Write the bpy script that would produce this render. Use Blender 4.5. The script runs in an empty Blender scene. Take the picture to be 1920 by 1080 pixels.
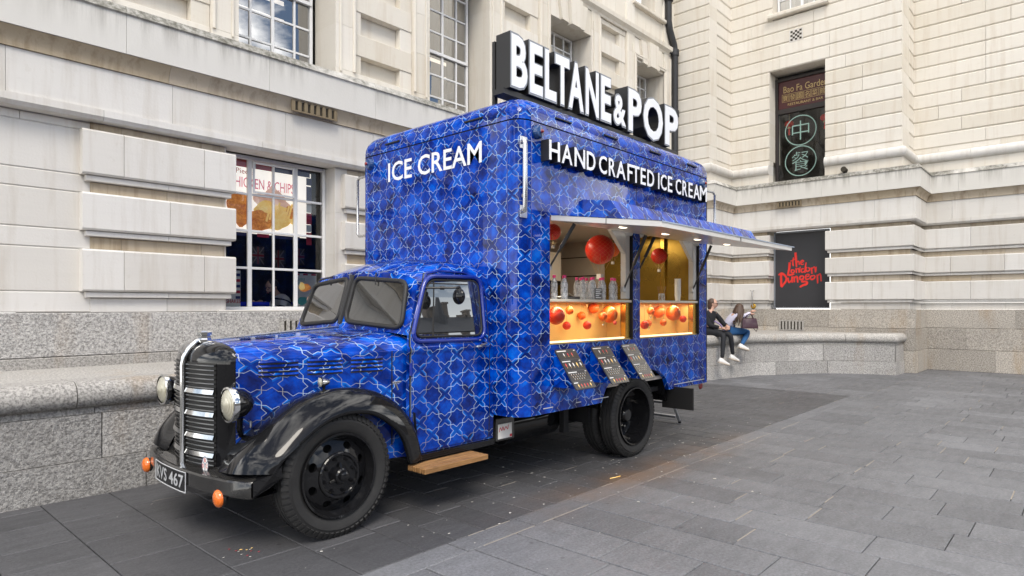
import bpy, math, random
from mathutils import Vector, Matrix
random.seed(11)
RAD = math.radians
sc = bpy.context.scene
COL = sc.collection

# ------------------------------------------------------------------ camera
cd = bpy.data.cameras.new("camera")
cam = bpy.data.objects.new("camera", cd)
COL.objects.link(cam)
cam.location = (0, 0, 1.65)
cam.rotation_euler = (RAD(90), 0, RAD(-47.75))
cd.sensor_width = 36
cd.lens = 22.5
cd.shift_y = 35 / 1920
cd.clip_start = 0.05
cd.clip_end = 2000
sc.camera = cam

# ------------------------------------------------------------------ sky
SUN_EL, SUN_AZ = RAD(50), RAD(222)       # azimuth clockwise from +Y
world = bpy.data.worlds.new("World")
sc.world = world
world.use_nodes = True
wt = world.node_tree
wt.nodes.clear()
wo = wt.nodes.new("ShaderNodeOutputWorld")
bg = wt.nodes.new("ShaderNodeBackground")
sky = wt.nodes.new("ShaderNodeTexSky")
sky.sky_type = 'NISHITA'
sky.sun_disc = False
sky.sun_elevation = SUN_EL
sky.sun_rotation = SUN_AZ
sky.air_density = 1.0
sky.dust_density = 1.2
tc = wt.nodes.new("ShaderNodeTexCoord")
mp = wt.nodes.new("ShaderNodeMapping")
mp.inputs['Scale'].default_value = (1.6, 1.6, 4.2)
mp.inputs['Location'].default_value = (4.36, 3.21, 3.11)
ns = wt.nodes.new("ShaderNodeTexNoise")
ns.inputs['Scale'].default_value = 1.7
ns.inputs['Detail'].default_value = 9
ns.inputs['Roughness'].default_value = 0.58
ns.inputs['Distortion'].default_value = 0.35
cr = wt.nodes.new("ShaderNodeValToRGB")
cr.color_ramp.elements[0].position = 0.475
cr.color_ramp.elements[0].color = (0, 0, 0, 1)
cr.color_ramp.elements[1].position = 0.66
cr.color_ramp.elements[1].color = (1, 1, 1, 1)
mx = wt.nodes.new("ShaderNodeMix")
mx.data_type = 'RGBA'
mx.inputs[7].default_value = (32, 31.3, 30.2, 1)
L = wt.links.new
L(tc.outputs['Generated'], mp.inputs['Vector'])
L(mp.outputs['Vector'], ns.inputs['Vector'])
L(ns.outputs[0], cr.inputs['Fac'])
# cloud thickens towards the horizon
sz = wt.nodes.new("ShaderNodeSeparateXYZ")
L(tc.outputs['Generated'], sz.inputs[0])
hz = wt.nodes.new("ShaderNodeMath"); hz.operation = 'MULTIPLY_ADD'; hz.use_clamp = True
hz.inputs[1].default_value = -3.2; hz.inputs[2].default_value = 0.72
L(sz.outputs[2], hz.inputs[0])
hm = wt.nodes.new("ShaderNodeMath"); hm.operation = 'MAXIMUM'
L(cr.outputs['Color'], hm.inputs[0]); L(hz.outputs[0], hm.inputs[1])
L(hm.outputs[0], mx.inputs[0])
L(sky.outputs['Color'], mx.inputs[6])
L(mx.outputs[2], bg.inputs['Color'])
bg.inputs['Strength'].default_value = 0.10
L(bg.outputs['Background'], wo.inputs['Surface'])

# ------------------------------------------------------------------ sun (veiled by cloud)
sd = bpy.data.lights.new("sun", 'SUN')
sun = bpy.data.objects.new("sun", sd)
COL.objects.link(sun)
sd.energy = 1.5
sd.angle = RAD(22)
sd.color = (1.0, 0.93, 0.82)
_dir = Vector((math.sin(SUN_AZ) * math.cos(SUN_EL), math.cos(SUN_AZ) * math.cos(SUN_EL), math.sin(SUN_EL)))
sun.rotation_euler = _dir.to_track_quat('Z', 'Y').to_euler()

sc.view_settings.view_transform = 'Standard'
sc.view_settings.look = 'None'
sc.view_settings.exposure = 0.56
sc.view_settings.gamma = 1
sc.view_settings.use_curve_mapping = False
sc.render.engine = 'CYCLES'
sc.cycles.max_bounces = 6
sc.cycles.transparent_max_bounces = 12
sc.cycles.caustics_reflective = False
sc.cycles.caustics_refractive = False
sc.cycles.use_denoising = True

# ------------------------------------------------------------------ node helpers
class G:
    def __init__(s, name):
        s.m = bpy.data.materials.new(name)
        s.m.use_nodes = True
        s.t = s.m.node_tree
        s.b = s.t.nodes['Principled BSDF']
        s.out = s.t.nodes['Material Output']
    def n(s, typ, **kw):
        x = s.t.nodes.new('ShaderNode' + typ)
        for k, v in kw.items():
            setattr(x, k, v)
        return x
    def put(s, sock, v):
        if hasattr(v, 'node') or isinstance(v, bpy.types.NodeSocket):
            s.t.links.new(v, sock)
        elif v is not None:
            if isinstance(v, tuple) and len(v) == 3 and sock.type == 'RGBA':
                v = (*v, 1)
            sock.default_value = v
    def math(s, op, a, b=None, c=None, clamp=False):
        x = s.n('Math', operation=op, use_clamp=clamp)
        s.put(x.inputs[0], a)
        if b is not None: s.put(x.inputs[1], b)
        if c is not None: s.put(x.inputs[2], c)
        return x.outputs[0]
    def mix(s, f, a, b, mode='MIX'):
        x = s.n('Mix', data_type='RGBA', blend_type=mode)
        s.put(x.inputs[0], f); s.put(x.inputs[6], a); s.put(x.inputs[7], b)
        return x.outputs[2]
    def ramp(s, f, stops):
        x = s.n('ValToRGB')
        el = x.color_ramp.elements
        while len(el) < len(stops): el.new(0.5)
        for e, (p, c) in zip(el, stops):
            e.position = p
            e.color = (*c, 1) if isinstance(c, tuple) else (c, c, c, 1)
        s.put(x.inputs[0], f)
        return x.outputs[0]
    def coord(s, which='Object'):
        return s.n('TexCoord').outputs[which]
    def mapp(s, vec, scale=(1, 1, 1), rot=(0, 0, 0)):
        x = s.n('Mapping')
        s.put(x.inputs['Vector'], vec)
        x.inputs['Scale'].default_value = scale
        x.inputs['Rotation'].default_value = rot
        return x.outputs[0]
    def noise(s, vec, scale, detail=4, rough=0.55, dist=0):
        x = s.n('TexNoise')
        s.put(x.inputs['Vector'], vec)
        x.inputs['Scale'].default_value = scale
        x.inputs['Detail'].default_value = detail
        x.inputs['Roughness'].default_value = rough
        x.inputs['Distortion'].default_value = dist
        return x.outputs[0]
    def voro(s, vec, scale, feature='F1', out=0):
        x = s.n('TexVoronoi', feature=feature)
        s.put(x.inputs['Vector'], vec)
        x.inputs['Scale'].default_value = scale
        return x.outputs[out]
    def bump(s, h, strength=0.3, dist=0.01):
        x = s.n('Bump')
        x.inputs['Strength'].default_value = strength
        x.inputs['Distance'].default_value = dist
        s.put(x.inputs['Height'], h)
        s.t.links.new(x.outputs[0], s.b.inputs['Normal'])
    def attr(s, name):
        return s.n('Attribute', attribute_name=name).outputs['Fac']
    def rand(s):
        return s.n('ObjectInfo').outputs['Random']
    def set(s, base=None, rough=None, metal=None, **kw):
        if base is not None: s.put(s.b.inputs['Base Color'], base)
        if rough is not None: s.put(s.b.inputs['Roughness'], rough)
        if metal is not None: s.put(s.b.inputs['Metallic'], metal)
        for k, v in kw.items():
            s.put(s.b.inputs[k.replace('_', ' ')], v)
        return s.m

def plain(name, base, rough=0.5, metal=0.0, var=0.12, scale=14, bump=0.0, **kw):
    g = G(name)
    nz = g.noise(g.coord(), scale, 4)
    lo = tuple(c * (1 - var) for c in base); hi = tuple(min(1, c * (1 + var)) for c in base)
    g.set(g.mix(nz, lo, hi), g.math('MULTIPLY_ADD', nz, 0.12, rough - 0.06), metal, **kw)
    if bump: g.bump(nz, bump, 0.004)
    return g.m

def emit(name, col, strength):
    g = G(name)
    g.set(col, 0.5, 0, Emission_Color=col, Emission_Strength=strength)
    return g.m

M = {}
# ---- stone
def limestone(name, base, dirt, dirt_amt=0.35, bump=0.25, streak=True):
    g = G(name)
    co = g.coord()
    big = g.noise(co, 0.9, 5, 0.6)
    fine = g.noise(co, 38, 3, 0.6)
    strk = g.noise(g.mapp(co, (5.5, 5.5, 0.45)), 1.3, 5, 0.62)
    bed = g.noise(g.mapp(co, (1.2, 1.2, 16)), 1.0, 4, 0.6)
    tone = g.attr('tone')
    c = g.mix(big, tuple(v * 0.94 for v in base), tuple(min(1, v * 1.05) for v in base))
    c = g.mix(g.math('MULTIPLY', g.ramp(bed, [(0.5, 0.0), (0.75, 1.0)]), 0.10), c, tuple(v * 0.72 for v in base))
    if streak:
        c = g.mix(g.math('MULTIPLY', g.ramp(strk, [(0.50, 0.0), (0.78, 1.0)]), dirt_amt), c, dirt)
    speck = g.ramp(g.noise(co, 11, 2, 0.5), [(0.66, 0.0), (0.72, 1.0)])
    c = g.mix(g.math('MULTIPLY', speck, 0.10), c, dirt)
    k = g.math('MULTIPLY_ADD', tone, 0.12, 0.94)
    hv = g.n('HueSaturation')
    g.put(hv.inputs['Color'], c); g.put(hv.inputs['Value'], k)
    g.put(hv.inputs['Saturation'], g.math('MULTIPLY_ADD', tone, -0.35, 1.15))
    g.set(hv.outputs[0], 0.85)
    g.bump(g.math('ADD', fine, g.math('MULTIPLY', bed, 0.5)), bump, 0.006)
    return g.m
M['stone'] = limestone('limestone', (0.66, 0.635, 0.595), (0.40, 0.335, 0.255), 0.42)
M['stone_up'] = limestone('limestone_cream', (0.70, 0.655, 0.575), (0.48, 0.375, 0.26), 0.40)
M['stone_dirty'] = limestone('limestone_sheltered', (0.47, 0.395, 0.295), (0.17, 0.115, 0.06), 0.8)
def weathered():
    g = G('limestone_weathered')
    co = g.coord()
    z = g.n('SeparateXYZ'); g.put(z.inputs[0], co)
    big = g.noise(co, 1.1, 6, 0.65)
    strk = g.noise(g.mapp(co, (7, 7, 0.55)), 1.0, 6, 0.68)
    lip = g.ramp(z.outputs[2], [(0.0, 0.0), (1.0, 1.0)])
    # soot collects on the sloping top of the course (z above 5.05) and runs down the face in streaks
    top = g.math('MULTIPLY', g.math('SUBTRACT', z.outputs[2], 5.035), 40, clamp=True)
    run = g.math('MULTIPLY', g.math('SUBTRACT', z.outputs[2], 4.62), 2.2, clamp=True)
    soot = g.math('MULTIPLY', g.ramp(big, [(0.36, 0.0), (0.50, 1.0)]), top)
    run = g.math('MULTIPLY', g.ramp(strk, [(0.44, 0.0), (0.66, 1.0)]), g.math('POWER', run, 1.6))
    run = g.math('MULTIPLY', run, g.ramp(g.noise(co, 0.55, 3), [(0.42, 0.1), (0.6, 1.0)]))
    c = g.mix(big, (0.61, 0.59, 0.55), (0.68, 0.66, 0.615))
    c = g.mix(g.math('MULTIPLY', run, 0.72), c, (0.13, 0.115, 0.085))
    mott = g.ramp(g.noise(co, 16, 5, 0.7), [(0.35, 0.35), (0.65, 1.0)])
    c = g.mix(g.math('MULTIPLY', g.math('MULTIPLY', soot, 0.93), mott), c, (0.085, 0.082, 0.06))
    g.set(c, 0.88)
    g.bump(g.noise(co, 30, 4), 0.3, 0.006)
    return g.m
M['weathered'] = weathered()
def granite(name, base, rough_bump, orange=0.25):
    g = G(name)
    co = g.coord()
    n1 = g.noise(co, 44, 4, 0.75)
    n2 = g.noise(g.mapp(co, (1, 1, 1), (0.3, 0.5, 0.9)), 75, 2, 0.6)
    big = g.noise(co, 0.8, 4)
    stain = g.noise(g.mapp(co, (3, 3, 0.7)), 0.8, 4, 0.6)
    tone = g.attr('tone')
    c = g.mix(g.ramp(n1, [(0.38, 0.0), (0.60, 1.0)]), tuple(v * 0.50 for v in base), tuple(min(1, v * 1.26) for v in base))
    c = g.mix(g.math('MULTIPLY', g.ramp(n2, [(0.60, 0.0), (0.68, 1.0)]), 0.5), c, (0.05, 0.05, 0.055))
    c = g.mix(g.math('MULTIPLY', g.ramp(stain, [(0.55, 0.0), (0.75, 1.0)]), orange), c, (0.34, 0.225, 0.11))
    c = g.mix(g.math('MULTIPLY', g.ramp(big, [(0.45, 0.0), (0.7, 1.0)]), 0.22), c, (0.24, 0.22, 0.20))
    hv = g.n('HueSaturation')
    g.put(hv.inputs['Color'], c); g.put(hv.inputs['Value'], g.math('MULTIPLY_ADD', tone, 0.35, 0.82))
    g.set(hv.outputs[0], 0.8)
    g.bump(g.math('ADD', g.noise(co, 34, 4, 0.65), g.math('MULTIPLY', n1, 0.6)), rough_bump, 0.02)
    return g.m
M['granite'] = granite('rough_granite', (0.46, 0.445, 0.425), 0.9)
M['granite_w'] = granite('warm_granite', (0.47, 0.43, 0.375), 0.8, 0.5)
M['granite_s'] = granite('dressed_granite', (0.45, 0.43, 0.40), 0.2, 0.5)
def paving(name, base, gloss):
    g = G(name)
    co = g.coord()
    n1 = g.noise(co, 48, 5, 0.8)
    big = g.noise(co, 0.7, 5, 0.6)
    mid = g.noise(g.mapp(co, (1.6, 5, 1)), 2.2, 5, 0.65)
    gum = g.ramp(g.voro(co, 4.1), [(0.055, 1.0), (0.075, 0.0)])
    gumsel = g.ramp(g.noise(co, 3.3, 1), [(0.44, 0.0), (0.48, 1.0)])
    tone = g.attr('tone')
    c = g.mix(g.ramp(n1, [(0.34, 0.0), (0.66, 1.0)]), tuple(v * 0.55 for v in base), tuple(v * 1.45 for v in base))
    blot = g.ramp(g.noise(co, 2.6, 6, 0.7, 0.8), [(0.56, 0.0), (0.66, 1.0)])
    c = g.mix(g.math('MULTIPLY', blot, 0.38), c, tuple(v * 0.45 for v in base))
    c = g.mix(g.math('MULTIPLY', g.ramp(mid, [(0.4, 0.0), (0.7, 1.0)]), 0.45), c, tuple(v * 0.6 for v in base))
    c = g.mix(g.math('MULTIPLY', g.ramp(big, [(0.45, 0.0), (0.7, 1.0)]), 0.42), c, tuple(min(1, v * 1.55) for v in base))
    c = g.mix(g.math('MULTIPLY', g.math('MULTIPLY', gum, gumsel), 0.7), c, tuple(v * 0.35 for v in base))
    # orange glow beside the truck, painted into the paving colour along the kerb band
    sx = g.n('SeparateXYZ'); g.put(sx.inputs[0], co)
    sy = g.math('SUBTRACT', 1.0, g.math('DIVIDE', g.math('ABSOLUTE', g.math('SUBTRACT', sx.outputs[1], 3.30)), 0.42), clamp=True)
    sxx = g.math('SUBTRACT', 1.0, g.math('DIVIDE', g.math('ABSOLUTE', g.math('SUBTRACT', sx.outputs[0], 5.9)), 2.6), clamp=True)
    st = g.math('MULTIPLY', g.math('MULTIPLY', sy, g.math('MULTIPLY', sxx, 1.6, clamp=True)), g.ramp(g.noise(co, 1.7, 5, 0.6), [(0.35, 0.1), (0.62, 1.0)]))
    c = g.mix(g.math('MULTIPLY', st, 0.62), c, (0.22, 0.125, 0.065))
    hv = g.n('HueSaturation')
    g.put(hv.inputs['Color'], c); g.put(hv.inputs['Value'], g.math('MULTIPLY_ADD', tone, 0.28, 0.84))
    g.set(hv.outputs[0], g.math('MULTIPLY_ADD', mid, 0.3, gloss))
    g.bump(g.math('ADD', n1, g.noise(co, 26, 4)), 0.35, 0.004)
    return g.m
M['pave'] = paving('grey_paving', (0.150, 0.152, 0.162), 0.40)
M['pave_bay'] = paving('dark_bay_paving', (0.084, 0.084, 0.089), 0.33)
M['joint'] = plain('paving_joint', (0.05, 0.048, 0.045), 0.9, var=0.3, scale=5)
M['sand'] = plain('pale_joint_sand', (0.30, 0.265, 0.22), 0.9, 0, 0.2, 9)
# ---- truck
def wrap_mat(name='star_and_cross_wrap', cw=0.136, chh=0.108):
    g = G(name)
    sp = g.n('SeparateXYZ'); g.put(sp.inputs[0], g.coord('UV'))
    A = g.math
    px = A('DIVIDE', sp.outputs[0], cw); py = A('DIVIDE', sp.outputs[1], chh)
    i = A('FLOOR', px); j = A('FLOOR', py)
    fx = A('MULTIPLY_ADD', A('SUBTRACT', px, i), 2.0, -1.0); fy = A('MULTIPLY_ADD', A('SUBTRACT', py, j), 2.0, -1.0)
    ax = A('ABSOLUTE', fx); ay = A('ABSOLUTE', fy)
    a = A('MAXIMUM', ax, ay); b = A('MINIMUM', ax, ay)
    notch = A('MULTIPLY', A('MAXIMUM', A('SUBTRACT', 0.55, b), 0.0), 0.87)
    par = A('FLOORED_MODULO', A('ADD', i, j), 2.0)           # 1 = cross cell
    sgn = A('MULTIPLY_ADD', par, -2.0, 1.0)
    fd = A('ADD', A('SUBTRACT', 1.0, a), A('MULTIPLY', sgn, notch))
    out = A('MULTIPLY', par, A('LESS_THAN', fd, 0.0))          # star tip that reaches into a cross cell
    hx = A('GREATER_THAN', ax, ay)
    ii = A('ADD', i, A('MULTIPLY', A('MULTIPLY', out, hx), A('SIGN', fx)))
    jj = A('ADD', j, A('MULTIPLY', A('MULTIPLY', out, A('SUBTRACT', 1.0, hx)), A('SIGN', fy)))
    iscross = A('SUBTRACT', par, out)
    cv = g.n('CombineXYZ'); g.put(cv.inputs[0], ii); g.put(cv.inputs[1], jj)
    wn = g.n('TexWhiteNoise', noise_dimensions='3D'); g.put(wn.inputs['Vector'], cv.outputs[0])
    h = wn.outputs['Value']
    # facets: a second, turned grid of translucent squares over the first
    q = A('FLOOR', A('MULTIPLY', A('ADD', px, py), 0.75)); r = A('FLOOR', A('MULTIPLY', A('SUBTRACT', px, py), 0.75))
    cv2 = g.n('CombineXYZ'); g.put(cv2.inputs[0], q); g.put(cv2.inputs[1], r); cv2.inputs[2].default_value = 7
    wn2 = g.n('TexWhiteNoise', noise_dimensions='3D'); g.put(wn2.inputs['Vector'], cv2.outputs[0])
    cloud = g.noise(g.coord('UV'), 5.5, 4, 0.62)
    hh = A('ADD', A('ADD', A('MULTIPLY', h, 0.20), A('MULTIPLY', wn2.outputs['Value'], 0.26)), A('MULTIPLY', g.ramp(cloud, [(0.30, 0.0), (0.70, 1.0)]), 0.54))
    star = g.ramp(hh, [(0.14, (0.002, 0.006, 0.06)), (0.38, (0.0002, 0.020, 0.21)), (0.60, (0.0002, 0.052, 0.43)), (0.88, (0.0005, 0.130, 0.68))])
    # crosses: dark with some arms lit cyan along their notch
    dirn = A('ADD', A('MULTIPLY', hx, 3.0), A('ADD', A('SIGN', fx), A('MULTIPLY', A('SIGN', fy), 2.0)))
    cv3 = g.n('CombineXYZ'); g.put(cv3.inputs[0], i); g.put(cv3.inputs[1], j); g.put(cv3.inputs[2], dirn)
    wn3 = g.n('TexWhiteNoise', noise_dimensions='3D'); g.put(wn3.inputs['Vector'], cv3.outputs[0])
    near = A('SUBTRACT', 1.0, A('MULTIPLY', fd, 2.2), clamp=True)
    lit = A('MULTIPLY', near, g.ramp(wn3.outputs['Value'], [(0.62, 0.0), (0.85, 1.0)]))
    dark = g.mix(0.30, star, (0.001, 0.006, 0.06))
    cross = g.mix(lit, dark, (0.004, 0.20, 0.80))
    c = g.mix(iscross, star, cross)
    line = A('LESS_THAN', A('ABSOLUTE', fd), 0.036)
    lc = g.mix(g.ramp(g.noise(g.coord('UV'), 3.4, 2), [(0.42, 0.0), (0.60, 1.0)]), (0.30, 0.30, 0.30), (0.58, 0.74, 0.88))
    c = g.mix(A('MULTIPLY', line, 0.82), c, lc)
    g.set(c, 0.30, 0, Specular_IOR_Level=0.0, Coat_Weight=1.0, Coat_Roughness=0.025, Coat_IOR=1.37)
    g.bump(g.noise(g.coord('UV'), 1.8, 2), 0.06, 0.02)
    return g.m
M['wrap'] = wrap_mat()
M['blue'] = plain('blue_body_paint', (0.0015, 0.020, 0.26), 0.25, 0, 0.2, 8, Coat_Weight=1.0, Coat_Roughness=0.03)
def black_gloss():
    g = G('black_gloss_paint')
    n = g.noise(g.coord(), 3, 3)
    g.set(g.mix(n, (0.006, 0.006, 0.007), (0.012, 0.012, 0.013)), g.math('MULTIPLY_ADD', g.noise(g.coord(), 9, 4), 0.14, 0.05), 0, Specular_IOR_Level=0.05, Coat_Weight=1.0, Coat_Roughness=0.015, Coat_IOR=1.36)
    g.bump(g.noise(g.coord(), 2.5, 1), 0.04, 0.01)
    return g.m
M['black'] = black_gloss()
M['black_dull'] = plain('dull_black_metal', (0.014, 0.014, 0.015), 0.5, 0.0, 0.3, 20)
M['bumper'] = plain('dusty_black_paint', (0.026, 0.025, 0.024), 0.24, 0.0, 0.5, 6, Coat_Weight=0.6, Coat_Roughness=0.08)
M['chrome'] = plain('chrome', (0.80, 0.80, 0.79), 0.10, 1.0, 0.05, 20)
M['steel'] = plain('brushed_steel', (0.60, 0.60, 0.60), 0.28, 1.0, 0.1, 40)
M['alu'] = plain('step_aluminium', (0.55, 0.56, 0.58), 0.38, 1.0, 0.15, 40)
def rubber():
    g = G('tyre_rubber')
    co = g.coord('UV')
    n = g.noise(g.coord(), 9, 5, 0.6)
    g.set(g.mix(n, (0.008, 0.008, 0.009), (0.030, 0.029, 0.028)), 0.72)
    sp = g.n('SeparateXYZ'); g.put(sp.inputs[0], co)
    # shoulder lugs run round the tyre (u = turns, v = place on the profile)
    saw = g.math('FRACT', g.math('MULTIPLY', sp.outputs[0], 96.0))
    lug = g.math('LESS_THAN', saw, 0.42)
    band = g.math('LESS_THAN', g.math('ABSOLUTE', g.math('SUBTRACT', g.math('ABSOLUTE', g.math('SUBTRACT', sp.outputs[1], 0.5)), 0.27)), 0.06)
    g.bump(g.math('ADD', g.math('MULTIPLY', g.math('MULTIPLY', lug, band), -1.0), g.math('MULTIPLY', n, 0.15)), 1.0, 0.02)
    return g.m
M['rubber'] = rubber()
M['gasket'] = plain('rubber_gasket', (0.018, 0.017, 0.016), 0.55)
def dark_glass(name, base, rough=0.03):
    g = G(name)
    n = g.noise(g.coord(), 2.2, 3)
    g.set(g.mix(n, tuple(v * 0.7 for v in base), tuple(v * 1.4 for v in base)), rough, 0, IOR=1.7, Coat_Weight=1.0, Coat_Roughness=0.01, Coat_IOR=1.7)
    return g.m
M['cab_glass'] = dark_glass('cab_glass', (0.03, 0.029, 0.026))
M['side_glass'] = dark_glass('door_glass', (0.012, 0.013, 0.014), 0.015)
M['side_glass'].node_tree.nodes['Principled BSDF'].inputs['IOR'].default_value = 2.3
M['side_glass'].node_tree.nodes['Principled BSDF'].inputs['Coat IOR'].default_value = 2.2
M['slat'] = plain('grille_slat_metal', (0.10, 0.10, 0.10), 0.25, 0.9, 0.2, 20)
def clear_glass(name, tint, rough=0.01, ior=1.5, boost=1.0):
    g = G(name)
    t = g.n('BsdfTransparent'); g.put(t.inputs[0], tint)
    gl = g.n('BsdfGlossy'); gl.inputs['Roughness'].default_value = rough
    fr = g.n('Fresnel'); fr.inputs[0].default_value = ior
    ms = g.n('MixShader')
    g.put(ms.inputs[0], g.math('MULTIPLY', fr.outputs[0], boost, clamp=True))
    g.t.links.new(t.outputs[0], ms.inputs[1]); g.t.links.new(gl.outputs[0], ms.inputs[2])
    g.t.links.new(ms.outputs[0], g.out.inputs[0])
    nz = g.noise(g.coord(), 1.6, 2)
    bp = g.n('Bump'); bp.inputs['Strength'].default_value = 0.03; bp.inputs['Distance'].default_value = 0.02
    g.put(bp.inputs['Height'], nz); g.t.links.new(bp.outputs[0], gl.inputs['Normal'])
    return g.m
M['glass'] = clear_glass('window_glass', (0.90, 0.93, 0.92), 0.005, 1.52, 1.5)
M['glass_up'] = clear_glass('upper_window_glass', (0.5, 0.52, 0.55), 0.005, 1.8, 5.0)
M['display_glass'] = clear_glass('display_glass', (0.97, 0.96, 0.93), 0.01, 1.45, 0.8)
def bottle_mat():
    g = G('bottle_plastic')
    n = g.noise(g.mapp(g.coord(), (60, 60, 26)), 1.0, 4, 0.65)
    t = g.n('BsdfTransparent'); g.put(t.inputs[0], (0.88, 0.90, 0.92))
    g.set((0.72, 0.75, 0.80), 0.06, 0, Coat_Weight=1.0)
    ms = g.n('MixShader'); g.put(ms.inputs[0], g.ramp(n, [(0.38, 0.12), (0.66, 0.85)]))
    g.t.links.new(t.outputs[0], ms.inputs[1]); g.t.links.new(g.b.outputs[0], ms.inputs[2]); g.t.links.new(ms.outputs[0], g.out.inputs[0])
    return g.m
M['bottle'] = bottle_mat()
M['white'] = plain('white_paint', (0.78, 0.78, 0.78), 0.4, 0, 0.03)
M['offwhite'] = plain('hatch_white_laminate', (0.62, 0.60, 0.57), 0.22, 0, 0.04)
M['letter'] = plain('letter_white', (0.86, 0.87, 0.88), 0.3, 0, 0.02)
M['rim'] = plain('letter_rim_grey', (0.22, 0.235, 0.26), 0.35, 0.3, 0.05)
M['lblack'] = plain('letter_black_return', (0.018, 0.017, 0.017), 0.45, 0, 0.1)
M['gold'] = plain('brass_sheet', (0.60, 0.37, 0.07), 0.22, 0.85, 0.3, 3)
M['brass_dark'] = plain('brass_wall', (0.34, 0.22, 0.04), 0.28, 0.8, 0.45, 2.2)
M['panelgold'] = plain('amber_display_back', (0.82, 0.58, 0.22), 0.35, 0.1, 0.22, 2)
M['beige'] = plain('beige_laminate', (0.46, 0.41, 0.36), 0.5, 0, 0.15, 2)
M['counter'] = plain('counter_stone', (0.72, 0.66, 0.55), 0.3)
M['wood'] = None
def wood(name, a, b):
    g = G(name)
    n = g.noise(g.mapp(g.coord(), (3, 40, 40)), 1.0, 5, 0.65, 0.4)
    big = g.noise(g.coord(), 7, 3)
    c = g.mix(g.ramp(n, [(0.3, 0.0), (0.7, 1.0)]), a, b)
    c = g.mix(g.math('MULTIPLY', g.ramp(big, [(0.45, 0.0), (0.7, 1.0)]), 0.5), c, tuple(v * 0.55 for v in a))
    g.set(c, 0.6); g.bump(n, 0.3, 0.003)
    return g.m
M['wood'] = wood('varnished_plank', (0.20, 0.10, 0.035), (0.42, 0.22, 0.08))
def balloon(name, base):
    g = G(name)
    sp = g.n('SeparateXYZ'); g.put(sp.inputs[0], g.coord('UV'))
    A = g.math
    u = A('MULTIPLY', sp.outputs[0], 16.0); v = A('MULTIPLY', sp.outputs[1], 11.0)
    d1 = A('ABSOLUTE', A('SUBTRACT', A('FRACT', A('ADD', u, v)), 0.5)); d2 = A('ABSOLUTE', A('SUBTRACT', A('FRACT', A('SUBTRACT', u, v)), 0.5))
    net = A('LESS_THAN', A('MINIMUM', d1, d2), 0.035)
    n = g.noise(g.coord(), 6, 3)
    c = g.mix(n, tuple(x * 0.8 for x in base), tuple(min(1, x * 1.15) for x in base))
    c = g.mix(A('MULTIPLY', net, 0.4), c, (0.80, 0.30, 0.08))
    g.set(c, 0.35, 0)
    g.bump(A('MULTIPLY', net, 1.0), 0.5, 0.003)
    return g.m
M['bal_red'] = balloon('red_balloon_paper', (0.66, 0.016, 0.006))
M['bal_orange'] = balloon('orange_balloon_paper', (0.80, 0.12, 0.008))
M['bal_pink'] = plain('pink_balloon_paper', (0.72, 0.10, 0.09), 0.4)
M['pinkcap'] = plain('pink_cap', (0.80, 0.05, 0.22), 0.4)
M['amber'] = plain('amber_lens', (0.85, 0.17, 0.01), 0.15, 0, 0.2, 30, Coat_Weight=1.0)
M['redlens'] = plain('red_lens', (0.25, 0.01, 0.01), 0.15, 0, 0.2, 30, Coat_Weight=1.0)
M['lamp_glass'] = None
def lamp_lens():
    g = G('fluted_lamp_lens')
    w = g.n('TexWave', wave_type='BANDS', bands_direction='Y')
    g.put(w.inputs['Vector'], g.coord()); w.inputs['Scale'].default_value = 24
    g.set(g.mix(w.outputs[1], (0.42, 0.38, 0.24), (0.75, 0.72, 0.60)), 0.08, 0.35, Coat_Weight=1.0, Coat_Roughness=0.02)
    g.bump(w.outputs[1], 0.5, 0.01)
    return g.m
M['lamp_glass'] = lamp_lens()
M['plate'] = plain('number_plate_black', (0.012, 0.012, 0.013), 0.4)
M['silver'] = plain('silver_print', (0.62, 0.63, 0.64), 0.35, 0.3, 0.05)
M['slate'] = plain('menu_board_black', (0.035, 0.036, 0.04), 0.30, 0, 0.1, 20, Coat_Weight=1.0, Coat_Roughness=0.22, Coat_IOR=1.9)
M['led'] = emit('led_strip', (1.0, 0.80, 0.48), 1.3)
M['spot'] = emit('downlight', (1.0, 0.88, 0.70), 2.6)
M['tube'] = emit('ceiling_tube_light', (1.0, 0.86, 0.68), 1.8)
M['winwhite'] = plain('window_frame_white', (0.76, 0.76, 0.76), 0.45, 0, 0.06, 8)
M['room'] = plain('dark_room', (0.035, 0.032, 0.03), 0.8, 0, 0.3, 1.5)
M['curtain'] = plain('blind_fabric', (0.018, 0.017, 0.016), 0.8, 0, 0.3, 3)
M['pipe'] = plain('cast_iron_pipe', (0.02, 0.02, 0.022), 0.45, 0, 0.3, 10)
M['vent'] = plain('vent_shadow_iron', (0.035, 0.028, 0.018), 0.8)
M['ventrust'] = plain('terracotta_vent', (0.20, 0.155, 0.095), 0.85)
M['maroon'] = plain('maroon_sign', (0.070, 0.018, 0.020), 0.25, 0, 0.2, 2)
M['brownframe'] = plain('brown_window_frame', (0.022, 0.016, 0.014), 0.45)
M['goldprint'] = plain('gold_print', (0.46, 0.33, 0.14), 0.35, 0.4, 0.2)
M['mint'] = plain('mint_vinyl', (0.26, 0.40, 0.35), 0.5)
M['lantern'] = plain('red_lantern_paper', (0.65, 0.02, 0.012), 0.5)
M['board'] = plain('charcoal_board', (0.034, 0.034, 0.038), 0.42, 0, 0.12, 3)
M['redpaint'] = plain('red_brush_paint', (0.72, 0.028, 0.018), 0.45, 0, 0.25, 8)
M['poster'] = plain('poster_paper', (0.82, 0.80, 0.76), 0.5, 0, 0.03)
M['poster_lit'] = plain('backlit_poster', (0.82, 0.79, 0.74), 0.5, 0, 0.03, 14, 0, Emission_Color=(0.98, 0.88, 0.80, 1), Emission_Strength=0.62)
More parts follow.
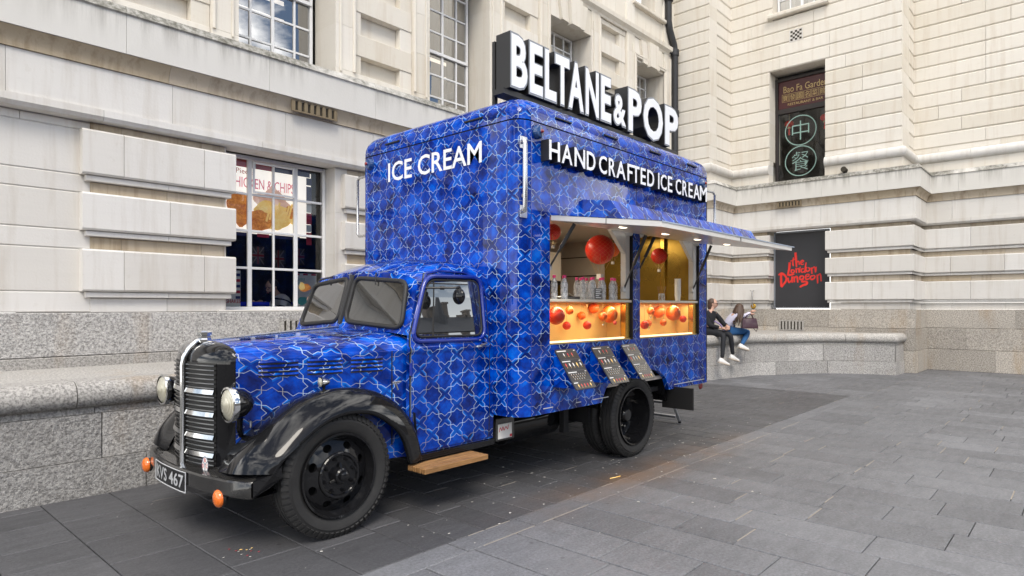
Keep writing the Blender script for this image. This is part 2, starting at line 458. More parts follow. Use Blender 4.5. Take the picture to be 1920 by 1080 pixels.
M['poster_pink'] = plain('poster_pink_print', (0.72, 0.20, 0.27), 0.5, 0, 0.05, 14, 0, Emission_Color=(0.75, 0.2, 0.28, 1), Emission_Strength=0.3)
M['flag_pale'] = plain('dim_flag_cloth', (0.12, 0.11, 0.11), 0.9)  # white flag cloth darkened to stand for the dim light in the shop
M['flag_red'] = plain('flag_red_cloth', (0.16, 0.012, 0.015), 0.9)
M['navy'] = plain('navy_print', (0.03, 0.035, 0.14), 0.5)
M['redprint'] = plain('red_print', (0.60, 0.03, 0.05), 0.5)
def food(name, a, b, sc_):
    g = G(name)                                # back-lit poster print
    n = g.noise(g.coord(), sc_, 6, 0.7, 0.6)
    c = g.ramp(n, [(0.3, a), (0.7, b)])
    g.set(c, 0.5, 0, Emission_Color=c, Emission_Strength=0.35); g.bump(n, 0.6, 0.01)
    return g.m
M['chicken'] = food('fried_chicken_print', (0.36, 0.08, 0.015), (0.80, 0.34, 0.08), 14)
M['chips'] = food('chips_print', (0.80, 0.46, 0.10), (0.88, 0.66, 0.28), 10)
M['pale_pink'] = food('pale_food_print', (0.66, 0.36, 0.28), (0.80, 0.56, 0.46), 10)
M['teal'] = plain('teal_print', (0.10, 0.42, 0.40), 0.5)
M['blue_table'] = plain('blue_table_top', (0.008, 0.03, 0.75), 0.3)
# ---- people
M['skin'] = plain('skin', (0.56, 0.33, 0.24), 0.55, 0, 0.08, 30)
M['hair'] = plain('brown_hair', (0.070, 0.037, 0.022), 0.5, 0, 0.4, 60, 0.5)
M['hair_dark'] = plain('black_hair', (0.012, 0.010, 0.009), 0.5, 0, 0.3, 60, 0.5)
M['knit_black'] = plain('black_jumper', (0.010, 0.010, 0.013), 0.9, 0, 0.3, 40, 0.4)
M['legging'] = plain('black_leggings', (0.008, 0.009, 0.013), 0.75, 0, 0.3, 40)
M['denim'] = plain('blue_jeans', (0.022, 0.105, 0.27), 0.85, 0, 0.25, 60, 0.4)
M['shirt'] = plain('pale_lilac_shirt', (0.60, 0.58, 0.70), 0.85, 0, 0.08, 20, 0.3)
M['trainer'] = plain('white_trainer', (0.74, 0.73, 0.71), 0.6, 0, 0.06, 30)
M['sole'] = plain('trainer_sole', (0.55, 0.47, 0.38), 0.7)
M['bag'] = plain('burgundy_leather', (0.045, 0.010, 0.018), 0.35, 0, 0.25, 30, Coat_Weight=0.3)
M['lilac'] = plain('lilac_strap', (0.33, 0.25, 0.46), 0.7)
M['spec'] = plain('spectacle_black', (0.01, 0.01, 0.01), 0.3)
M['lip'] = plain('lip', (0.42, 0.13, 0.11), 0.5)
M['eye'] = plain('eye_dark', (0.02, 0.015, 0.012), 0.2)
M['litter'] = plain('paper_litter', (0.62, 0.60, 0.55), 0.8, 0, 0.2, 40)
M['brick'] = plain('distant_facade', (0.16, 0.14, 0.125), 0.85, 0, 0.25, 0.6)
M['roof'] = plain('distant_slate_roof', (0.06, 0.065, 0.075), 0.7, 0, 0.2, 1)
M['bluebox'] = plain('blue_marker_lamp', (0.012, 0.06, 0.20), 0.2, 0, 0.1, 20, Coat_Weight=1.0)

# ------------------------------------------------------------------ geometry helpers
class MB:
    """Collects shapes; build() links them as ONE mesh object."""
    def __init__(s):
        s.v, s.f, s.uv, s.mi, s.tone = [], [], [], [], []
    def add(s, verts, faces, mi=0, uv=None, tone=0.5):
        o = len(s.v)
        s.v += [tuple(p) for p in verts]
        s.uv += [tuple(q) for q in uv] if uv else [(0.0, 0.0)] * len(verts)
        for f in faces:
            s.f.append(tuple(o + i for i in f)); s.mi.append(mi); s.tone.append(tone)
        return s
    def box(s, x0, x1, y0, y1, z0, z1, mi=0, tone=0.5, uv=None):
        if x0 > x1: x0, x1 = x1, x0
        if y0 > y1: y0, y1 = y1, y0
        v = [(x0, y0, z0), (x1, y0, z0), (x1, y1, z0), (x0, y1, z0), (x0, y0, z1), (x1, y0, z1), (x1, y1, z1), (x0, y1, z1)]
        return s.add(v, [(0, 3, 2, 1), (4, 5, 6, 7), (0, 1, 5, 4), (1, 2, 6, 5), (2, 3, 7, 6), (3, 0, 4, 7)], mi, [uv] * 8 if uv else None, tone)
    def bbox(s, x0, x1, y0, y1, z0, z1, b=0.01, mi=0, tone=0.5):
        """box with bevelled edges"""
        if x0 > x1: x0, x1 = x1, x0
        if y0 > y1: y0, y1 = y1, y0
        b = min(b, (x1 - x0) * .45, (y1 - y0) * .45, (z1 - z0) * .45)
        X, Y, Z = (x0, x1), (y0, y1), (z0, z1)
        V, idx = [], {}
        for i in (0, 1):
            for j in (0, 1):
                for k in (0, 1):
                    sx, sy, sz = (1 - 2 * i) * b, (1 - 2 * j) * b, (1 - 2 * k) * b
                    for a, p in enumerate(((X[i], Y[j] + sy, Z[k] + sz), (X[i] + sx, Y[j], Z[k] + sz), (X[i] + sx, Y[j] + sy, Z[k]))):
                        idx[i, j, k, a] = len(V); V.append(p)
        Fc = []
        for i in (0, 1):
            Fc.append([idx[i, 0, 0, 0], idx[i, 1, 0, 0], idx[i, 1, 1, 0], idx[i, 0, 1, 0]][::(1 if i else -1)])
            Fc.append([idx[0, i, 0, 1], idx[1, i, 0, 1], idx[1, i, 1, 1], idx[0, i, 1, 1]][::(-1 if i else 1)])
            Fc.append([idx[0, 0, i, 2], idx[1, 0, i, 2], idx[1, 1, i, 2], idx[0, 1, i, 2]][::(1 if i else -1)])
        for i in (0, 1):
            for j in (0, 1):
                Fc.append([idx[i, j, 0, 0], idx[i, j, 1, 0], idx[i, j, 1, 1], idx[i, j, 0, 1]])
                Fc.append([idx[i, 0, j, 0], idx[i, 1, j, 0], idx[i, 1, j, 2], idx[i, 0, j, 2]])
                Fc.append([idx[0, i, j, 1], idx[1, i, j, 1], idx[1, i, j, 2], idx[0, i, j, 2]])
                for k in (0, 1):
                    pass
        for i in (0, 1):
            for j in (0, 1):
                for k in (0, 1):
                    Fc.append([idx[i, j, k, 0], idx[i, j, k, 1], idx[i, j, k, 2]])
        c = Vector(((x0 + x1) / 2, (y0 + y1) / 2, (z0 + z1) / 2))
        out = []
        for f in Fc:
            p = [Vector(V[q]) for q in f]
            n = (p[1] - p[0]).cross(p[2] - p[0])
            m = sum(p, Vector()) / len(p) - c
            out.append(tuple(f) if n.dot(m) > 0 else tuple(f[::-1]))
        return s.add(V, out, mi, None, tone)
    def grid(s, pts, uvs=None, mi=0, flip=False, close=False, tone=0.5):
        n, m = len(pts), len(pts[0])
        v = [p for row in pts for p in row]
        uv = [q for row in uvs for q in row] if uvs else None
        fs = []
        for i in range(n - 1):
            for j in range(m if close else m - 1):
                a, b = i * m + j, i * m + (j + 1) % m
                f = (a, b, b + m, a + m)
                fs.append(f[::-1] if flip else f)
        return s.add(v, fs, mi, uv, tone)
    def prism(s, poly, axis, a, b, mi=0, tone=0.5, mi_end=None):
        """extrude a 2-D polygon along an axis. axis 'x': poly=(y,z); 'y': (x,z); 'z': (x,y)"""
        def P(p, t): return {'x': (t, p[0], p[1]), 'y': (p[0], t, p[1]), 'z': (p[0], p[1], t)}[axis]
        n = len(poly)
        ar = sum(poly[i][0] * poly[(i + 1) % n][1] - poly[(i + 1) % n][0] * poly[i][1] for i in range(n))
        pos = (ar > 0) ^ (axis == 'y') ^ (a > b)      # True: the polygon runs so that its end at b faces +axis
        v = [P(p, a) for p in poly] + [P(p, b) for p in poly]
        sides = [(i, (i + 1) % n, n + (i + 1) % n, n + i) for i in range(n)]
        if not pos: sides = [f[::-1] for f in sides]
        s.add(v, sides, mi, None, tone)
        e0, e1 = tuple(range(n))[::-1], tuple(range(n, 2 * n))
        if not pos: e0, e1 = e0[::-1], e1[::-1]
        return s.add(v, [e0, e1], mi if mi_end is None else mi_end, None, tone)
    def tube(s, path, r, n=8, mi=0, caps=True, closed=False, tone=0.5):
        path = [Vector(p) for p in path]
        rs = r if isinstance(r, (list, tuple)) else [r] * len(path)
        m = len(path)
        ref = None
        rings = []
        for i in range(m):
            if closed: d = (path[(i + 1) % m] - path[i - 1])
            else: d = path[min(i + 1, m - 1)] - path[max(i - 1, 0)]
            d.normalize()
            if ref is None:
                ref = Vector((0, 0, 1)) if abs(d.z) < 0.9 else Vector((1, 0, 0))
            u = ref - d * ref.dot(d)
            if u.length < 1e-5: u = d.orthogonal()
            u.normalize(); w = d.cross(u); ref = u
            rings.append([path[i] + (u * math.cos(2 * math.pi * k / n) + w * math.sin(2 * math.pi * k / n)) * rs[i] for k in range(n)])
        if closed: rings.append(rings[0])
        o = len(s.v)
        s.grid(rings, None, mi, False, True, tone)
        if caps and not closed:
            s.add(rings[0], [tuple(range(n))[::-1]], mi, None, tone); s.add(rings[-1], [tuple(range(n))], mi, None, tone)
        return s
    def lathe(s, prof, c, axis='y', n=32, mi=0, sgn=1, a0=0.0, a1=2 * math.pi, tone=0.5):
        """revolve profile [(radius, along)] about an axis through c"""
        c = Vector(c)
        pts, uvs = [], []
        full = abs(a1 - a0 - 2 * math.pi) < 1e-6
        for k in range(n + 1):
            t = a0 + (a1 - a0) * k / n
            row, ur = [], []
            for q, (r, h) in enumerate(prof):
                ca, sa = r * math.cos(t), r * math.sin(t)
                p = {'y': (ca, h * sgn, sa), 'x': (h * sgn, ca, sa), 'z': (ca, sa, h * sgn)}[axis]
                row.append(c + Vector(p)); ur.append((k / n, q / max(1, len(prof) - 1)))
            pts.append(row); uvs.append(ur)
        return s.grid(pts, uvs, mi, tone=tone)
    def ball(s, c, r, nu=16, nv=10, mi=0, sx=1, sy=1, sz=1, tone=0.5):
        pts, uvs = [], []
        for j in range(nv + 1):
            t = math.pi * j / nv
            row, ur = [], []
            for i in range(nu + 1):
                a = 2 * math.pi * i / nu
                row.append((c[0] + r * sx * math.sin(t) * math.cos(a), c[1] + r * sy * math.sin(t) * math.sin(a), c[2] + r * sz * math.cos(t)))
                ur.append((i / nu, j / nv))
            pts.append(row); uvs.append(ur)
        return s.grid(pts, uvs, mi, flip=True, tone=tone)
    def build(s, name, mats, parent=None, smooth=0, loc=None):
        me = bpy.data.meshes.new(name)
        me.from_pydata(s.v, [], s.f)
        if not isinstance(mats, (list, tuple)): mats = [mats]
        for m in mats: me.materials.append(m)
        me.polygons.foreach_set('material_index', s.mi)
        lay = me.uv_layers.new(name='UVMap')
        li = [0] * len(me.loops)
        me.loops.foreach_get('vertex_index', li)
        flat = []
        for i in li: flat += s.uv[i]
        lay.data.foreach_set('uv', flat)
        at = me.attributes.new('tone', 'FLOAT', 'FACE')
        at.data.foreach_set('value', s.tone)
        if smooth:
            me.polygons.foreach_set('use_smooth', [True] * len(me.polygons))
            me.set_sharp_from_angle(angle=RAD(smooth))
        me.update()
        return link(name, me, parent, loc)

def link(name, me, parent=None, loc=None):
    o = bpy.data.objects.new(name, me)
    COL.objects.link(o)
    if loc is not None: o.location = loc
    if parent is not None:
        o.parent = parent
        o.matrix_parent_inverse = Matrix.Translation(-Vector(WORLD.get(parent.name, (0, 0, 0))))
    return o
WORLD = {}
def tag(o, label=None, cat=None, group=None, kind=None):
    if label: o['label'] = label
    if cat: o['category'] = cat
    if group: o['group'] = group
    if kind: o['kind'] = kind
    return o
def thing(name, label, cat, loc, group=None, kind=None):
    o = bpy.data.objects.new(name, None)
    COL.objects.link(o)
    o.location = loc; o.empty_display_size = 0.2
    WORLD[o.name] = tuple(loc)
    return tag(o, label, cat, group, kind)
def copy_tree(o, dloc, label=None, parent=None):
    """a copy of a thing with copies of its parts, moved by dloc"""
    c = o.copy(); COL.objects.link(c)
    if parent is not None:
        mi_ = o.matrix_parent_inverse.copy(); c.parent = parent; c.matrix_parent_inverse = mi_
    else:
        c.location = Vector(o.location) + Vector(dloc)
        WORLD[c.name] = tuple(c.location)
    if label: c['label'] = label
    for ch in o.children: copy_tree(ch, (0, 0, 0), None, c)
    return c

# ---- text as mesh: returns (verts, faces) in its own plane, lower left at 0,0, scaled to w x h
def text_mesh(txt, w=None, h=1.0, off=0.0, ext=0.0, bevel=0.0, res=3, space=1.0):
    cu = bpy.data.curves.new('text', 'FONT')
    cu.body = txt; cu.offset = off; cu.extrude = ext; cu.resolution_u = res; cu.space_character = space
    ob = bpy.data.objects.new('text', cu)
    COL.objects.link(ob)
    bpy.context.view_layer.update()
    me = bpy.data.meshes.new_from_object(ob.evaluated_get(bpy.context.evaluated_depsgraph_get()))
    v = [tuple(p.co) for p in me.vertices]; f = [tuple(p.vertices) for p in me.polygons]
    bpy.data.objects.remove(ob); bpy.data.curves.remove(cu); bpy.data.meshes.remove(me)
    x0, x1 = min(p[0] for p in v), max(p[0] for p in v); y0, y1 = min(p[1] for p in v), max(p[1] for p in v)
    sy = h / (y1 - y0); sx = (w / (x1 - x0)) if w else sy
    return [((p[0] - x0) * sx, (p[1] - y0) * sy, p[2]) for p in v], f
def put_text(mb, txt, o, ux, uz, nrm, w=None, h=1.0, off=0.0, ext=0.0, mi=0, mi_front=None, space=1.0, shear=0.0):
    """lay text out from corner o along ux (reading) and uz (up), facing nrm"""
    v, f = text_mesh(txt, w, h, off, ext, space=space)
    o, ux, uz, nrm = Vector(o), Vector(ux), Vector(uz), Vector(nrm)
    W = [o + ux * (p[0] + shear * p[1]) + uz * p[1] + nrm * p[2] for p in v]
    if mi_front is None:
        mb.add(W, f, mi)
    else:
        fr, re = [], []
        for q in f:
            (fr if all(v[i][2] > ext * 0.9 for i in q) else re).append(q)
        mb.add(W, fr, mi_front); mb.add(W, re, mi)
    return mb
def ribbon(mb, pts, w, to3, n=6, mi=0, thick=None):
    """a brush stroke: centre line in 2-D with widths, mapped by to3(u, v) to the surface"""
    # Catmull-Rom resample
    P = [Vector((p[0], p[1])) for p in pts]
    ws = w if isinstance(w, (list, tuple)) else [w] * len(P)
    out, ow = [], []
    for i in range(len(P) - 1):
        p0, p1, p2, p3 = P[max(i - 1, 0)], P[i], P[i + 1], P[min(i + 2, len(P) - 1)]
        for k in range(n):
            t = k / n
            out.append(0.5 * ((2 * p1) + (p2 - p0) * t + (2 * p0 - 5 * p1 + 4 * p2 - p3) * t * t + (3 * p1 - p0 - 3 * p2 + p3) * t ** 3))
            ow.append(ws[i] * (1 - t) + ws[i + 1] * t)
    out.append(P[-1]); ow.append(ws[-1])
    rows = []
    for i, p in enumerate(out):
        d = out[min(i + 1, len(out) - 1)] - out[max(i - 1, 0)]
        if d.length < 1e-6: d = Vector((1, 0))
        d.normalize(); nn = Vector((-d.y, d.x)) * ow[i] * 0.5
        rows.append([to3(*(p + nn)), to3(*(p - nn))])
    return mb.grid(rows, None, mi)

# ---- sweep of a profile (offset outward, z) along a plan polyline; outward = right-hand side of travel
def miter(path):
    out = []
    n = len(path)
    for i in range(n):
        p = Vector(path[i])
        ds = []
        if i > 0: ds.append((p - Vector(path[i - 1])).normalized())
        if i < n - 1: ds.append((Vector(path[i + 1]) - p).normalized())
        ns_ = [Vector((d.y, -d.x)) for d in ds]
        if len(ns_) == 1: out.append(ns_[0])
        else:
            m = ns_[0] + ns_[1]
            out.append(m / max(0.3, m.dot(ns_[0])))
    return out
def sub_path(path, nrm, s0, s1):
    pts, ns_ = [], []
    acc = 0
    for i in range(len(path) - 1):
        a, b = Vector(path[i]), Vector(path[i + 1])
        l = (b - a).length
        lo, hi = max(s0, acc), min(s1, acc + l)
        if hi - lo > 1e-5:
            d = (b - a).normalized(); fl = Vector((d.y, -d.x))
            for s_, first in ((lo, True), (hi, False)):
                t = (s_ - acc) / l
                if t < 1e-5: q, nn = a, nrm[i]
                elif t > 1 - 1e-5: q, nn = b, nrm[i + 1]
                else: q, nn = a + d * (s_ - acc), fl
                if not pts or (q - pts[-1]).length > 1e-5:
                    pts.append(q); ns_.append(nn)
        acc += l
    return pts, ns_
def sweep(mb, pts, ns_, prof, mi=0, tone=0.5, caps=True):
    rows = [[(p.x + n.x * o, p.y + n.y * o, z) for (o, z) in prof] for p, n in zip(pts, ns_)]
    mb.grid(rows, None, mi, False, True, tone)
    if caps:
        k = len(prof)
        mb.add(rows[0], [tuple(range(k))], mi, None, tone); mb.add(rows[-1], [tuple(range(k))[::-1]], mi, None, tone)
    return mb
def path_len(path): return sum((Vector(path[i + 1]) - Vector(path[i])).length for i in range(len(path) - 1))
def course(path, prof, name, mat, parent, lens, start=0.0, end=None, gap=0.004, smooth=0, skip=()):
    """a run of stones along a path: each stone its own object"""
    nrm = miter(path); Ltot = end if end is not None else path_len(path)
    s_ = start; out = []
    while s_ < Ltot - 0.02:
        e = min(Ltot, s_ + random.choice(lens))
        if Ltot - e < 0.25: e = Ltot
        if not any(a < (s_ + e) / 2 < b for a, b in skip):
            p, n = sub_path(path, nrm, s_ + gap / 2, e - gap / 2)
            if len(p) > 1:
                mb = MB(); sweep(mb, p, n, prof, tone=random.random())
                out.append(mb.build(name, mat, parent, smooth))
        s_ = e
    return out
def stone(name, mat, parent, face, a0, a1, d0, d1, z0, z1, ch=0.012, tone=None, gap=0.0016, chv=0.0015):
    """one dressed block. face 'Y': front looks to -Y at y=d0, a = X. face 'X': front looks to -X at x=d0, a = Y."""
    a0, a1 = min(a0, a1) + gap, max(a0, a1) - gap
    z0 += gap * 0.5; z1 -= gap * 0.5
    t = random.random() if tone is None else tone
    def P(a, d, z): return (a, d, z) if face == 'Y' else (d, a, z)
    c = min(ch, (a1 - a0) * .3, (z1 - z0) * .3)
    e = min(chv, c)
    v = [P(a0 + e, d0, z0 + c), P(a1 - e, d0, z0 + c), P(a1 - e, d0, z1 - c), P(a0 + e, d0, z1 - c),
         P(a0, d0 + c, z0), P(a1, d0 + c, z0), P(a1, d0 + c, z1), P(a0, d0 + c, z1),
         P(a0, d1, z0), P(a1, d1, z0), P(a1, d1, z1), P(a0, d1, z1)]
    f = [(0, 1, 2, 3), (4, 5, 1, 0), (5, 6, 2, 1), (6, 7, 3, 2), (7, 4, 0, 3), (8, 9, 5, 4), (9, 10, 6, 5), (10, 11, 7, 6), (11, 8, 4, 7)]
    if face == 'X': f = [q[::-1] for q in f]
    return MB().add(v, f, 0, None, t).build(name, mat, parent)
def split(a, b, sizes):
    """cut a..b into stones of about the given sizes"""
    out, x = [], a
    while x < b - 1e-6:
        w = random.choice(sizes)
        if b - (x + w) < min(sizes) * 0.55: w = b - x
        out.append((x, min(b, x + w))); x += w
    return out

# ================================================================== GROUND
mb = MB()
mb.add([(-90, -120, -0.02), (120, -120, -0.02), (120, 120, -0.02), (-90, 120, -0.02)], [(0, 1, 2, 3)])
ground = mb.build('plaza_ground', M['joint'])
tag(ground, kind='structure')
def lerp_(a, b, t): return a + (b - a) * t
slabs = []                                     # (x0, x1, y0, y1, material, tone)
x = -1.2
while x < 26:                                  # open plaza: courses run across, towards the river
    w = 0.425
    y = 3.12 - random.uniform(0, 0.5)
    first = True
    y1 = 3.12
    while y1 > -9:
        l = random.choice((0.46, 0.55, 0.62, 0.78, 0.82, 0.9))
        y0 = y1 - (l if not first else random.uniform(0.4, 0.9)); first = False
        slabs.append((x, x + w, y0, y1, 'pave', random.random()))
        y1 = y0
    x += w
x = -1.2
while x < 13.0:                                # kerb band between plaza and parking bay
    l = random.choice((0.7, 0.9, 1.1)); l = min(l, 13.0 - x) if 13.0 - x < 1.4 else l
    slabs.append((x, x + l, 3.12, 3.335, 'pave', random.uniform(.4, .9)))
    x += l
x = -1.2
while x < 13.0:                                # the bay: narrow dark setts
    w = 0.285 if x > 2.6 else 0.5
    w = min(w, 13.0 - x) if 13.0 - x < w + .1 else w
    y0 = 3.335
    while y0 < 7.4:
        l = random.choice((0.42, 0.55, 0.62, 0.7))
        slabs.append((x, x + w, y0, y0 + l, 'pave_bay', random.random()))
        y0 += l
    x += w
x = 13.0
while x < 26:                                  # beyond the bay
    w = 0.425; y0 = 3.12
    while y0 < 7.4:
        l = random.choice((0.5, 0.62, 0.8))
        slabs.append((x, x + w, y0, y0 + l, 'pave', random.random())); y0 += l
    x += w
def slab_mb(mb, q):
    x0, x1, y0, y1, m, t = q
    g_ = 0.0045; c = 0.005
    e_ = .0025 if m == 'pave' else -.001
    x0 += g_ + e_; x1 -= g_ + e_; y0 += g_ - .0015; y1 -= g_ - .0015
    dz = [random.uniform(-0.0012, 0.0012) for _ in range(4)]
    v = [(x0 + c, y0 + c, dz[0]), (x1 - c, y0 + c, dz[1]), (x1 - c, y1 - c, dz[2]), (x0 + c, y1 - c, dz[3]),
         (x0, y0, -c), (x1, y0, -c), (x1, y1, -c), (x0, y1, -c), (x0, y0, -0.03), (x1, y0, -0.03), (x1, y1, -0.03), (x0, y1, -0.03)]
    f = [(0, 1, 2, 3), (4, 5, 1, 0), (5, 6, 2, 1), (6, 7, 3, 2), (7, 4, 0, 3), (8, 9, 5, 4), (9, 10, 6, 5), (10, 11, 7, 6), (11, 8, 4, 7)]
    return mb.add(v, f, 0, None, t)
def seen(q):
    """clear of the truck and of the wall, in front of where one stands"""
    cx, cy = (q[0] + q[1]) / 2, (q[2] + q[3]) / 2
    d = 0.7402 * cx + 0.6724 * cy; r = 0.6724 * cx - 0.7402 * cy
    if d < 3.3 or abs(r) > 0.86 * d: return False
    if 4.4 < cy < 6.4 and 2.9 < cx < 8: return False
    return cy < 6.5
vis = sorted([q for q in slabs if seen(q)], key=lambda q: (0.7402 * q[0] + 0.6724 * q[2]) / math.sqrt((q[1] - q[0]) * (q[3] - q[2])))
near, nearset = vis[:296], set(map(id, vis[:296]))
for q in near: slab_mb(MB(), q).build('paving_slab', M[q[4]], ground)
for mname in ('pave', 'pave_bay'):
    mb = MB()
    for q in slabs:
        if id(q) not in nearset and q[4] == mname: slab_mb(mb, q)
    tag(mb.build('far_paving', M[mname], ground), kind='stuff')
mb = MB()                                      # pale sand left in some of the short joints
for q in slabs:
    if q[0] > 1.5 and random.random() < (.34 if q[4] == 'pave' else .25):
        t_ = random.uniform(0, .45)
        mb.box(lerp_(q[0], q[1], t_) + .01, q[1] - .012, q[2] - .0042, q[2] + .0042, -.012, -.0015)
tag(mb.build('joint_sand', M['sand'], ground), kind='stuff')

# ================================================================== BUILDING, wing beside the truck
lw = thing('stone_building', 'pale limestone wing beside the truck, shop window below and tall sash windows above', 'building', (7.5, 9, 0))
FY = 8.50                                      # face of the rusticated piers
COURSES = [(1.825, 2.315), (2.53, 2.965), (3.17, 3.69)]
STEPS = [(1.755, 1.82), (2.465, 2.525), (3.10, 3.165)]
RECESS = [(1.585, 1.75), (2.32, 2.46), (2.97, 3.095), (3.695, 3.79)]
def pier(root, face, a, b, d, deep, cuts, la=True, lb=True):
    """rusticated pier between a and b on the plane d; la/lb: the ends step back too"""
    ia, ib = (1 if la else 0), (1 if lb else 0)
    for k, (z0, z1) in enumerate(COURSES):
        ed = [a] + [a + (b - a) * t for t in cuts[k % len(cuts)]] + [b]
        for i in range(len(ed) - 1):
            stone('stone_block', M['stone'], root, face, ed[i], ed[i + 1], d, deep, z0, z1, 0.022)
    for (z0, z1) in STEPS:
        ed = [a + .045 * ia] + [a + (b - a) * t for t in cuts[1 % len(cuts)]] + [b - .045 * ib]
        for i in range(len(ed) - 1):
            stone('step_moulding', M['stone'], root, face, ed[i], ed[i + 1], d + .045, deep, z0, z1, 0.006)
    for k, (z0, z1) in enumerate(RECESS):
        ed = [a + .107 * ia] + [a + (b - a) * t for t in cuts[(k + 1) % len(cuts)]] + [b - .107 * ib]
        for i in range(len(ed) - 1):
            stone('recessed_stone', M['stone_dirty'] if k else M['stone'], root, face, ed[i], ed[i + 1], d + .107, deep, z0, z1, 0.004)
PX = [(2.1 + 3.45 * n, 3.865 + 3.45 * n) for n in range(5)]
for n, (a, b) in enumerate(PX):
    b = min(b, 17.3)
    pier(lw, 'Y', a, b, FY, 9.0, [(0.24, 0.765), (0.53,)], True, n < 4)
# plain wall left of the first pier
for z0, z1 in [(1.585, 1.82), (1.82, 2.315), (2.315, 2.53), (2.53, 2.965), (2.965, 3.17), (3.17, 3.69), (3.69, 3.79)]:
    for u, v in split(-1.2, 2.21, (0.75, 1.0, 1.25)):
        stone('stone_block', M['stone'], lw, 'Y', u, v, FY + .13, 9.0, z0, z1, 0.012)
# granite plinth
for z0, z1, mt, d in [(1.1, 1.582, 'granite', FY - .10), (0.925, 1.096, 'granite_s', FY - .115), (0.0, 0.92, 'granite', FY - .1)]:
    for u, v in split(-1.2, 17.0, (1.55, 1.85, 2.1)):
        stone('granite_block', M[mt], lw, 'Y', u, v, d, 9.0, z0, z1, 0.008)
# string course that runs round both wings, stone by stone
PATH_L = [(-1.2, FY), (17.0, FY)]
PATH_R = [(17.0, FY), (17.0, 7.9), (18.46, 7.9), (18.46, 3.29), (19.9, 3.29), (19.9, -5.0)]
PARA = [(-.35, 4.60), (.16, 4.60), (.16, 5.045), (.185, 5.06), (.12, 5.165), (-.5, 5.21), (-.5, 4.60)]
COVE = [(-.3, 4.405), (.055, 4.405), (.055, 4.442), (.062, 4.48), (.082, 4.53), (.115, 4.57), (.145, 4.596), (-.3, 4.596)]
FRIEZE = [(-.3, 3.922), (.03, 3.922), (.03, 4.40), (-.3, 4.40)]
BAND = [(-.3, 3.793), (.0, 3.793), (.02, 3.80), (.055, 3.84), (.055, 3.918), (-.3, 3.918)]
ALLP = PATH_L[:-1] + PATH_R
NALL = miter(ALLP); SALL = path_len(PATH_L)
def course2(root, prof, name, mat, lens, s0, s1, smooth=0, offset=0.0):
    s_ = s0 + offset
    first = True
    cur = s0
    while cur < s1 - 0.02:
        e = min(s1, cur + random.choice(lens) - (offset if first else 0)); first = False
        if s1 - e < 0.3: e = s1
        p, n = sub_path(ALLP, NALL, cur + .002, e - .002)
        if len(p) > 1: sweep(MB(), p, n, prof, tone=random.random()) and None
        mb = MB(); sweep(mb, p, n, prof, tone=random.random()); mb.build(name, mat, root, smooth)
        cur = e
STOT = path_len(ALLP)
course2(lw, PARA, 'parapet_stone', M['weathered'], (1.75, 1.95), 0, SALL)
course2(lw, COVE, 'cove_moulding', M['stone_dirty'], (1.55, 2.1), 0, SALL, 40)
course2(lw, FRIEZE, 'frieze_stone', M['stone'], (1.5, 1.65), 0, SALL, 0, 0.4)
course2(lw, BAND, 'band_moulding', M['stone'], (1.6, 1.9), 0, SALL)
def slot_vent(root, face, a0, a1, d, z0, z1, n, mat_plate=None, tilt=0):
    """a panel of upright slots: plate with raised bars over a dark back"""
    mb = MB()
    def B(p0, p1, q0, q1, r0, r1, mi):
        if face == 'Y': mb.box(p0, p1, q0, q1, r0, r1, mi)
        else: mb.box(q0, q1, p0, p1, r0, r1, mi)
    B(a0, a1, d - .002, d + .01, z0, z1, 0)
    w = (a1 - a0) / n
    for i in range(n + 1):
        c = a0 + w * i
        B(c - w * .27, c + w * .27, d - .022, d - .003, z0 - .01, z1 + .01, 1)
    B(a0 - w * .27, a1 + w * .27, d - .0215, d - .0035, z0 - .03, z0 - .011, 1); B(a0 - w * .27, a1 + w * .27, d - .0215, d - .0035, z1 + .011, z1 + .03, 1)
    return mb.build('slotted_vent', [M['vent'], mat_plate or M['ventrust']], root)
slot_vent(lw, 'Y', 4.62, 5.30, FY - .115, 4.45, 4.57, 7)
slot_vent(lw, 'Y', 4.45, 4.95, FY - .125, 1.27, 1.45, 6, M['granite_s'])

# ---- ground-floor shop windows in the bays
def sash(root, x0, x1, z0, z1, y, xs, zs, thick, glass, label=None, back=0.0, fw=0.05):
    """white metal window: frame, glazing bars and one pane per opening"""
    mb = MB()
    for a in (x0, x1 - fw): mb.bbox(a, a + fw, y - .03, y + .05, z0, z1, .006)
    for c in (z0, z1 - fw): mb.bbox(x0 + fw + .001, x1 - fw - .001, y - .028, y + .048, c, c + fw, .006)
    fr = mb.build('window', M['winwhite'], root)
    if label: fr['label'] = label
    for i, xx in enumerate(xs):
        w = thick[i] if isinstance(thick, (list, tuple)) else thick
        MB().bbox(xx - w / 2, xx + w / 2, y - .024, y + .02, z0 + fw + .001, z1 - fw - .001, .005).build('mullion', M['winwhite'], fr)
    ex = [x0 + fw] + list(xs) + [x1 - fw]; ez = [z0 + fw] + list(zs) + [z1 - fw]
    for zz in zs:
        for i in range(len(ex) - 1):
            MB().bbox(ex[i] + .012, ex[i + 1] - .012, y - .019, y + .016, zz - .017, zz + .017, .004).build('glazing_bar', M['winwhite'], fr)
    for i in range(len(ex) - 1):
        for j in range(len(ez) - 1):
            t = random.uniform(-.004, .004); t2 = random.uniform(-.003, .003)
            a, b, c, d = ex[i] + .005, ex[i + 1] - .005, ez[j] + .005, ez[j + 1] - .005
            MB().add([(a, y + t, c), (b, y - t, c), (b, y - t + t2, d), (a, y + t + t2, d)], [(0, 1, 2, 3)]).build('pane', glass, fr)
    return fr
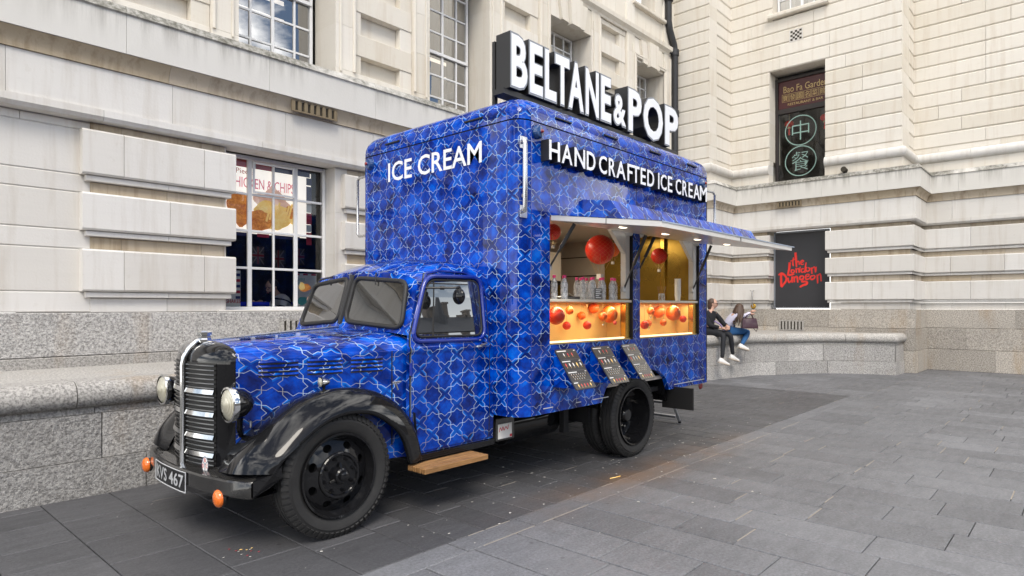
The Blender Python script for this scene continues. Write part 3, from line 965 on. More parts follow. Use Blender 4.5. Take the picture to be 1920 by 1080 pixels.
for n in range(4):
    a, b = PX[n][1] - .107, PX[n + 1][0] + .107
    if n == 0:
        sash(lw, a + .02, 5.44, 1.60, 3.79, 8.90, (4.23, 4.59, 4.94), (2.20, 2.73, 3.25), (.062, .03, .062), M['glass'])
        # awning light that stands a little open in the top middle
        mb = MB()
        for xx in (4.262, 4.905 - .03): mb.bbox(xx, xx + .03, 8.845, 8.868, 3.27, 3.72, .004)
        for zz in (3.27, 3.69): mb.bbox(4.293, 4.874, 8.846, 8.867, zz, zz + .03, .004)
        mb.build('opening_light', M['winwhite'], lw)
    else:
        sash(lw, a + .02, b - .02, 1.60, 3.79, 8.90, (a + .4, a + .78, a + 1.15), (2.20, 2.73, 3.25), .045, M['glass'])
    for u, v in ((a - .16, a + .019), (b - .019, b + .16) if n else (5.443, b + .16)):
        for z0, z1 in ((1.608, 2.46), (2.46, 3.10), (3.10, 3.792)):
            stone('jamb_stone', M['stone'], lw, 'Y', u, v, FY + .115, 9.0, z0, z1, .002)
    stone('window_sill', M['stone'], lw, 'Y', a - .1, b + .1, FY + .06, 8.95, 1.584, 1.606, 0.004)
# dark rooms behind
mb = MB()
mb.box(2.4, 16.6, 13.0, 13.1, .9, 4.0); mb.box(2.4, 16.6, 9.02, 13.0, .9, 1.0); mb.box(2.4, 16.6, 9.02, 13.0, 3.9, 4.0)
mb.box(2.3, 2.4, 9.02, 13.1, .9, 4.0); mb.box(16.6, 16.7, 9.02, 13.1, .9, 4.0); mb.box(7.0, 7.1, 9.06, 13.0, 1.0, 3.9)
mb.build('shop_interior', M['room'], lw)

# ---- first floor
UY = 9.05
WIN = [(0.59, 2.16), (4.13, 5.70), (7.67, 9.24), (11.21, 12.78), (14.75, 16.32)]
ZT = 8.22
piers_up = [(-1.2, 0.59)] + [(WIN[i][1], WIN[i + 1][0]) for i in range(4)] + [(16.32, 17.0)]
for k, (a, b) in enumerate(piers_up):
    wide = b - a > 1.5
    lp, rp = (a, a + .38), (b - .38, b)
    if not wide: lp, rp = (a, min(b, a + .38)), None
    for q in (lp, rp):
        if q is None or (k == 0 and q == lp): continue
        side = 1 if q == lp else -1
        z = 5.2; h = 0.72
        first = True
        while z < 11.6:
            z1 = z + (0.30 if first else h); first = False
            stone('pilaster_stone', M['stone_up'], lw, 'Y', q[0], q[1], UY - .05, 9.62, z, z1, 0.003)
            z = z1
        # roll moulding on the side away from the window
        xm = q[1] - .03 if side == 1 else q[0] + .03
        MB().tube([(xm, UY - .055, 5.5), (xm, UY - .055, 8.75)], .028, 8).build('roll_moulding', M['stone_up'], lw, 40)
        xm = q[0] + .09 if side == 1 else q[1] - .09
        MB().bbox(xm - .02, xm + .02, UY - .075, UY - .049, 5.45, 8.6, .008).build('fillet_moulding', M['stone_up'], lw)
    if not wide: continue
    pa, pb = a + .383, b - .383
    z = 5.2; i = 0
    rows = [(5.2, 5.52, 'band'), (5.52, 5.83, 'rec'), (5.83, 6.18, 'band'), (6.18, 6.56, 'rec'), (6.56, 6.90, 'band'), (6.90, 7.28, 'rec'), (7.28, 7.62, 'band'),
            (7.62, 8.0, 'rec'), (8.0, 8.36, 'band'), (8.36, 8.70, 'rec'), (8.70, 8.82, 'band')]
    for z0, z1, kind in rows:
        if kind == 'band':
            stone('stone_band', M['stone_up'], lw, 'Y', pa, pb, UY, 9.5, z0, z1, 0.004)
        else:
            stone('stone_block', M['stone_up'], lw, 'Y', pa, pa + .14, UY + .015, 9.5, z0, z1, 0.003)
            stone('stone_block', M['stone_up'], lw, 'Y', pb - .25, pb, UY + .015, 9.5, z0, z1, 0.003)
            stone('recessed_panel', M['stone_up'], lw, 'Y', pa + .14, pb - .25, UY + .15, 9.5, z0, z1, 0.002)
for k, (a, b) in enumerate(WIN):
    # lintel with splayed keystone
    for u, v in split(a, b, (0.52,)):
        stone('lintel_stone', M['stone_up'], lw, 'Y', u, v, UY - .03, 9.62, ZT, 8.82, 0.004)
    m = (a + b) / 2
    MB().prism([(m - .17, ZT - .06), (m + .17, ZT - .06), (m + .24, 8.80), (m - .24, 8.80)], 'y', UY - .19, UY - .032, tone=.6).build('keystone', M['stone_up'], lw)
    for sx in (-1, 1):
        MB().prism([(m + sx * .19, ZT - .03), (m + sx * .43, ZT - .01), (m + sx * .55, 8.78), (m + sx * .26, 8.78)], 'y', UY - .11, UY - .032, tone=.45).build('voussoir', M['stone_up'], lw)
    if k == 4:
        # architrave with a cornice hood
        for q, dd in ((.16, .09), (.11, .06)):
            pth = [(a + .02 - q + .1, 5.4), (a + .02 - q + .1, ZT + q - .03), (b - .02 + q - .1, ZT + q - .03), (b - .02 + q - .1, 5.4)]
            mbx = MB()
            for i in range(3):
                mbx.tube([(pth[i][0], UY - .05 - dd * .4, pth[i][1]), (pth[i + 1][0], UY - .05 - dd * .4, pth[i + 1][1])], .035, 6)
            mbx.build('architrave_moulding', M['stone_up'], lw, 30)
    # white sash
    w = (b - a)
    xs = [a + w * .06 + .36 * t for t in (1, 2, 3)]
    fr = sash(lw, a + .06, b - .10, 5.36, ZT - .02, 9.55, [a + .42, a + .78, a + 1.15], [5.75, 6.18, 6.60, 7.02, 7.44, 7.86], (.035, .05, .035), M['glass_up'])
    MB().bbox(a + .1, b - .12, 9.50, 9.525, 6.58, 6.64, .005).build('meeting_rail', M['winwhite'], lw)
    # blinds and a ceiling light inside
    MB().box(a + 1.1, b + .25, 9.75, 9.78, 5.3, 8.25).build('window_blind', M['curtain'], lw)
    MB().box(a - .9, b + .6, 10.6, 10.68, 7.0, 7.04).build('tube_light', M['tube'], lw)
    MB().box(a - .6, b + .9, 11.9, 11.98, 7.3, 7.34).build('tube_light', M['tube'], lw)
# string course above, then plain storey
SC_ = [(-.3, 8.83), (.05, 8.83), (.07, 8.88), (.15, 8.95), (.16, 9.05), (.10, 9.10), (-.3, 9.12)]
course([(-1.2, UY), (17.0, UY)], SC_, 'string_course', M['stone_up'], lw, (1.4, 1.7))
z = 9.12
while z < 12.4:
    for u, v in split(-1.2, 17.0, (1.5, 1.9, 2.3)):
        if z > 9.75 and any(a < (u + v) / 2 < b for a, b in WIN): continue
        stone('stone_block', M['stone_up'], lw, 'Y', u, v, UY - .0, 9.5, z, z + .66, 0.004)
    z += .66
for a, b in WIN[3:]:
    stone('window_sill', M['stone_up'], lw, 'Y', a - .12, b + .12, UY - .12, 9.5, 9.66, 9.76, 0.02)
mb = MB()
mb.box(-1.2, 17.0, 9.63, 9.75, 12.4, 17.0)
mb.build('upper_wall', M['stone_up'], lw)
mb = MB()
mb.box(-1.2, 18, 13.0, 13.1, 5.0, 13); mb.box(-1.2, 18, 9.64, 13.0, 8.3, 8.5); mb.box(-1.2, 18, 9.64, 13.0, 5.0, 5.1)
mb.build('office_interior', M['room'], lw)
lat = MB()
for i in range(4):
    for j in range(4):
        if (i + j) % 2 == 0: lat.box(16.38 + .07 * i, 16.45 + .07 * i, UY - .012, UY - .003, 9.25 + .07 * j, 9.32 + .07 * j)
lat.build('lattice_vent', M['vent'], lw)

# ---- bench that follows the wall and turns across the corner
bench = thing('stone_bench', 'long grey granite ledge with rounded nose along the foot of the building', 'bench', (10, 6.6, 0))
BP = [(-1.2, 6.5), (13.4, 6.42), (15.33, 6.03), (15.75, 5.68)]
ctrl = [(15.75, 5.68), (16.42, 5.36), (16.94, 4.93), (17.30, 4.40), (17.5, 3.95), (17.60, 3.52)]
BP = BP + ctrl[1:]
BP += [(18.36, 3.50)]
NOSE = [(-.5, .775), (.01, .775), (.045, .80), (.07, .845), (.07, .90), (.045, .955), (.0, .988), (-.06, 1.0), (-.5, .985)]
FIL = [(-.5, .715), (-.02, .715), (-.02, .771), (-.5, .771)]
UPB = [(-.5, .318), (.0, .318), (.0, .711), (-.5, .711)]
LOB = [(-.5, 0), (.02, 0), (.02, .312), (-.5, .312)]
course(BP, NOSE, 'coping_stone', M['granite_s'], bench, (1.25, 1.5, 1.6), gap=.008, smooth=40)
course(BP, FIL, 'fillet_stone', M['granite_s'], bench, (1.3, 1.6), gap=.006)
course(BP, UPB, 'granite_block', M['granite'], bench, (1.0, 1.35, 1.6), gap=.010)
course(BP, LOB, 'granite_block', M['granite'], bench, (1.2, 1.5, 1.8), gap=.010)
nrm = miter(BP)
inner = [(Vector(p) - n * .45) for p, n in zip(BP, nrm)]
back = [(-1.2, 8.42), (17.0, 8.42), (18.4, 8.42), (18.4, 3.6)]
poly = [(p.x, p.y) for p in inner[:-1]] + back[::-1]
MB().add([(x_, y_, .978) for x_, y_ in poly], [tuple(range(len(poly)))]).build('bench_seat', M['granite_s'], bench)

# ================================================================== BUILDING, wing at the end
rw = thing('stone_building', 'pale limestone end wing with grooved courses, restaurant window above and boarded window below', 'building', (19, 4, 0))
RX = 18.46
WY0, WY1 = 5.36, 6.84
cutsA = [(0.5,), (0.35, 0.8)]
# corner pier and its flank
pier(rw, 'X', 7.9, 8.85, 17.0, 17.5, [(), ()], True, False)
pier(rw, 'Y', 17.48, 18.75, 7.9, 8.6, [(), ()], False, False)
pier(rw, 'X', WY1, 8.2, RX, 19.3, [(), ()], True, False)
pier(rw, 'X', 3.29, WY1 - 1.48, RX, 19.3, [(0.45,), (0.55,)], True, True)
pier(rw, 'Y', 18.6, 20.3, 3.29, 4.2, [(), ()], False, False)
pier(rw, 'X', -5.0, 3.6, 19.9, 20.5, [(.15, .32, .5, .68, .85), (.1, .25, .42, .58, .77, .9)], False, False)
for z0, z1, mt, e in [(1.1, 1.582, 'granite_w', 0), (0.55, 1.095, 'granite_w', .01), (0.0, 0.545, 'granite_w', .02)]:
    for u, v in split(3.25, 8.5, (1.35, 1.75, 2.0)):
        stone('granite_block', M[mt], rw, 'X', u, v, RX - .06 - e, 19.2, z0, z1, 0.008)
    stone('granite_block', M[mt], rw, 'Y', 18.52, 20.2, 3.245 - e, 4.0, z0, z1, 0.008)
    for u, v in split(-5.0, 3.5, (1.4, 1.8)):
        stone('granite_block', M[mt], rw, 'X', u, v, 19.84 - e, 20.5, z0, z1, 0.008)
    stone('granite_block', M[mt], rw, 'X', 7.9, 8.5, 16.94 - e, 17.6, z0, z1, 0.008)
    stone('granite_block', M[mt], rw, 'Y', 17.0, 18.7, 7.85 - e, 8.5, z0, z1, 0.008)
course2(rw, PARA, 'parapet_stone', M['weathered'], (1.35, 1.6), SALL, STOT)
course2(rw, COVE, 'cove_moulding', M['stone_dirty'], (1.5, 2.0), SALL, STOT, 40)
course2(rw, FRIEZE, 'frieze_stone', M['stone'], (1.3, 1.6), SALL, STOT)
course2(rw, BAND, 'band_moulding', M['stone'], (1.5, 1.9), SALL, STOT)
slot_vent(rw, 'X', 5.95, 6.55, RX - .115, 4.45, 4.57, 7)
slot_vent(rw, 'X', 5.90, 6.52, RX - .075, 1.02, 1.24, 7, M['granite_s'])
# upper grooved courses
UXP = [(17.0, 9.05), (17.0, 7.97), (18.46, 7.97), (18.46, 3.55), (19.9, 3.55), (19.9, -5)]
P_ = 0.36
rows = [5.82 + P_ * i for i in range(16)]
for i, z0 in enumerate(rows):
    z1 = z0 + P_
    def run(face, a, b, d, deep, sizes=(1.3, 1.7, 2.1)):
        for u, v in split(min(a, b), max(a, b), sizes):
            stone('stone_course', M['stone_up'], rw, face, u, v, d, deep, z0, z1, 0.030, gap=.0024)
    run('X', 7.97, 9.3, 17.0, 17.5); run('Y', 17.45, 18.8, 7.97, 8.8, (1.4,))
    if z0 < 8.2:
        run('X', WY1, 8.2, RX, 19.3); run('X', 3.55, WY0, RX, 19.3, (0.9, 1.3))
    elif 9.7 < z0:
        run('X', 6.75, 8.2, RX, 19.3); run('X', 3.55, 5.35, RX, 19.3, (0.9, 1.3))
    else:
        run('X', 3.55, 8.2, RX, 19.3)
    run('Y', 18.6, 20.3, 3.55, 4.4, (1.9,)); run('X', -5, 3.9, 19.9, 20.5, (1.5, 2.0))
# plain course and torus above the string course
TOR = [(-.3, 5.42), (.05, 5.42), (.105, 5.46), (.13, 5.53), (.12, 5.61), (.07, 5.67), (.0, 5.69), (-.3, 5.69)]
PLN = [(-.3, 5.17), (.03, 5.17), (.03, 5.415), (-.3, 5.415)]
for seg in ([(17.0, 9.05), (17.0, 7.97), (18.46, 7.97), (18.46, WY1)], [(18.46, WY0), (18.46, 3.55), (19.9, 3.55), (19.9, -5)]):
    course(seg, PLN, 'stone_block', M['stone_up'], rw, (1.3, 1.7))
    course(seg, TOR, 'torus_moulding', M['stone'], rw, (1.5, 2.2), smooth=40)
    course(seg, [(-.3, 5.695), (.0, 5.695), (.0, 5.815), (-.3, 5.815)], 'stone_block', M['stone_up'], rw, (1.3, 1.9))
mb = MB()
mb.box(19.35, 19.45, 3.6, 5.2, 0, 17); mb.box(19.35, 19.45, 7.0, 9.1, 0, 17); mb.box(17.4, 19.4, 8.9, 9.0, 5, 17)
mb.box(19.35, 19.45, 5.2, 7.0, 8.3, 9.7); mb.box(17.05, 17.2, 8.0, 9.8, 11.5, 17); mb.box(18.55, 18.7, 3.6, 8, 11.55, 17); mb.box(20.0, 20.1, -5, 3.6, 11.55, 17)
mb.box(18.47, 20.05, 3.6, 3.7, 11.55, 17)
mb.build('upper_wall', M['stone_up'], rw)
# restaurant window
mb = MB()
gx = 18.95
for y0, y1, z0, z1 in [(WY1 - .075, WY1, 5.1, 8.22), (WY0, WY0 + .06, 5.1, 8.22), (WY0 + .061, WY1 - .076, 7.20, 7.34), (WY0 + .061, WY1 - .076, 8.14, 8.22)]:
    mb.bbox(gx - .05, gx + .06, y0, y1, z0, z1, .006)
rwin = mb.build('restaurant_window', M['brownframe'], rw)
MB().box(gx + .001, gx + .02, WY0 + .07, WY1 - .08, 7.342, 8.138).build('sign_panel', M['maroon'], rwin)
ny, nz, nx = Vector((0, -1, 0)), Vector((0, 0, 1)), Vector((-1, 0, 0))
mb = MB(); put_text(mb, 'Bao Fa Garden', (gx - .006, 6.62, 7.80), ny, nz, nx, 1.18, .19, ext=.002); mb.build('sign_lettering', M['goldprint'], rwin)
mb = MB(); put_text(mb, 'RESTAURANT & BAR', (gx - .006, 6.50, 7.42), ny, nz, nx, .95, .07, ext=.002, off=.005); mb.build('sign_lettering', M['goldprint'], rwin)
for i, ch in enumerate('寶發園名菜館'):
    mb = MB(); y0 = 6.66 - i * .2
    for (p, q, r_, s_) in ((y0, y0 - .185, 7.54, 7.548), (y0, y0 - .185, 7.752, 7.76), (y0, y0 - .008, 7.548, 7.752), (y0 - .177, y0 - .185, 7.548, 7.752)):
        mb.box(gx - .008, gx - .002, q, p, r_, s_)
    put_text(mb, ch, (gx - .007, y0 - .022, 7.568), ny, nz, nx, .14, .165, ext=.001)
    mb.build('sign_character', M['goldprint'], rwin)
MB().add([(gx, WY0 + .06, 5.1), (gx, WY1 - .07, 5.1), (gx + .006, WY1 - .07, 7.2), (gx + .006, WY0 + .06, 7.2)], [(0, 1, 2, 3)]).build('pane', M['glass'], rwin)
for ch, zc in (('中', 6.66), ('餐', 5.79)):
    mb = MB()
    rows_ = [[(gx - .005, 6.15 + r_ * math.cos(t), zc + r_ * math.sin(t)) for r_ in (.405, .43)] for t in [2 * math.pi * k / 48 for k in range(49)]]
    mb.grid(rows_)
    put_text(mb, ch, (gx - .006, 6.15 + .235, zc - .27), ny, nz, nx, .47, .54, off=-.012, ext=.001)
    mb.build('window_character', M['mint'], rwin)
mb = MB()
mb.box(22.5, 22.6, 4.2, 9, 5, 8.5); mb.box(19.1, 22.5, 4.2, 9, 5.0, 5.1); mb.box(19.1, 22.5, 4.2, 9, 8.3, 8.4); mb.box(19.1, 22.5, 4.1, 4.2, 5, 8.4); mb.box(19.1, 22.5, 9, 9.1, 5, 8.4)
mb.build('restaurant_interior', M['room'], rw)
for k, (yy, zz) in enumerate(((6.60, 7.0), (5.62, 7.0))):
    t = thing('red_lantern', ('red paper lantern hanging behind the round window characters, nearer the drainpipe corner', 'red paper lantern hanging behind the restaurant glass, beside the right window edge')[k], 'lantern', (19.35, yy, zz), 'lanterns in the restaurant window')
    MB().ball((19.35, yy, zz), .13, 14, 8, sz=.8).build('lantern_shade', M['lantern'], t, 40)
    MB().tube([(19.35, yy, zz + .1), (19.35, yy, 8.25)], .006, 5).tube([(19.35, yy, zz - .09), (19.35, yy, zz - .13)], .05, 8).build('lantern_cord', M['goldprint'], t)
    MB().tube([(19.35, yy, zz - .1), (19.35, yy, zz - .32)], [.02, .03], 6).build('tassel', M['lantern'], t)
# window at the top edge
sash_y = MB()
for y0, y1, z0, z1 in [(6.67, 6.73, 9.93, 12), (5.37, 5.43, 9.93, 12), (5.44, 6.66, 9.93, 9.99), (6.02, 6.09, 9.99, 12), (6.36, 6.39, 9.99, 12), (5.72, 5.75, 9.99, 12), (5.44, 6.66, 10.4, 10.43)]:
    sash_y.box(18.78, 18.84, y0, y1, z0, z1)
uw = sash_y.build('window', M['winwhite'], rw)
MB().add([(18.81, 5.4, 9.95), (18.81, 6.7, 9.95), (18.81, 6.7, 12), (18.81, 5.4, 12)], [(0, 1, 2, 3)]).build('pane', M['glass_up'], uw)
MB().box(18.95, 18.98, 5.4, 5.95, 9.9, 12).box(18.95, 18.98, 6.3, 6.7, 9.9, 12).build('curtain', M['poster'], uw)
stone('window_sill', M['stone_up'], rw, 'X', 5.24, 6.86, RX - .14, 19.2, 9.80, 9.93, 0.03)
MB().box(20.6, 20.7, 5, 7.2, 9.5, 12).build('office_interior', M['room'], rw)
lat = MB()
for i in range(5):
    for j in range(5):
        if (i + j) % 2 == 0: lat.box(RX - .010, RX - .002, 5.96 + .06 * i, 6.02 + .06 * i, 9.06 + .055 * j, 9.115 + .055 * j)
lat.box(RX - .006, RX - .0015, 5.93, 6.29, 9.03, 9.365, 1)
lat.build('lattice_vent', [M['vent'], M['stone']], rw)
MB().tube([(RX - .20, 4.85, 5.26), (RX - .04, 4.85, 5.24)], .07, 12).build('overflow_pipe', M['vent'], rw, 40)

# boarded window
bd = thing('sign_board', 'charcoal board with red brush lettering fixed in the ground floor window opening', 'sign', (18.8, 6.1, 1.6))
BXP = 18.80
MB().bbox(BXP, BXP + .03, WY0 - .02, WY1 - .045, 1.63, 3.74, .004).build('board', M['board'], bd)
mb = MB()
mb.bbox(BXP - .015, BXP + .05, WY1 - .044, WY1, 1.60, 3.79, .004); mb.bbox(BXP - .015, BXP + .05, WY0 - .02, WY1 - .045, 1.60, 1.629, .004); mb.bbox(BXP - .015, BXP + .05, WY0 - .02, WY1 - .045, 3.741, 3.79, .004)
mb.build('board_frame', M['rim'], bd)
# lettering traced stroke by stroke: (u, v) on a 1188 x 1080 grid of the board
def bmap(u, v): return (BXP - .004 - random.uniform(0, .001), 6.815 - (u - 40) * .001345, 3.372 - v * .00140)
ST = [
    ([(428, 232), (418, 300), (418, 372), (430, 408)], [16, 26, 34, 22]), ([(362, 306), (420, 290), (462, 262)], [16, 22, 12]),
    ([(468, 136), (476, 220), (484, 330), (490, 432)], [44, 48, 40, 26]), ([(490, 352), (520, 316), (540, 330), (546, 388)], [18, 26, 26, 24]),
    ([(566, 346), (608, 338), (632, 312), (602, 300), (574, 336), (590, 380), (640, 376)], [16, 20, 24, 22, 26, 26, 14]),
    ([(352, 330), (344, 430), (328, 520), (312, 588)], [50, 46, 40, 36]), ([(306, 586), (360, 582), (446, 570)], [40, 34, 22]),
    ([(430, 486), (388, 490), (384, 534), (420, 546), (448, 516), (430, 484)], [22, 28, 28, 26, 26, 20]),
    ([(478, 450), (486, 510), (488, 552)], [24, 28, 26]), ([(486, 480), (520, 462), (536, 480), (546, 548)], [18, 24, 28, 26]), ([(566, 426), (556, 480), (552, 530)], [18, 24, 22]),
    ([(640, 470), (598, 474), (584, 520), (610, 540), (650, 520)], [20, 28, 30, 28, 20]), ([(684, 346), (668, 440), (656, 552)], [22, 30, 30]),
    ([(700, 440), (676, 480), (700, 524), (740, 510), (756, 470), (720, 452)], [20, 26, 28, 26, 24, 20]),
    ([(784, 452), (792, 510), (798, 576)], [26, 34, 26]), ([(796, 480), (836, 446), (860, 470), (868, 552)], [18, 28, 32, 28]), ([(880, 440), (878, 500), (874, 540)], [16, 26, 18]),
    ([(120, 580), (180, 552), (240, 580), (284, 650), (266, 720), (214, 786), (180, 830)], [24, 52, 44, 40, 40, 42, 34]), ([(176, 552), (172, 650), (176, 760), (180, 824)], [44, 48, 46, 40]),
    ([(318, 640), (322, 700), (336, 736), (370, 716), (392, 680)], [36, 36, 34, 28, 20]), ([(404, 618), (400, 680), (404, 744)], [34, 40, 30]), ([(332, 606), (400, 588), (420, 588)], [14, 18, 12]),
    ([(440, 616), (442, 680), (446, 736)], [30, 36, 30]), ([(446, 660), (480, 622), (504, 640), (516, 744)], [22, 32, 38, 30]),
    ([(620, 614), (570, 620), (556, 668), (590, 686), (632, 650), (628, 612)], [26, 34, 36, 32, 28, 24]), ([(632, 668), (600, 716), (600, 732), (660, 726), (700, 744), (690, 778), (620, 800), (556, 838)], [22, 30, 30, 36, 44, 44, 44, 30]),
    ([(668, 640), (730, 620), (736, 588), (690, 592), (672, 640), (690, 686), (752, 668)], [18, 24, 26, 26, 32, 32, 20]),
    ([(820, 616), (778, 626), (764, 664), (796, 690), (846, 664), (850, 620), (812, 612)], [24, 32, 34, 32, 30, 28, 22]),
    ([(900, 596), (906, 680), (908, 770)], [28, 34, 26]), ([(908, 630), (944, 586), (966, 610), (976, 730)], [18, 26, 28, 26]),
]
for pts, ws in ST:
    mb = MB(); ribbon(mb, pts, ws, bmap, 5); mb.build('brush_stroke', M['redpaint'], bd)

# drainpipe down the inside corner
dp = thing('drainpipe', 'black cast iron drainpipe with a double bend in the corner between the wings', 'drainpipe', (16.7, 8.9, 5.2))
MB().tube([(16.42, 8.92, 12), (16.42, 8.92, 9.75), (16.50, 8.92, 9.5), (16.70, 8.90, 9.15), (16.76, 8.90, 8.95), (16.76, 8.90, 5.2)], .095, 12).build('pipe', M['pipe'], dp, 40)
for zz in (10.3, 8.85, 7.1):
    xx = 16.42 if zz > 9.6 else 16.76
    MB().tube([(xx, 8.905, zz), (xx, 8.905, zz + .17)], .125, 12).box(xx - .2, xx + .2, 8.93, 8.99, zz + .04, zz + .13).build('pipe_collar', M['pipe'], dp, 40)

# ================================================================== river side, seen only as reflections
ob = thing('riverside_building', 'dark gabled riverside block with tall chimneys across the plaza', 'building', (20, -42, 0))
MB().box(-70, 110, -54, -42, 0, 7.6).build('wall', M['brick'], ob)
mb = MB()
mb.prism([(-54.5, 7.6), (-41.5, 7.6), (-46, 9.9), (-50, 9.9)], 'x', -70, 110)
rf = mb.build('roof', M['roof'], ob)
rr = random.Random(5)
for i in range(44):
    xx = 4 + i * 1.75 + rr.uniform(-.5, .5); h = rr.uniform(10.4, 12.6); w_ = rr.uniform(.16, .38)
    MB().box(xx - w_, xx + w_, -46.6, -45.8, 8.4, h).box(xx - w_ * 1.35, xx + w_ * 1.35, -46.7, -45.7, h, h + .22).build('chimney', M['brick'], rf)
for xx in (27.5, 36.2, 46.9, 60.0):
    MB().tube([(xx, -44.5, 7.6), (xx, -44.5, 9.8), (xx, -44.5, 13.2)], [.85, .7, .05], 8).build('spire', M['roof'], ob)

# ================================================================== TRUCK
YC = 4.93
tr = thing('ice_cream_truck', 'vintage ice cream truck wrapped in blue star pattern with black mudguards and open serving hatch', 'truck', (5.0, YC, 0))
SY, FX, BX, WY = 3.72, 4.20, 7.92, 6.14        # box: near side, front, back, wall side
CR = 0.15                                      # corner radius
ZB, ZSEAM, ZR0, ZTOP = 0.668, 3.315, 3.36, 3.60

# ---- box body. perimeter starts at the back of the near side and runs to the front, round the corner, across the front
def corner(cx, cy, a0, a1, n=6): return [(cx + CR * math.cos(RAD(a0 + (a1 - a0) * k / n)), cy + CR * math.sin(RAD(a0 + (a1 - a0) * k / n))) for k in range(n + 1)]
c_nf = corner(FX + CR, SY + CR, 270, 180)      # near front corner, from the near side to the front
c_ff = corner(FX + CR, WY - CR, 180, 90)
c_fb = corner(BX - CR * .6, WY - CR, 90, 0)
c_nb = [(BX, SY + .06), (BX - .02, SY + .02), (BX - .06, SY)]
# skin below the roof seam (front, wall side, back); the near side is built with its hatch
per = c_nf + c_ff + c_fb
def arc_u(pts, u0=0.0):
    u = [u0]
    for i in range(1, len(pts)): u.append(u[-1] + math.hypot(pts[i][0] - pts[i - 1][0], 1.16 * (pts[i][1] - pts[i - 1][1])))
    return u
UX0 = -(FX + CR)                               # u along the near side is -X, so the pattern flows round the corner
us = arc_u(per, UX0)
mb = MB()
zs = [ZB + .02, 1.3, 2.5, ZSEAM - .006]
mb.grid([[(x, y, z) for x, y in per] for z in zs], [[(u, z) for u in us] for z in zs])
mb.grid([[(x + (.02 if i < 3 else 0) * 0, y, ZB) for i, (x, y) in enumerate(per)], [(x, y, ZB + .02) for x, y in per]], [[(u, ZB) for u in us], [(u, ZB + .02) for u in us]])
box = mb.build('box_body', M['wrap'], tr, 40)
# near side: columns with hatch openings and wheel arch
HX = (4.616, 6.06, 6.205, 7.645); HZ0, HZ1 = 1.295, 2.50
AC, AR, AT = 6.16, 0.70, 0.955                 # wheel arch centre, half width, top
def zbot(x):
    t = (x - AC) / AR
    return ZB if abs(t) >= 1 else max(ZB, ZB + (AT - ZB) * math.sqrt(1 - abs(t) ** 2.4))
xs = sorted(set([FX + CR, HX[0], HX[1], HX[2], HX[3], BX - .06] + [AC - AR + 2 * AR * k / 20 for k in range(21)] + [4.9, 5.2]))
mb = MB()
def side_rows(x):
    return [zbot(x), HZ0, HZ1, ZSEAM - .006]
for i in range(len(xs) - 1):
    a, b = xs[i], xs[i + 1]
    ra, rb = side_rows(a), side_rows(b)
    m = (a + b) / 2
    for k in range(3):
        if k == 1 and (HX[0] < m < HX[1] or HX[2] < m < HX[3]): continue
        mb.add([(a, SY, ra[k]), (b, SY, rb[k]), (b, SY, rb[k + 1]), (a, SY, ra[k + 1])], [(0, 1, 2, 3)], 0, [(-a, ra[k]), (-b, rb[k]), (-b, rb[k + 1]), (-a, ra[k + 1])])
# bottom return and arch lip
low = [(x, zbot(x)) for x in xs]
mb.grid([[(x, SY, z) for x, z in low], [(x, SY + .05, z) for x, z in low]], [[(-x, z) for x, z in low], [(-x, z + .05) for x, z in low]])
mb.build('side_panel', M['wrap'], tr)
mb = MB()                                      # back edge post
mb.add([(BX - .06, SY, ZB), (BX - .02, SY + .02, ZB), (BX, SY + .06, ZB), (BX - .06, SY, ZSEAM), (BX - .02, SY + .02, ZSEAM), (BX, SY + .06, ZSEAM)], [(0, 1, 4, 3), (1, 2, 5, 4)], 0,
       [(-BX + .06, ZB), (-BX + .02, ZB), (-BX, ZB), (-BX + .06, ZSEAM), (-BX + .02, ZSEAM), (-BX, ZSEAM)])
mb.add([(BX, SY + .06, ZB), (BX, WY - CR, ZB), (BX, WY - CR, ZSEAM), (BX, SY + .06, ZSEAM)], [(0, 1, 2, 3)], 0, [(-BX - .1, ZB), (-BX - 2.3, ZB), (-BX - 2.3, ZSEAM), (-BX - .1, ZSEAM)])
mb.build('rear_panel', M['wrap'], tr)
MB().box(7.845, 7.858, SY - .004, SY - .0005, ZB + .03, ZSEAM - .02).build('rear_seam', M['black_dull'], tr)
# roof cap with rounded shoulder
full = c_nf + c_ff + c_fb + c_nb
RS = 0.17
rows, uvr = [], []
ctr = Vector(((FX + BX) / 2, (SY + WY) / 2))
prof = [(0.0, ZSEAM + .006), (0.0, ZR0)] + [(RS * (1 - math.cos(RAD(t))), ZR0 + (ZTOP - ZR0 - .05) * math.sin(RAD(t))) for t in (15, 30, 45, 60, 75, 90)] + [(.55, ZTOP - .02), (1.15, ZTOP)]
uf = arc_u(full, UX0)
vv = 0.0; vlist = [ZSEAM]
for k in range(1, len(prof)): vlist.append(vlist[-1] + math.hypot(prof[k][0] - prof[k - 1][0], prof[k][1] - prof[k - 1][1]))
def inset(x, y, d):
    hx, hy = (BX - FX) / 2, (WY - SY) / 2
    return (ctr.x + (x - ctr.x) * (hx - d) / hx, ctr.y + (y - ctr.y) * (hy - d) / hy)
dense = []
for i in range(len(full)):
    a, b = full[i], full[(i + 1) % len(full)]
    L_ = math.hypot(b[0] - a[0], b[1] - a[1]); nseg = max(1, int(L_ / .4))
    for k in range(nseg): dense.append((a[0] + (b[0] - a[0]) * k / nseg, a[1] + (b[1] - a[1]) * k / nseg))
dense.append(dense[0])
ud = arc_u(dense, UX0)
mb = MB()
mb.grid([[(*inset(x, y, min(d, 1.19)), z) for x, y in dense] for d, z in prof], [[(u, v) for u in ud] for v in vlist])
mb.build('roof', M['wrap'], tr, 40)
mb = MB()
rowz = [ZSEAM - .007, ZSEAM + .007]
mb.grid([[(*inset(x, y, .012), z) for x, y in dense] for z in rowz])
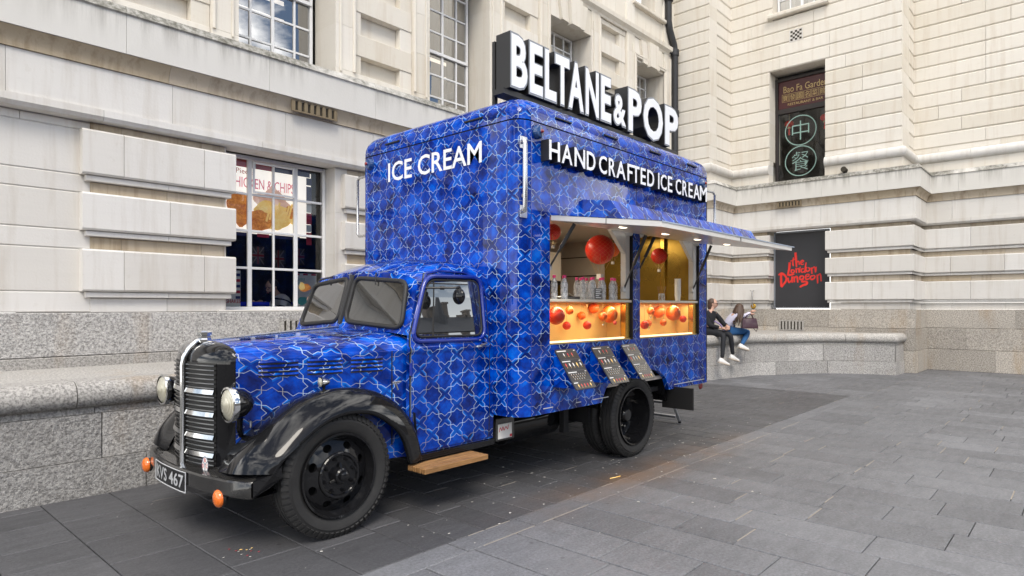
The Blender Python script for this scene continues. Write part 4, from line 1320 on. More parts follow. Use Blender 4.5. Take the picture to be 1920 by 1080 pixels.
mb.build('roof_seam', M['black_dull'], tr)
for pts in ([(FX - .004, 4.18, 3.40), (FX - .004, 4.42, 3.40)], [(FX - .004, 5.42, 3.40), (FX - .004, 5.66, 3.40)], [(4.70, SY - .003, 3.415), (4.94, SY - .003, 3.415)], [(5.50, SY - .003, 3.415), (5.74, SY - .003, 3.415)],
            [(6.42, SY - .003, 3.415), (6.66, SY - .003, 3.415)], [(7.32, SY - .003, 3.415), (7.56, SY - .003, 3.415)]):
    MB().tube(pts, .010, 6).build('drip_slot', M['black_dull'], tr)
for p_, q_ in (((FX - .0005, SY + CR), 0), ((FX + CR, SY - .0005), 0), ((FX - .0005, WY - CR), 0)):
    o = MB().tube([(p_[0], p_[1], ZB + .01), (p_[0], p_[1], ZSEAM - .01)], .005, 6).build('corner_trim', M['blue'], tr, 60)
for x_ in (6.13,):
    MB().box(x_ - .002, x_ + .002, SY - .002, SY - .0004, HZ1 + .25, ZSEAM - .01).build('panel_joint', M['black_dull'], tr)
for y_ in (4.72, 5.30):
    MB().box(FX - .002, FX - .0004, y_ - .0018, y_ + .0018, ZB + .02, ZSEAM - .01).build('panel_joint', M['blue'], tr)
mb = MB()
for k in range(30):
    x_ = FX + CR + .04 + (BX - FX - CR - .12) * k / 29
    if zbot(x_) < ZB + .01: mb.lathe([(0, .003), (.005, .002), (.006, 0)], (x_, SY, ZB + .022), 'y', 8, 0, -1)
for k in range(36):
    mb.lathe([(0, .003), (.005, .002), (.006, 0)], (FX + CR + .03 + (BX - FX - CR - .1) * k / 35, SY, ZSEAM - .035), 'y', 8, 0, -1)
tag(mb.build('rivet_row', M['blue'], tr), kind='stuff')
# marker lamps
for n_, (p, ax, sg) in enumerate((((4.43, SY, 3.225), 'y', -1), ((7.70, SY, 3.225), 'y', -1), ((FX, 5.93, 3.225), 'x', -1))):
    MB().lathe([(0, .062), (.016, .062), (.02, .05), (.05, .045), (.062, .02), (.064, 0)], p, ax, 20, 0, sg).build('marker_lamp', M['bluebox'], tr, 40)
    q = Vector(p) + (Vector((0, -.06, 0)) if ax == 'y' else Vector((-.06, 0, 0)))
    MB().lathe([(0, .02), (.014, .014), (.018, 0)], q, ax, 12, 0, sg).build('marker_lens', M['redlens'], tr, 40)

# ---- lettering
v_, f_ = text_mesh('ICE CREAM', 1.42, .205, off=.012)
par_ = list(range(len(v_)))                    # one object per letter: group the faces that hang together
def root_(i):
    while par_[i] != i: i = par_[i]
    return i
for q in f_:
    for i in q[1:]: par_[root_(i)] = root_(q[0])
isl = {}
for q in f_: isl.setdefault(root_(q[0]), []).append(q)
for q in isl.values():
    ids = sorted({i for f in q for i in f}); mp_ = {i: k for k, i in enumerate(ids)}
    MB().add([(FX - .004, 5.61 - v_[i][0], 2.985 + v_[i][1]) for i in ids], [tuple(mp_[i] for i in f) for f in q]).build('vinyl_letter', M['letter'], tr)
BEL = [('B', 4.387, 4.625), ('E', 4.650, 4.855), ('L', 4.880, 5.070), ('T', 5.045, 5.285), ('A', 5.265, 5.535), ('N', 5.565, 5.815), ('E', 5.850, 6.055), ('&', 6.100, 6.365), ('P', 6.410, 6.710), ('O', 6.745, 7.220), ('P', 7.270, 7.620)]
for ch, a, b in BEL:
    z0, h = (3.715, .35) if ch == '&' else (3.70, .50)
    if ch == 'O': z0, h = 3.69, .52
    mb = MB(); put_text(mb, ch, (a - .008, 4.09, z0 - .012), (1, 0, 0), (0, 0, 1), (0, -1, 0), b - a + .016, h + .024, off=.046, ext=.09, mi=0, mi_front=1)
    lt = mb.build('sign_letter', [M['lblack'], M['rim']], tr)
    mb = MB(); put_text(mb, ch, (a + .007, 3.9975, z0 + .007), (1, 0, 0), (0, 0, 1), (0, -1, 0), b - a - .014, h - .014, off=.030, ext=.0012)
    mb.build('letter_face', M['letter'], lt)
mb = MB()                                      # black frame behind the roof letters
for zz in (3.66, 4.10): mb.box(4.40, 7.62, 4.185, 4.22, zz, zz + .05)
for xx in (4.37, 5.15, 6.05, 6.95, 7.58): mb.box(xx, xx + .04, 4.19, 4.225, 3.50, 4.16)
for xx in (5.3, 6.2, 7.1): mb.tube([(xx, 4.22, 4.0), (xx, 4.55, 3.60)], .012, 6)
mb.box(4.33, 7.68, 4.04, 4.18, 3.63, 3.682)
mb.build('sign_frame', M['lblack'], tr)
HC = [('H', 4.484, 4.640), ('A', 4.668, 4.829), ('N', 4.864, 5.033), ('D', 5.060, 5.205), ('C', 5.267, 5.404), ('R', 5.440, 5.560), ('A', 5.580, 5.750), ('F', 5.790, 5.885), ('T', 5.886, 6.030), ('E', 6.054, 6.160), ('D', 6.194, 6.340),
      ('I', 6.430, 6.455), ('C', 6.486, 6.620), ('E', 6.652, 6.755), ('C', 6.838, 6.970), ('R', 7.005, 7.125), ('E', 7.160, 7.265), ('A', 7.290, 7.455), ('M', 7.461, 7.653)]
for ch, a, b in HC:
    mb = MB(); put_text(mb, ch, (a - .004, 3.668, 2.971), (1, 0, 0), (0, 0, 1), (0, -1, 0), b - a + .008, .188, off=.012, ext=.046)
    lt = mb.build('sign_letter', M['lblack'], tr)
    mb = MB(); put_text(mb, ch, (a, 3.6205, 2.975), (1, 0, 0), (0, 0, 1), (0, -1, 0), b - a, .180, off=.012, ext=.0012)
    mb.build('letter_face', M['letter'], lt)

# ---- grab handles
def handle(path, name='grab_handle', r=.020, mat='steel', plates=()):
    mb = MB().tube(path, r, 10)
    h = mb.build(name, M[mat], tr, 40)
    for p in plates: MB().bbox(*p, .004).build('handle_plate', M['alu'], h)
handle([(4.245, 3.76, 3.10), (4.205, 3.672, 3.10), (4.205, 3.665, 3.07), (4.205, 3.665, 2.52), (4.205, 3.672, 2.49), (4.245, 3.76, 2.49)], r=.021,
       plates=[(4.205, 4.30, 3.722, 3.728, 3.045, 3.155), (4.205, 4.30, 3.722, 3.728, 2.435, 2.545)])
handle([(4.27, 6.12, 3.13), (4.27, 6.25, 3.13), (4.27, 6.285, 3.10), (4.27, 6.285, 2.49), (4.27, 6.25, 2.46), (4.27, 6.12, 2.46)], r=.016)
handle([(7.90, 3.775, 3.17), (8.08, 3.735, 3.17), (8.12, 3.73, 3.13), (8.12, 3.73, 2.60), (8.08, 3.735, 2.56), (7.90, 3.775, 2.56)], r=.017)

# ---- serving hatch: opening lining, posts, interior
lin = MB()
for a, b in ((HX[0], HX[1]), (HX[2], HX[3])):
    lin.box(a - .02, a - .001, SY + .001, SY + .09, HZ0 + .01, HZ1); lin.box(b + .001, b + .02, SY + .001, SY + .09, HZ0 + .01, HZ1)
    lin.box(a - .02, b + .02, SY + .001, SY + .09, HZ1 + .001, HZ1 + .02); lin.box(a - .02, b + .02, SY + .001, SY + .16, HZ0 - .02, HZ0 - .001)
lin.build('hatch_lining', M['black_dull'], tr)
for x0, x1 in ((5.965, 6.045), (7.545, 7.63)):
    MB().bbox(x0, x1, SY + .03, SY + .10, 1.735, 2.46, .006).build('hatch_post', M['offwhite'], tr)
    MB().bbox(x0, x1, SY + .03, SY + .10, HZ0 + .01, 1.733, .006).build('display_post', M['gold'], tr)
    MB().prism([(x1, 2.47), (x0 - .28, 2.47), (x0, 2.22), (x1, 2.22)], 'y', SY + .04, SY + .085).build('hatch_bracket', M['offwhite'], tr)
mb = MB()
mb.box(FX + .06, BX - .06, SY + .06, WY - .06, .80, .84); mb.box(FX + .06, BX - .06, SY + .02, WY - .06, 2.62, 2.65)
mb.build('body_floor', M['beige'], tr)
mb = MB(); mb.box(FX + .05, BX - .06, WY - .09, WY - .05, .84, 2.62); mb.box(BX - .12, BX - .09, 5.27, WY - .091, .84, 2.62)
for zz in (1.50, 1.80, 2.10, 2.38):
    mb.box(FX + .05, BX - .13, WY - .096, WY - .0905, zz, zz + .014, 1); mb.box(BX - .126, BX - .1205, 5.29, WY - .1, zz, zz + .014, 1)
for xx in (4.75, 5.5, 6.3, 7.0): mb.box(xx, xx + .012, WY - .098, WY - .0965, .84, 2.62, 1)
mb.box(FX + .04, FX + .06, SY + .2, WY - .1, .84, 2.62)
mb.build('inner_wall', [M['beige'], M['black_dull']], tr)
mb = MB()
for k in range(3): mb.box(BX - .12, BX - .09, SY + .18 + .456 * k, SY + .18 + .456 * (k + 1) - .005, .84, 2.62)
mb.build('brass_wall', M['brass_dark'], tr)
MB().bbox(BX - .17, BX - .121, 4.27, 4.34, .84, 2.6, .01).build('brass_pilaster', M['gold'], tr)
MB().box(6.55, 7.25, WY - .5, WY - .1, 2.02, 2.42).build('equipment_cabinet', M['offwhite'], tr)
MB().box(6.45, 7.30, WY - .45, WY - .1, 1.96, 2.015).build('cabinet_shelf', M['black_dull'], tr)
MB().box(7.30, 7.34, WY - .5, WY - .1, .84, 2.0).build('equipment_frame', M['brass_dark'], tr)
# display counter under each half of the hatch
for a, b, e in ((HX[0], HX[1], 5.962), (HX[2], HX[3], 7.542)):
    mb = MB(); mb.box(a + .002, b, 3.995, 4.01, HZ0, 1.69); mb.box(a + .002, b, SY + .032, 3.994, HZ0 - .0005, HZ0 + .012)
    mb.box(a - .0, a + .0018, SY + .04, 4.0, HZ0 + .013, 1.69); mb.box(e + .001, e + .003, SY + .10, 4.0, HZ0 + .013, 1.69)
    ds = mb.build('display_case', M['panelgold'], tr)
    MB().bbox(a + .002, b, SY + .014, 4.42, 1.695, 1.722, .004).build('counter_top', M['counter'], ds)
    MB().add([(a + .004, SY + .02, HZ0 + .005), (e, SY + .02, HZ0 + .005), (e, SY + .02, 1.694), (a + .004, SY + .02, 1.694)], [(0, 1, 2, 3)]).build('display_glass', M['display_glass'], ds)
    MB().box(a + .03, e - .02, SY + .035, SY + .055, HZ0 + .0125, HZ0 + .03).build('led_strip', M['led'], ds)
    # unseen fill lights added in the cabin; display lamps carry the LED strips' light
def area(name, loc, sx, sy, power, col, rot=(0, 0, 0)):
    d = bpy.data.lights.new(name, 'AREA'); d.shape = 'RECTANGLE'; d.size = sx; d.size_y = sy; d.energy = power; d.color = col
    o = bpy.data.objects.new(name, d); COL.objects.link(o); o.location = loc; o.rotation_euler = rot
    return o
area('cabin_fill', (5.3, 4.7, 2.58), .9, .3, 11, (1, .84, .62)); area('cabin_fill', (6.95, 4.7, 2.58), .9, .3, 8, (1, .82, .58))
area('display_lamp', (5.29, SY + .10, 1.672), 1.25, .05, 3.4, (1, .80, .50)); area('display_lamp', (6.87, SY + .10, 1.672), 1.25, .05, 3.4, (1, .80, .50))

# hatch flap with its hipped top skin
AX0, AX1, AY1 = 4.62, 7.62, 2.57
def az(y): return 2.495 - (SY - y) * .135
mb = MB()
T = .046
mb.add([(AX0, SY - .01, az(SY) - T), (AX1, SY - .01, az(SY) - T), (AX1, AY1, az(AY1) - T), (AX0, AY1, az(AY1) - T), (AX0, SY - .01, az(SY)), (AX1, SY - .01, az(SY)), (AX1, AY1, az(AY1)), (AX0, AY1, az(AY1))],
       [(3, 2, 1, 0), (0, 1, 5, 4), (1, 2, 6, 5), (2, 3, 7, 6), (3, 0, 4, 7)])
flap = mb.build('hatch_flap', M['offwhite'], tr)
mb = MB()
hip = [(SY - .03, .004), (3.50, .004), (3.37, .155), (3.05, .155), (2.93, .004), (AY1 - .006, .004)]
rows = [[(x, y, az(y) + h) for y, h in hip] for x in (AX0 - .004, AX1 + .004)]
mb.grid(rows, [[(-x, -y + 1) for y, h in hip] for x in (AX0, AX1)])
for x in (AX0 - .004, AX1 + .004):
    v = [(x, y, az(y) + h) for y, h in hip[1:5]]
    mb.add(v, [(0, 1, 2, 3)], 0, [(-p[1] * 1.0, p[2]) for p in v])
mb.add([(AX0 - .004, AY1 - .006, az(AY1) + .004), (AX1 + .07, AY1 - .006, az(AY1) + .004), (AX1 + .07, AY1 - .006, az(AY1) - .006), (AX0 - .004, AY1 - .006, az(AY1) - .006)], [(0, 1, 2, 3)])
mb.build('flap_skin', M['wrap'], flap)
MB().box(AX0 + 1.55, AX0 + 1.565, AY1 - .004, AY1 - .001, az(AY1) - T, az(AY1) - .002).box(AX0 - .003, AX0 - .0005, 3.1, 3.105, 2.36, 2.41).build('flap_joint', M['black_dull'], flap)
for x_, y_ in ((5.05, 3.2), (5.75, 3.15), (6.45, 3.15), (7.2, 3.15)):
    zz = az(y_) - T - .003
    MB().lathe([(0, 0), (.036, 0), (.046, .006)], (x_, y_, zz), 'z', 16).build('downlight', M['spot'], flap)
for x_ in (6.02, 6.24, 7.6):
    MB().lathe([(0, .05), (.05, .048), (.065, .03), (.07, 0)], (x_, SY + .05, 2.47), 'z', 14, 0, -1).build('strut_mount', M['offwhite'], tr, 40)
for (p, q) in (((4.73, 3.52, 2.41), (4.645, 3.745, 2.02)), ((5.99, 3.52, 2.41), (5.94, 3.76, 1.84)), ((6.31, 3.60, 2.42), (6.22, 3.76, 2.02)), ((7.56, 3.52, 2.41), (7.52, 3.745, 1.86))):
    p, q = Vector(p), Vector(q); m = p.lerp(q, .55)
    st = MB().tube([p, m], .018, 8).tube([m, q], .010, 8).build('gas_strut', M['lblack'], tr, 40)
    MB().bbox(q.x - .025, q.x + .025, q.y - .012, q.y + .03, q.z - .03, q.z + .03, .004).build('strut_bracket', M['alu'], st)

# ---- menu boards on slanted stands
def menu_board(x0, x1, lean):
    top = Vector((0, 3.705, 1.245)); bot = Vector((0, 3.45, .895))
    d = (bot - top); n = Vector((0, d.z, -d.y)).normalized()
    if n.y > 0: n = -n
    def P(u, v, o=0): return (x0 + (x1 - x0) * u, top.y + d.y * v + n.y * o, top.z + d.z * v + n.z * o)
    mb = MB()
    r = .06
    out = []
    for cx, cy, a0 in ((1 - r, r * .7, -90), (1 - r, 1 - r * .7, 0), (r, 1 - r * .7, 90), (r, r * .7, 180)):
        for k in range(4):
            t = RAD(a0 + 30 * k); out.append((cx + r * math.cos(t), cy + r * .7 * math.sin(t)))
    n_ = len(out)
    mb.add([P(u, v, .006) for u, v in out] + [P(u, v, -.006) for u, v in out], [tuple(range(n_)), tuple(range(n_, 2 * n_))[::-1]] + [(i, (i + 1) % n_, n_ + (i + 1) % n_, n_ + i) for i in range(n_)])
    bdm = mb.build('menu_board', M['slate'], tr)
    pr = MB()
    for v, w in ((.04, .45), (.30, .40), (.575, .42), (.83, .20)):
        pr.add([P(.04, v, .0075), P(.04 + w, v, .0075), P(.04 + w, v + .022, .0075), P(.04, v + .022, .0075)], [(0, 1, 2, 3)], 0)
        pr.add([P(.86, v, .0075), P(.94, v, .0075), P(.94, v + .018, .0075), P(.86, v + .018, .0075)], [(0, 1, 2, 3)], 0)
    for v in (.265, .545, .80): pr.add([P(.03, v, .0075), P(.97, v, .0075), P(.97, v + .004, .0075), P(.03, v + .004, .0075)], [(0, 1, 2, 3)], 5)
    def lolly(u, v, s, mi):
        w = .046 * s; h = .072 * s
        pts = [P(u + w * .5 * math.cos(t), v + h * .5 * math.sin(t), .0078) for t in [2 * math.pi * k / 10 for k in range(10)]]
        pr.add(pts, [tuple(range(10))], mi)
        pr.add([P(u - .006, v + h * .5, .0077), P(u + .006, v + h * .5, .0077), P(u + .006, v + h * .85, .0077), P(u - .006, v + h * .85, .0077)], [(0, 1, 2, 3)], 2)
    for k, mi in enumerate((0, 1, 3)): lolly(.30 + .2 * k, .14, 1.1, mi)
    for k, mi in enumerate((3, 0, 0, 4, 0)): lolly(.14 + .18 * k, .40, 1.3, mi)
    for r_ in range(3):
        for k in range(7 - r_): lolly(.14 + .115 * k + .03 * r_, .635 + .055 * r_, .42, 0)
    for k, mi in enumerate((2, 3, 3, 1, 4)): lolly(.2 + .15 * k, .91, 1.0, mi)
    pr.build('menu_print', [M['letter'], M['redprint'], M['chips'], M['bal_pink'], M['chips'], M['rim']], bdm)
    mb = MB()
    mb.prism([(3.718, 1.235), (3.705, 1.235), (3.46, .905), (3.718, .90)], 'x', x0 + .012, x1 - .012)
    o = mb.build('board_stand', M['wrap'], bdm)
    uvl = o.data.uv_layers[0].data
    for lp in o.data.loops:
        co = o.data.vertices[lp.vertex_index].co
        uvl[lp.index].uv = (-co.x + co.y, co.z)
for a, b in ((4.66, 4.97), (5.24, 5.555), (5.785, 6.07)): menu_board(a, b, 1)

# ---- chassis
mb = MB()
for y in (4.45, 5.35): mb.box(2.05, 7.8, y, y + .07, .50, .64)
for x in (3.3, 4.6, 5.4, 6.9, 7.6): mb.box(x, x + .07, 4.521, 5.349, .52, .62)
mb.box(4.3, 7.85, 3.86, 6.0, .645, .70)
for y in (4.3, 5.5):
    mb.box(5.6, 6.7, y, y + .06, .36, .40)
mb.tube([(6.12, 4.0, .44), (6.12, 5.9, .44)], .055, 10); mb.tube([(2.565, 4.05, .42), (2.565, 5.8, .42)], .035, 8)
mb.ball((6.12, 4.93, .44), .17, 14, 8)
mb.build('chassis', M['black_dull'], tr)
MB().lathe([(0, 0), (.17, 0), (.19, .02), (.19, .78), (.17, .8), (0, .8)], (4.6, 4.38, .47), 'x', 20).build('fuel_tank', M['black'], tr, 40)
mb = MB().bbox(4.27, 4.52, 4.07, 4.42, .40, .62, .01)
bb = mb.build('battery_box', M['bumper'], tr)
MB().box(4.285, 4.47, 4.062, 4.068, .425, .56).build('sticker', M['poster'], bb)
mb = MB(); ribbon(mb, [(4.295, .49), (4.31, .53), (4.33, .50), (4.345, .535), (4.36, .50), (4.385, .53), (4.41, .505), (4.42, .545)], .008, lambda u_, v_: (u_, 4.0605, v_), 4); mb.box(4.44, 4.468, 4.059, 4.0615, .43, .455); mb.build('sticker_print', M['redprint'], bb)
MB().tube([(4.55, 4.30, .42), (5.2, 4.30, .42)], .035, 10).build('exhaust_pipe', M['steel'], tr, 40)
MB().box(5.32, 5.40, 4.1, 4.16, .33, .62).build('spring_hanger', M['black_dull'], tr)
MB().box(5.62, 5.66, 4.0, 4.3, .40, .64).build('spring_hanger', M['black_dull'], tr)
# rear wheel arch liner
mb = MB()
arc = [(AC + AR * math.cos(RAD(180 - 15 * k)), max(.60, ZB + (AT + .03 - ZB) * (math.sin(RAD(15 * k)) ** .8) if 0 < k < 12 else .5)) for k in range(13)]
mb.grid([[(x, SY + .051, z) for x, z in arc], [(x, 4.42, z) for x, z in arc]])
mb.box(AC - AR, AC + AR, 4.421, 4.43, .5, 1.0)
mb.build('wheel_arch', M['black'], tr, 40)
mb = MB()
mb.add([(6.85, 3.76, .95), (6.86, 4.3, .95), (6.93, 4.3, .52), (6.92, 3.78, .52)], [(0, 1, 2, 3)])
mb.build('arch_flare', M['black'], tr)
MB().bbox(6.98, 7.0, 3.47, 3.88, .43, .69, .004).build('mud_flap', M['lblack'], tr)
MB().lathe([(0, .03), (.03, .028), (.05, .015), (.055, 0)], (7.84, 3.80, .625), 'y', 14, 0, -1).build('rear_lamp', M['redlens'], tr, 40)
for a, b in ((4.52, 4.66), (5.02, 5.10), (5.30, 5.58), (6.98, 7.78)):
    MB().box(a, b, SY - .0035, SY - .0008, ZB + .045, ZB + .053).build('skirt_strip', M['silver'], tr)

# ---- wheels
def tyre_prof(R, w, rim):
    h = w / 2; sh = R - .035
    return [(rim, -h * .72), (rim + .03, -h * .92), ((rim + R) / 2 + .01, -h), (sh - .03, -h * .97), (sh, -h * .90), (R - .014, -h * .80), (R - .003, -h * .66), (R - .001, -h * .50), (R - .012, -h * .46), (R - .012, -h * .40), (R, -h * .36), (R, -h * .08), (R - .012, -h * .04),
            (R - .012, h * .04), (R, h * .08), (R, h * .36), (R - .012, h * .40), (R - .012, h * .46), (R - .001, h * .50), (R - .003, h * .66), (R - .014, h * .80), (sh, h * .90), (sh - .03, h * .97), ((rim + R) / 2 + .01, h), (rim + .03, h * .92), (rim, h * .72)]
def tyre(c, R, w, rim, parent):
    mb = MB(); mb.lathe(tyre_prof(R, w, rim), c, 'y', 72)
    # lugs on both shoulders
    for k in range(60):
        t = 2 * math.pi * k / 60
        for sd in (-1, 1):
            a0, a1 = t, t + .062
            for (r0, r1, y0, y1) in ((R - .03, R + .001, w * .5 * .68, w * .5 * .92),):
                v = []
                for aa in (a0, a1):
                    for r_, y_ in ((R - .040, y1 + .010), (R + .002, y0 + .006), (R + .002, y0 - .012), (R - .06, y1 - .02)):
                        v.append((c[0] + r_ * math.cos(aa), c[1] + sd * y_, c[2] + r_ * math.sin(aa)))
                mb.add(v, [(0, 1, 5, 4), (0, 4, 7, 3), (1, 2, 6, 5), (0, 3, 2, 1), (4, 5, 6, 7)])
    return mb.build('tyre', M['rubber'], parent, 35)
def front_wheel(c, sgn):
    """sgn -1: outer face looks to -Y"""
    R, w = .443, .20
    mb = MB()
    mb.lathe([(.305, .085), (.302, .098), (.288, .094), (.280, .07), (.268, .05), (.258, .03)], c, 'y', 48, 0, sgn)
    wh = mb.build('wheel', M['black'], tr, 40)
    tyre(c, R, w, .300, wh)
    MB().lathe([(0, -.06), (.295, -.06)], c, 'y', 32, 0, sgn).build('brake_drum', M['black_dull'], wh)
    # disc with oval hand holes between r .17 and .25
    mb = MB()
    nh = 8
    for k in range(nh):
        t0 = 2 * math.pi * k / nh; m = 10
        outer, inner = [], []
        for q in range(m):
            pass
        a_c = t0 + math.pi / nh
        # ring sector with an oval hole
        N = 16; ring, hole = [], []
        for q in range(N):
            th = 2 * math.pi * q / N
            cxh, czh = math.cos(th), math.sin(th)
            hole.append((.212 + .026 * cxh, a_c + .16 * czh))
            # matching point on the sector's border
            da = math.pi / nh
            s = 1 / max(abs(cxh), abs(czh))
            ring.append((.212 + .045 * cxh * s, a_c + da * czh * s))
        def W(r, a, y): return (c[0] + r * math.cos(a), c[1] + sgn * y, c[2] + r * math.sin(a))
        dish = lambda r: .03 + (.257 - r) * .45
        mb.grid([[W(r, a, dish(r)) for r, a in ring], [W(r, a, dish(r)) for r, a in hole], [W(r, a, dish(r) - .03) for r, a in hole]], None, 0, False, True)
    mb.lathe([(.167, .07), (.165, .085), (.158, .092), (.145, .09), (.135, .078), (.06, .075), (.055, .12), (.045, .13), (0, .13)], c, 'y', 40, 0, sgn)
    mb.build('wheel_disc', M['black'], wh, 35)
    for k in range(8):
        t = 2 * math.pi * (k + .35) / 8
        p = Vector((c[0] + .118 * math.cos(t), c[1] + sgn * .076, c[2] + .118 * math.sin(t)))
        MB().tube([p, p + Vector((0, sgn * .022, 0))], .015, 6).tube([p + Vector((0, sgn * .022, 0)), p + Vector((0, sgn * .034, 0))], .008, 6).build('wheel_nut', M['black'], wh)
    mb = MB()
    for k in range(3):
        t = RAD(90 + 120 * k)
        mb.tube([(c[0] + .03 * math.cos(t), c[1] + sgn * .105, c[2] + .03 * math.sin(t)), (c[0] + .085 * math.cos(t), c[1] + sgn * .08, c[2] + .085 * math.sin(t))], .012, 6)
    mb.lathe([(.035, .13), (.035, .15), (.02, .158), (0, .158)], c, 'y', 16, 0, sgn)
    mb.build('hub_cap', M['black'], wh, 30)
front_wheel((2.565, 4.08, .443), -1)
front_wheel((2.565, 5.78, .443), 1)
def rear_wheel(c, sgn):
    R, w = .446, .19
    mb = MB()
    mb.lathe([(.318, .083), (.315, .097), (.302, .094), (.296, .06), (.290, .02), (.284, -.06), (.26, -.11), (.12, -.13), (.115, -.10), (.095, -.09), (.08, -.02), (.06, .0), (0, .002)], c, 'y', 48, 0, sgn)
    wh = mb.build('wheel', M['black'], tr, 40)
    tyre(c, R, w, .313, wh)
    tyre((c[0], c[1] - sgn * .235, c[2]), R, w, .313, wh)
    for k in range(10):
        t = 2 * math.pi * (k + .2) / 10
        p = Vector((c[0] + .155 * math.cos(t), c[1] - sgn * .124, c[2] + .155 * math.sin(t)))
        MB().tube([p, p + Vector((0, sgn * .04, 0))], .015, 6).build('wheel_nut', M['chrome'] if k % 3 else M['black'], wh)
    for k in range(4):
        t = 2 * math.pi * (k + .4) / 4
        p = Vector((c[0] + .228 * math.cos(t), c[1] - sgn * .112, c[2] + .228 * math.sin(t)))
        MB().lathe([(0, 0), (.036, 0)], p, 'y', 14, 0, sgn).build('hand_hole', M['black_dull'], wh)
rear_wheel((6.13, 3.825, .446), -1)
rear_wheel((6.13, 6.035, .446), 1)

# ---- running board of planks
rb = MB().box(3.22, 3.86, 3.87, 4.05, .335, .352).build('running_board', M['black_dull'], tr)
for k in range(4):
    y0 = 3.80 + .056 * k
    MB().bbox(3.19, 3.885, y0, y0 + .044, .356, .398, .004).build('plank', M['wood'], rb)
MB().box(3.26, 4.2, 4.03, 4.06, .40, .45).build('sill_rail', M['black'], tr)

# ---- cab
def lerp(a, b, t): return a + (b - a) * t
def interp(tab, x):
    if x <= tab[0][0]: return tab[0][1]
    for (x0, y0), (x1, y1) in zip(tab, tab[1:]):
        if x <= x1: return lerp(y0, y1, (x - x0) / (x1 - x0))
    return tab[-1][1]
# half section of the cab at its fullest: (half width, z)
CAB = [(.875, .455), (.885, .70), (.885, 1.05), (.885, 1.27), (.898, 1.285), (.898, 1.315), (.880, 1.33), (.868, 1.42), (.853, 1.58), (.838, 1.73), (.822, 1.86), (.785, 1.95), (.70, 2.015), (.57, 2.055), (.39, 2.08), (.18, 2.095), (0, 2.10)]
def cab_w(z):
    return interp([(q[1], q[0]) for q in CAB[:12]], z)
# X of the cab front at each section point, so the screen rakes back and the roof rounds over
FRX = [3.20, 3.20, 3.20, 3.205, 3.20, 3.20, 3.21, 3.225, 3.28, 3.335, 3.385, 3.405, 3.395, 3.375, 3.35, 3.325, 3.315]
FRZ = [.455, .70, 1.05, 1.27, 1.285, 1.315, 1.33, 1.42, 1.57, 1.70, 1.815, 1.875, 1.905, 1.93, 1.95, 1.96, 1.965]
def cab_point(i, t, sd):
    """i: point of the half section, t: 0 at the screen .. 1 at the back"""
    w, z = CAB[i]
    e = math.sin(min(1, t / .62) * math.pi / 2)
    zz = lerp(FRZ[i], z, e) - (.012 * max(0, (t - .6) / .4) ** 2 if i > 10 else 0)
    x = lerp(FRX[i], FX + .002, t)
    ww = w - (.02 * (1 - e) if i > 8 else 0)
    return (x, YC + sd * ww, zz)
arc_c = [0]
for i in range(1, len(CAB)): arc_c.append(arc_c[-1] + math.hypot(CAB[i][0] - CAB[i - 1][0], CAB[i][1] - CAB[i - 1][1]))
NT = 14
mb = MB()
for sd in (-1, 1):
    rows, uvs = [], []
    for k in range(NT + 1):
        t = (k / NT) ** 1.35
        rows.append([cab_point(i, t, sd) for i in range(len(CAB))])
        uvs.append([(-lerp(FRX[i], FX, t), .455 + arc_c[i]) for i in range(len(CAB))])
    mb.grid(rows, uvs, 0, sd > 0)
cab = mb.build('cab_body', M['wrap'], tr, 50)
# screen panel: Coons patch between cowl line, roof line and the two screen pillars
COW = [(3.225, .868, 1.42), (3.215, .72, 1.435), (3.20, .5, 1.45), (3.18, .25, 1.462), (3.155, 0, 1.468)]
TOPL = [tuple(cab_point(i, 0, 1)[q] - (YC if q == 1 else 0) for q in range(3)) for i in (11, 12, 13, 14, 15, 16)]
PIL = [tuple(cab_point(i, 0, 1)[q] - (YC if q == 1 else 0) for q in range(3)) for i in (7, 8, 9, 10, 11)]
def along(P, t):
    n = len(P) - 1; k = min(n - 1, int(t * n)); f = t * n - k
    return Vector(P[k]).lerp(Vector(P[k + 1]), f)
def screen(u, v):
    """u 0 at the pillar .. 1 at the centre; v 0 at the cowl .. 1 at the roof"""
    c0, c1 = along(COW, u), along(TOPL, u)
    d0 = along(PIL, v); d1 = Vector(COW[-1]).lerp(Vector(TOPL[-1]), v)
    p = c0.lerp(c1, v) + d0.lerp(d1, u) - (Vector(COW[0]).lerp(Vector(COW[-1]), u).lerp(Vector(TOPL[0]).lerp(Vector(TOPL[-1]), u), v))
    return p
mb = MB()
for sd in (-1, 1):
    rows, uvs = [], []
    for j in range(9):
        row, ur = [], []
        for i in range(11):
            p = screen(i / 10, j / 8); row.append((p.x, YC + sd * p.y, p.z)); ur.append((p.y * sd - 3.2, p.z))
        rows.append(row); uvs.append(ur)
    mb.grid(rows, uvs, 0, sd < 0)
mb.build('screen_surround', M['wrap'], cab, 40)
def round_poly(P, r, n=5):
    """round the corners of a 3-D quad loop"""
    out = []
    m = len(P); P = [Vector(p) for p in P]
    for i in range(m):
        a, b, c = P[i - 1], P[i], P[(i + 1) % m]
        da, dc = (a - b).normalized(), (c - b).normalized()
        for k in range(n + 1):
            t = k / n
            out.append((b + da * r) * (1 - t) ** 2 + b * 2 * t * (1 - t) + (b + dc * r) * t * t)
    return out
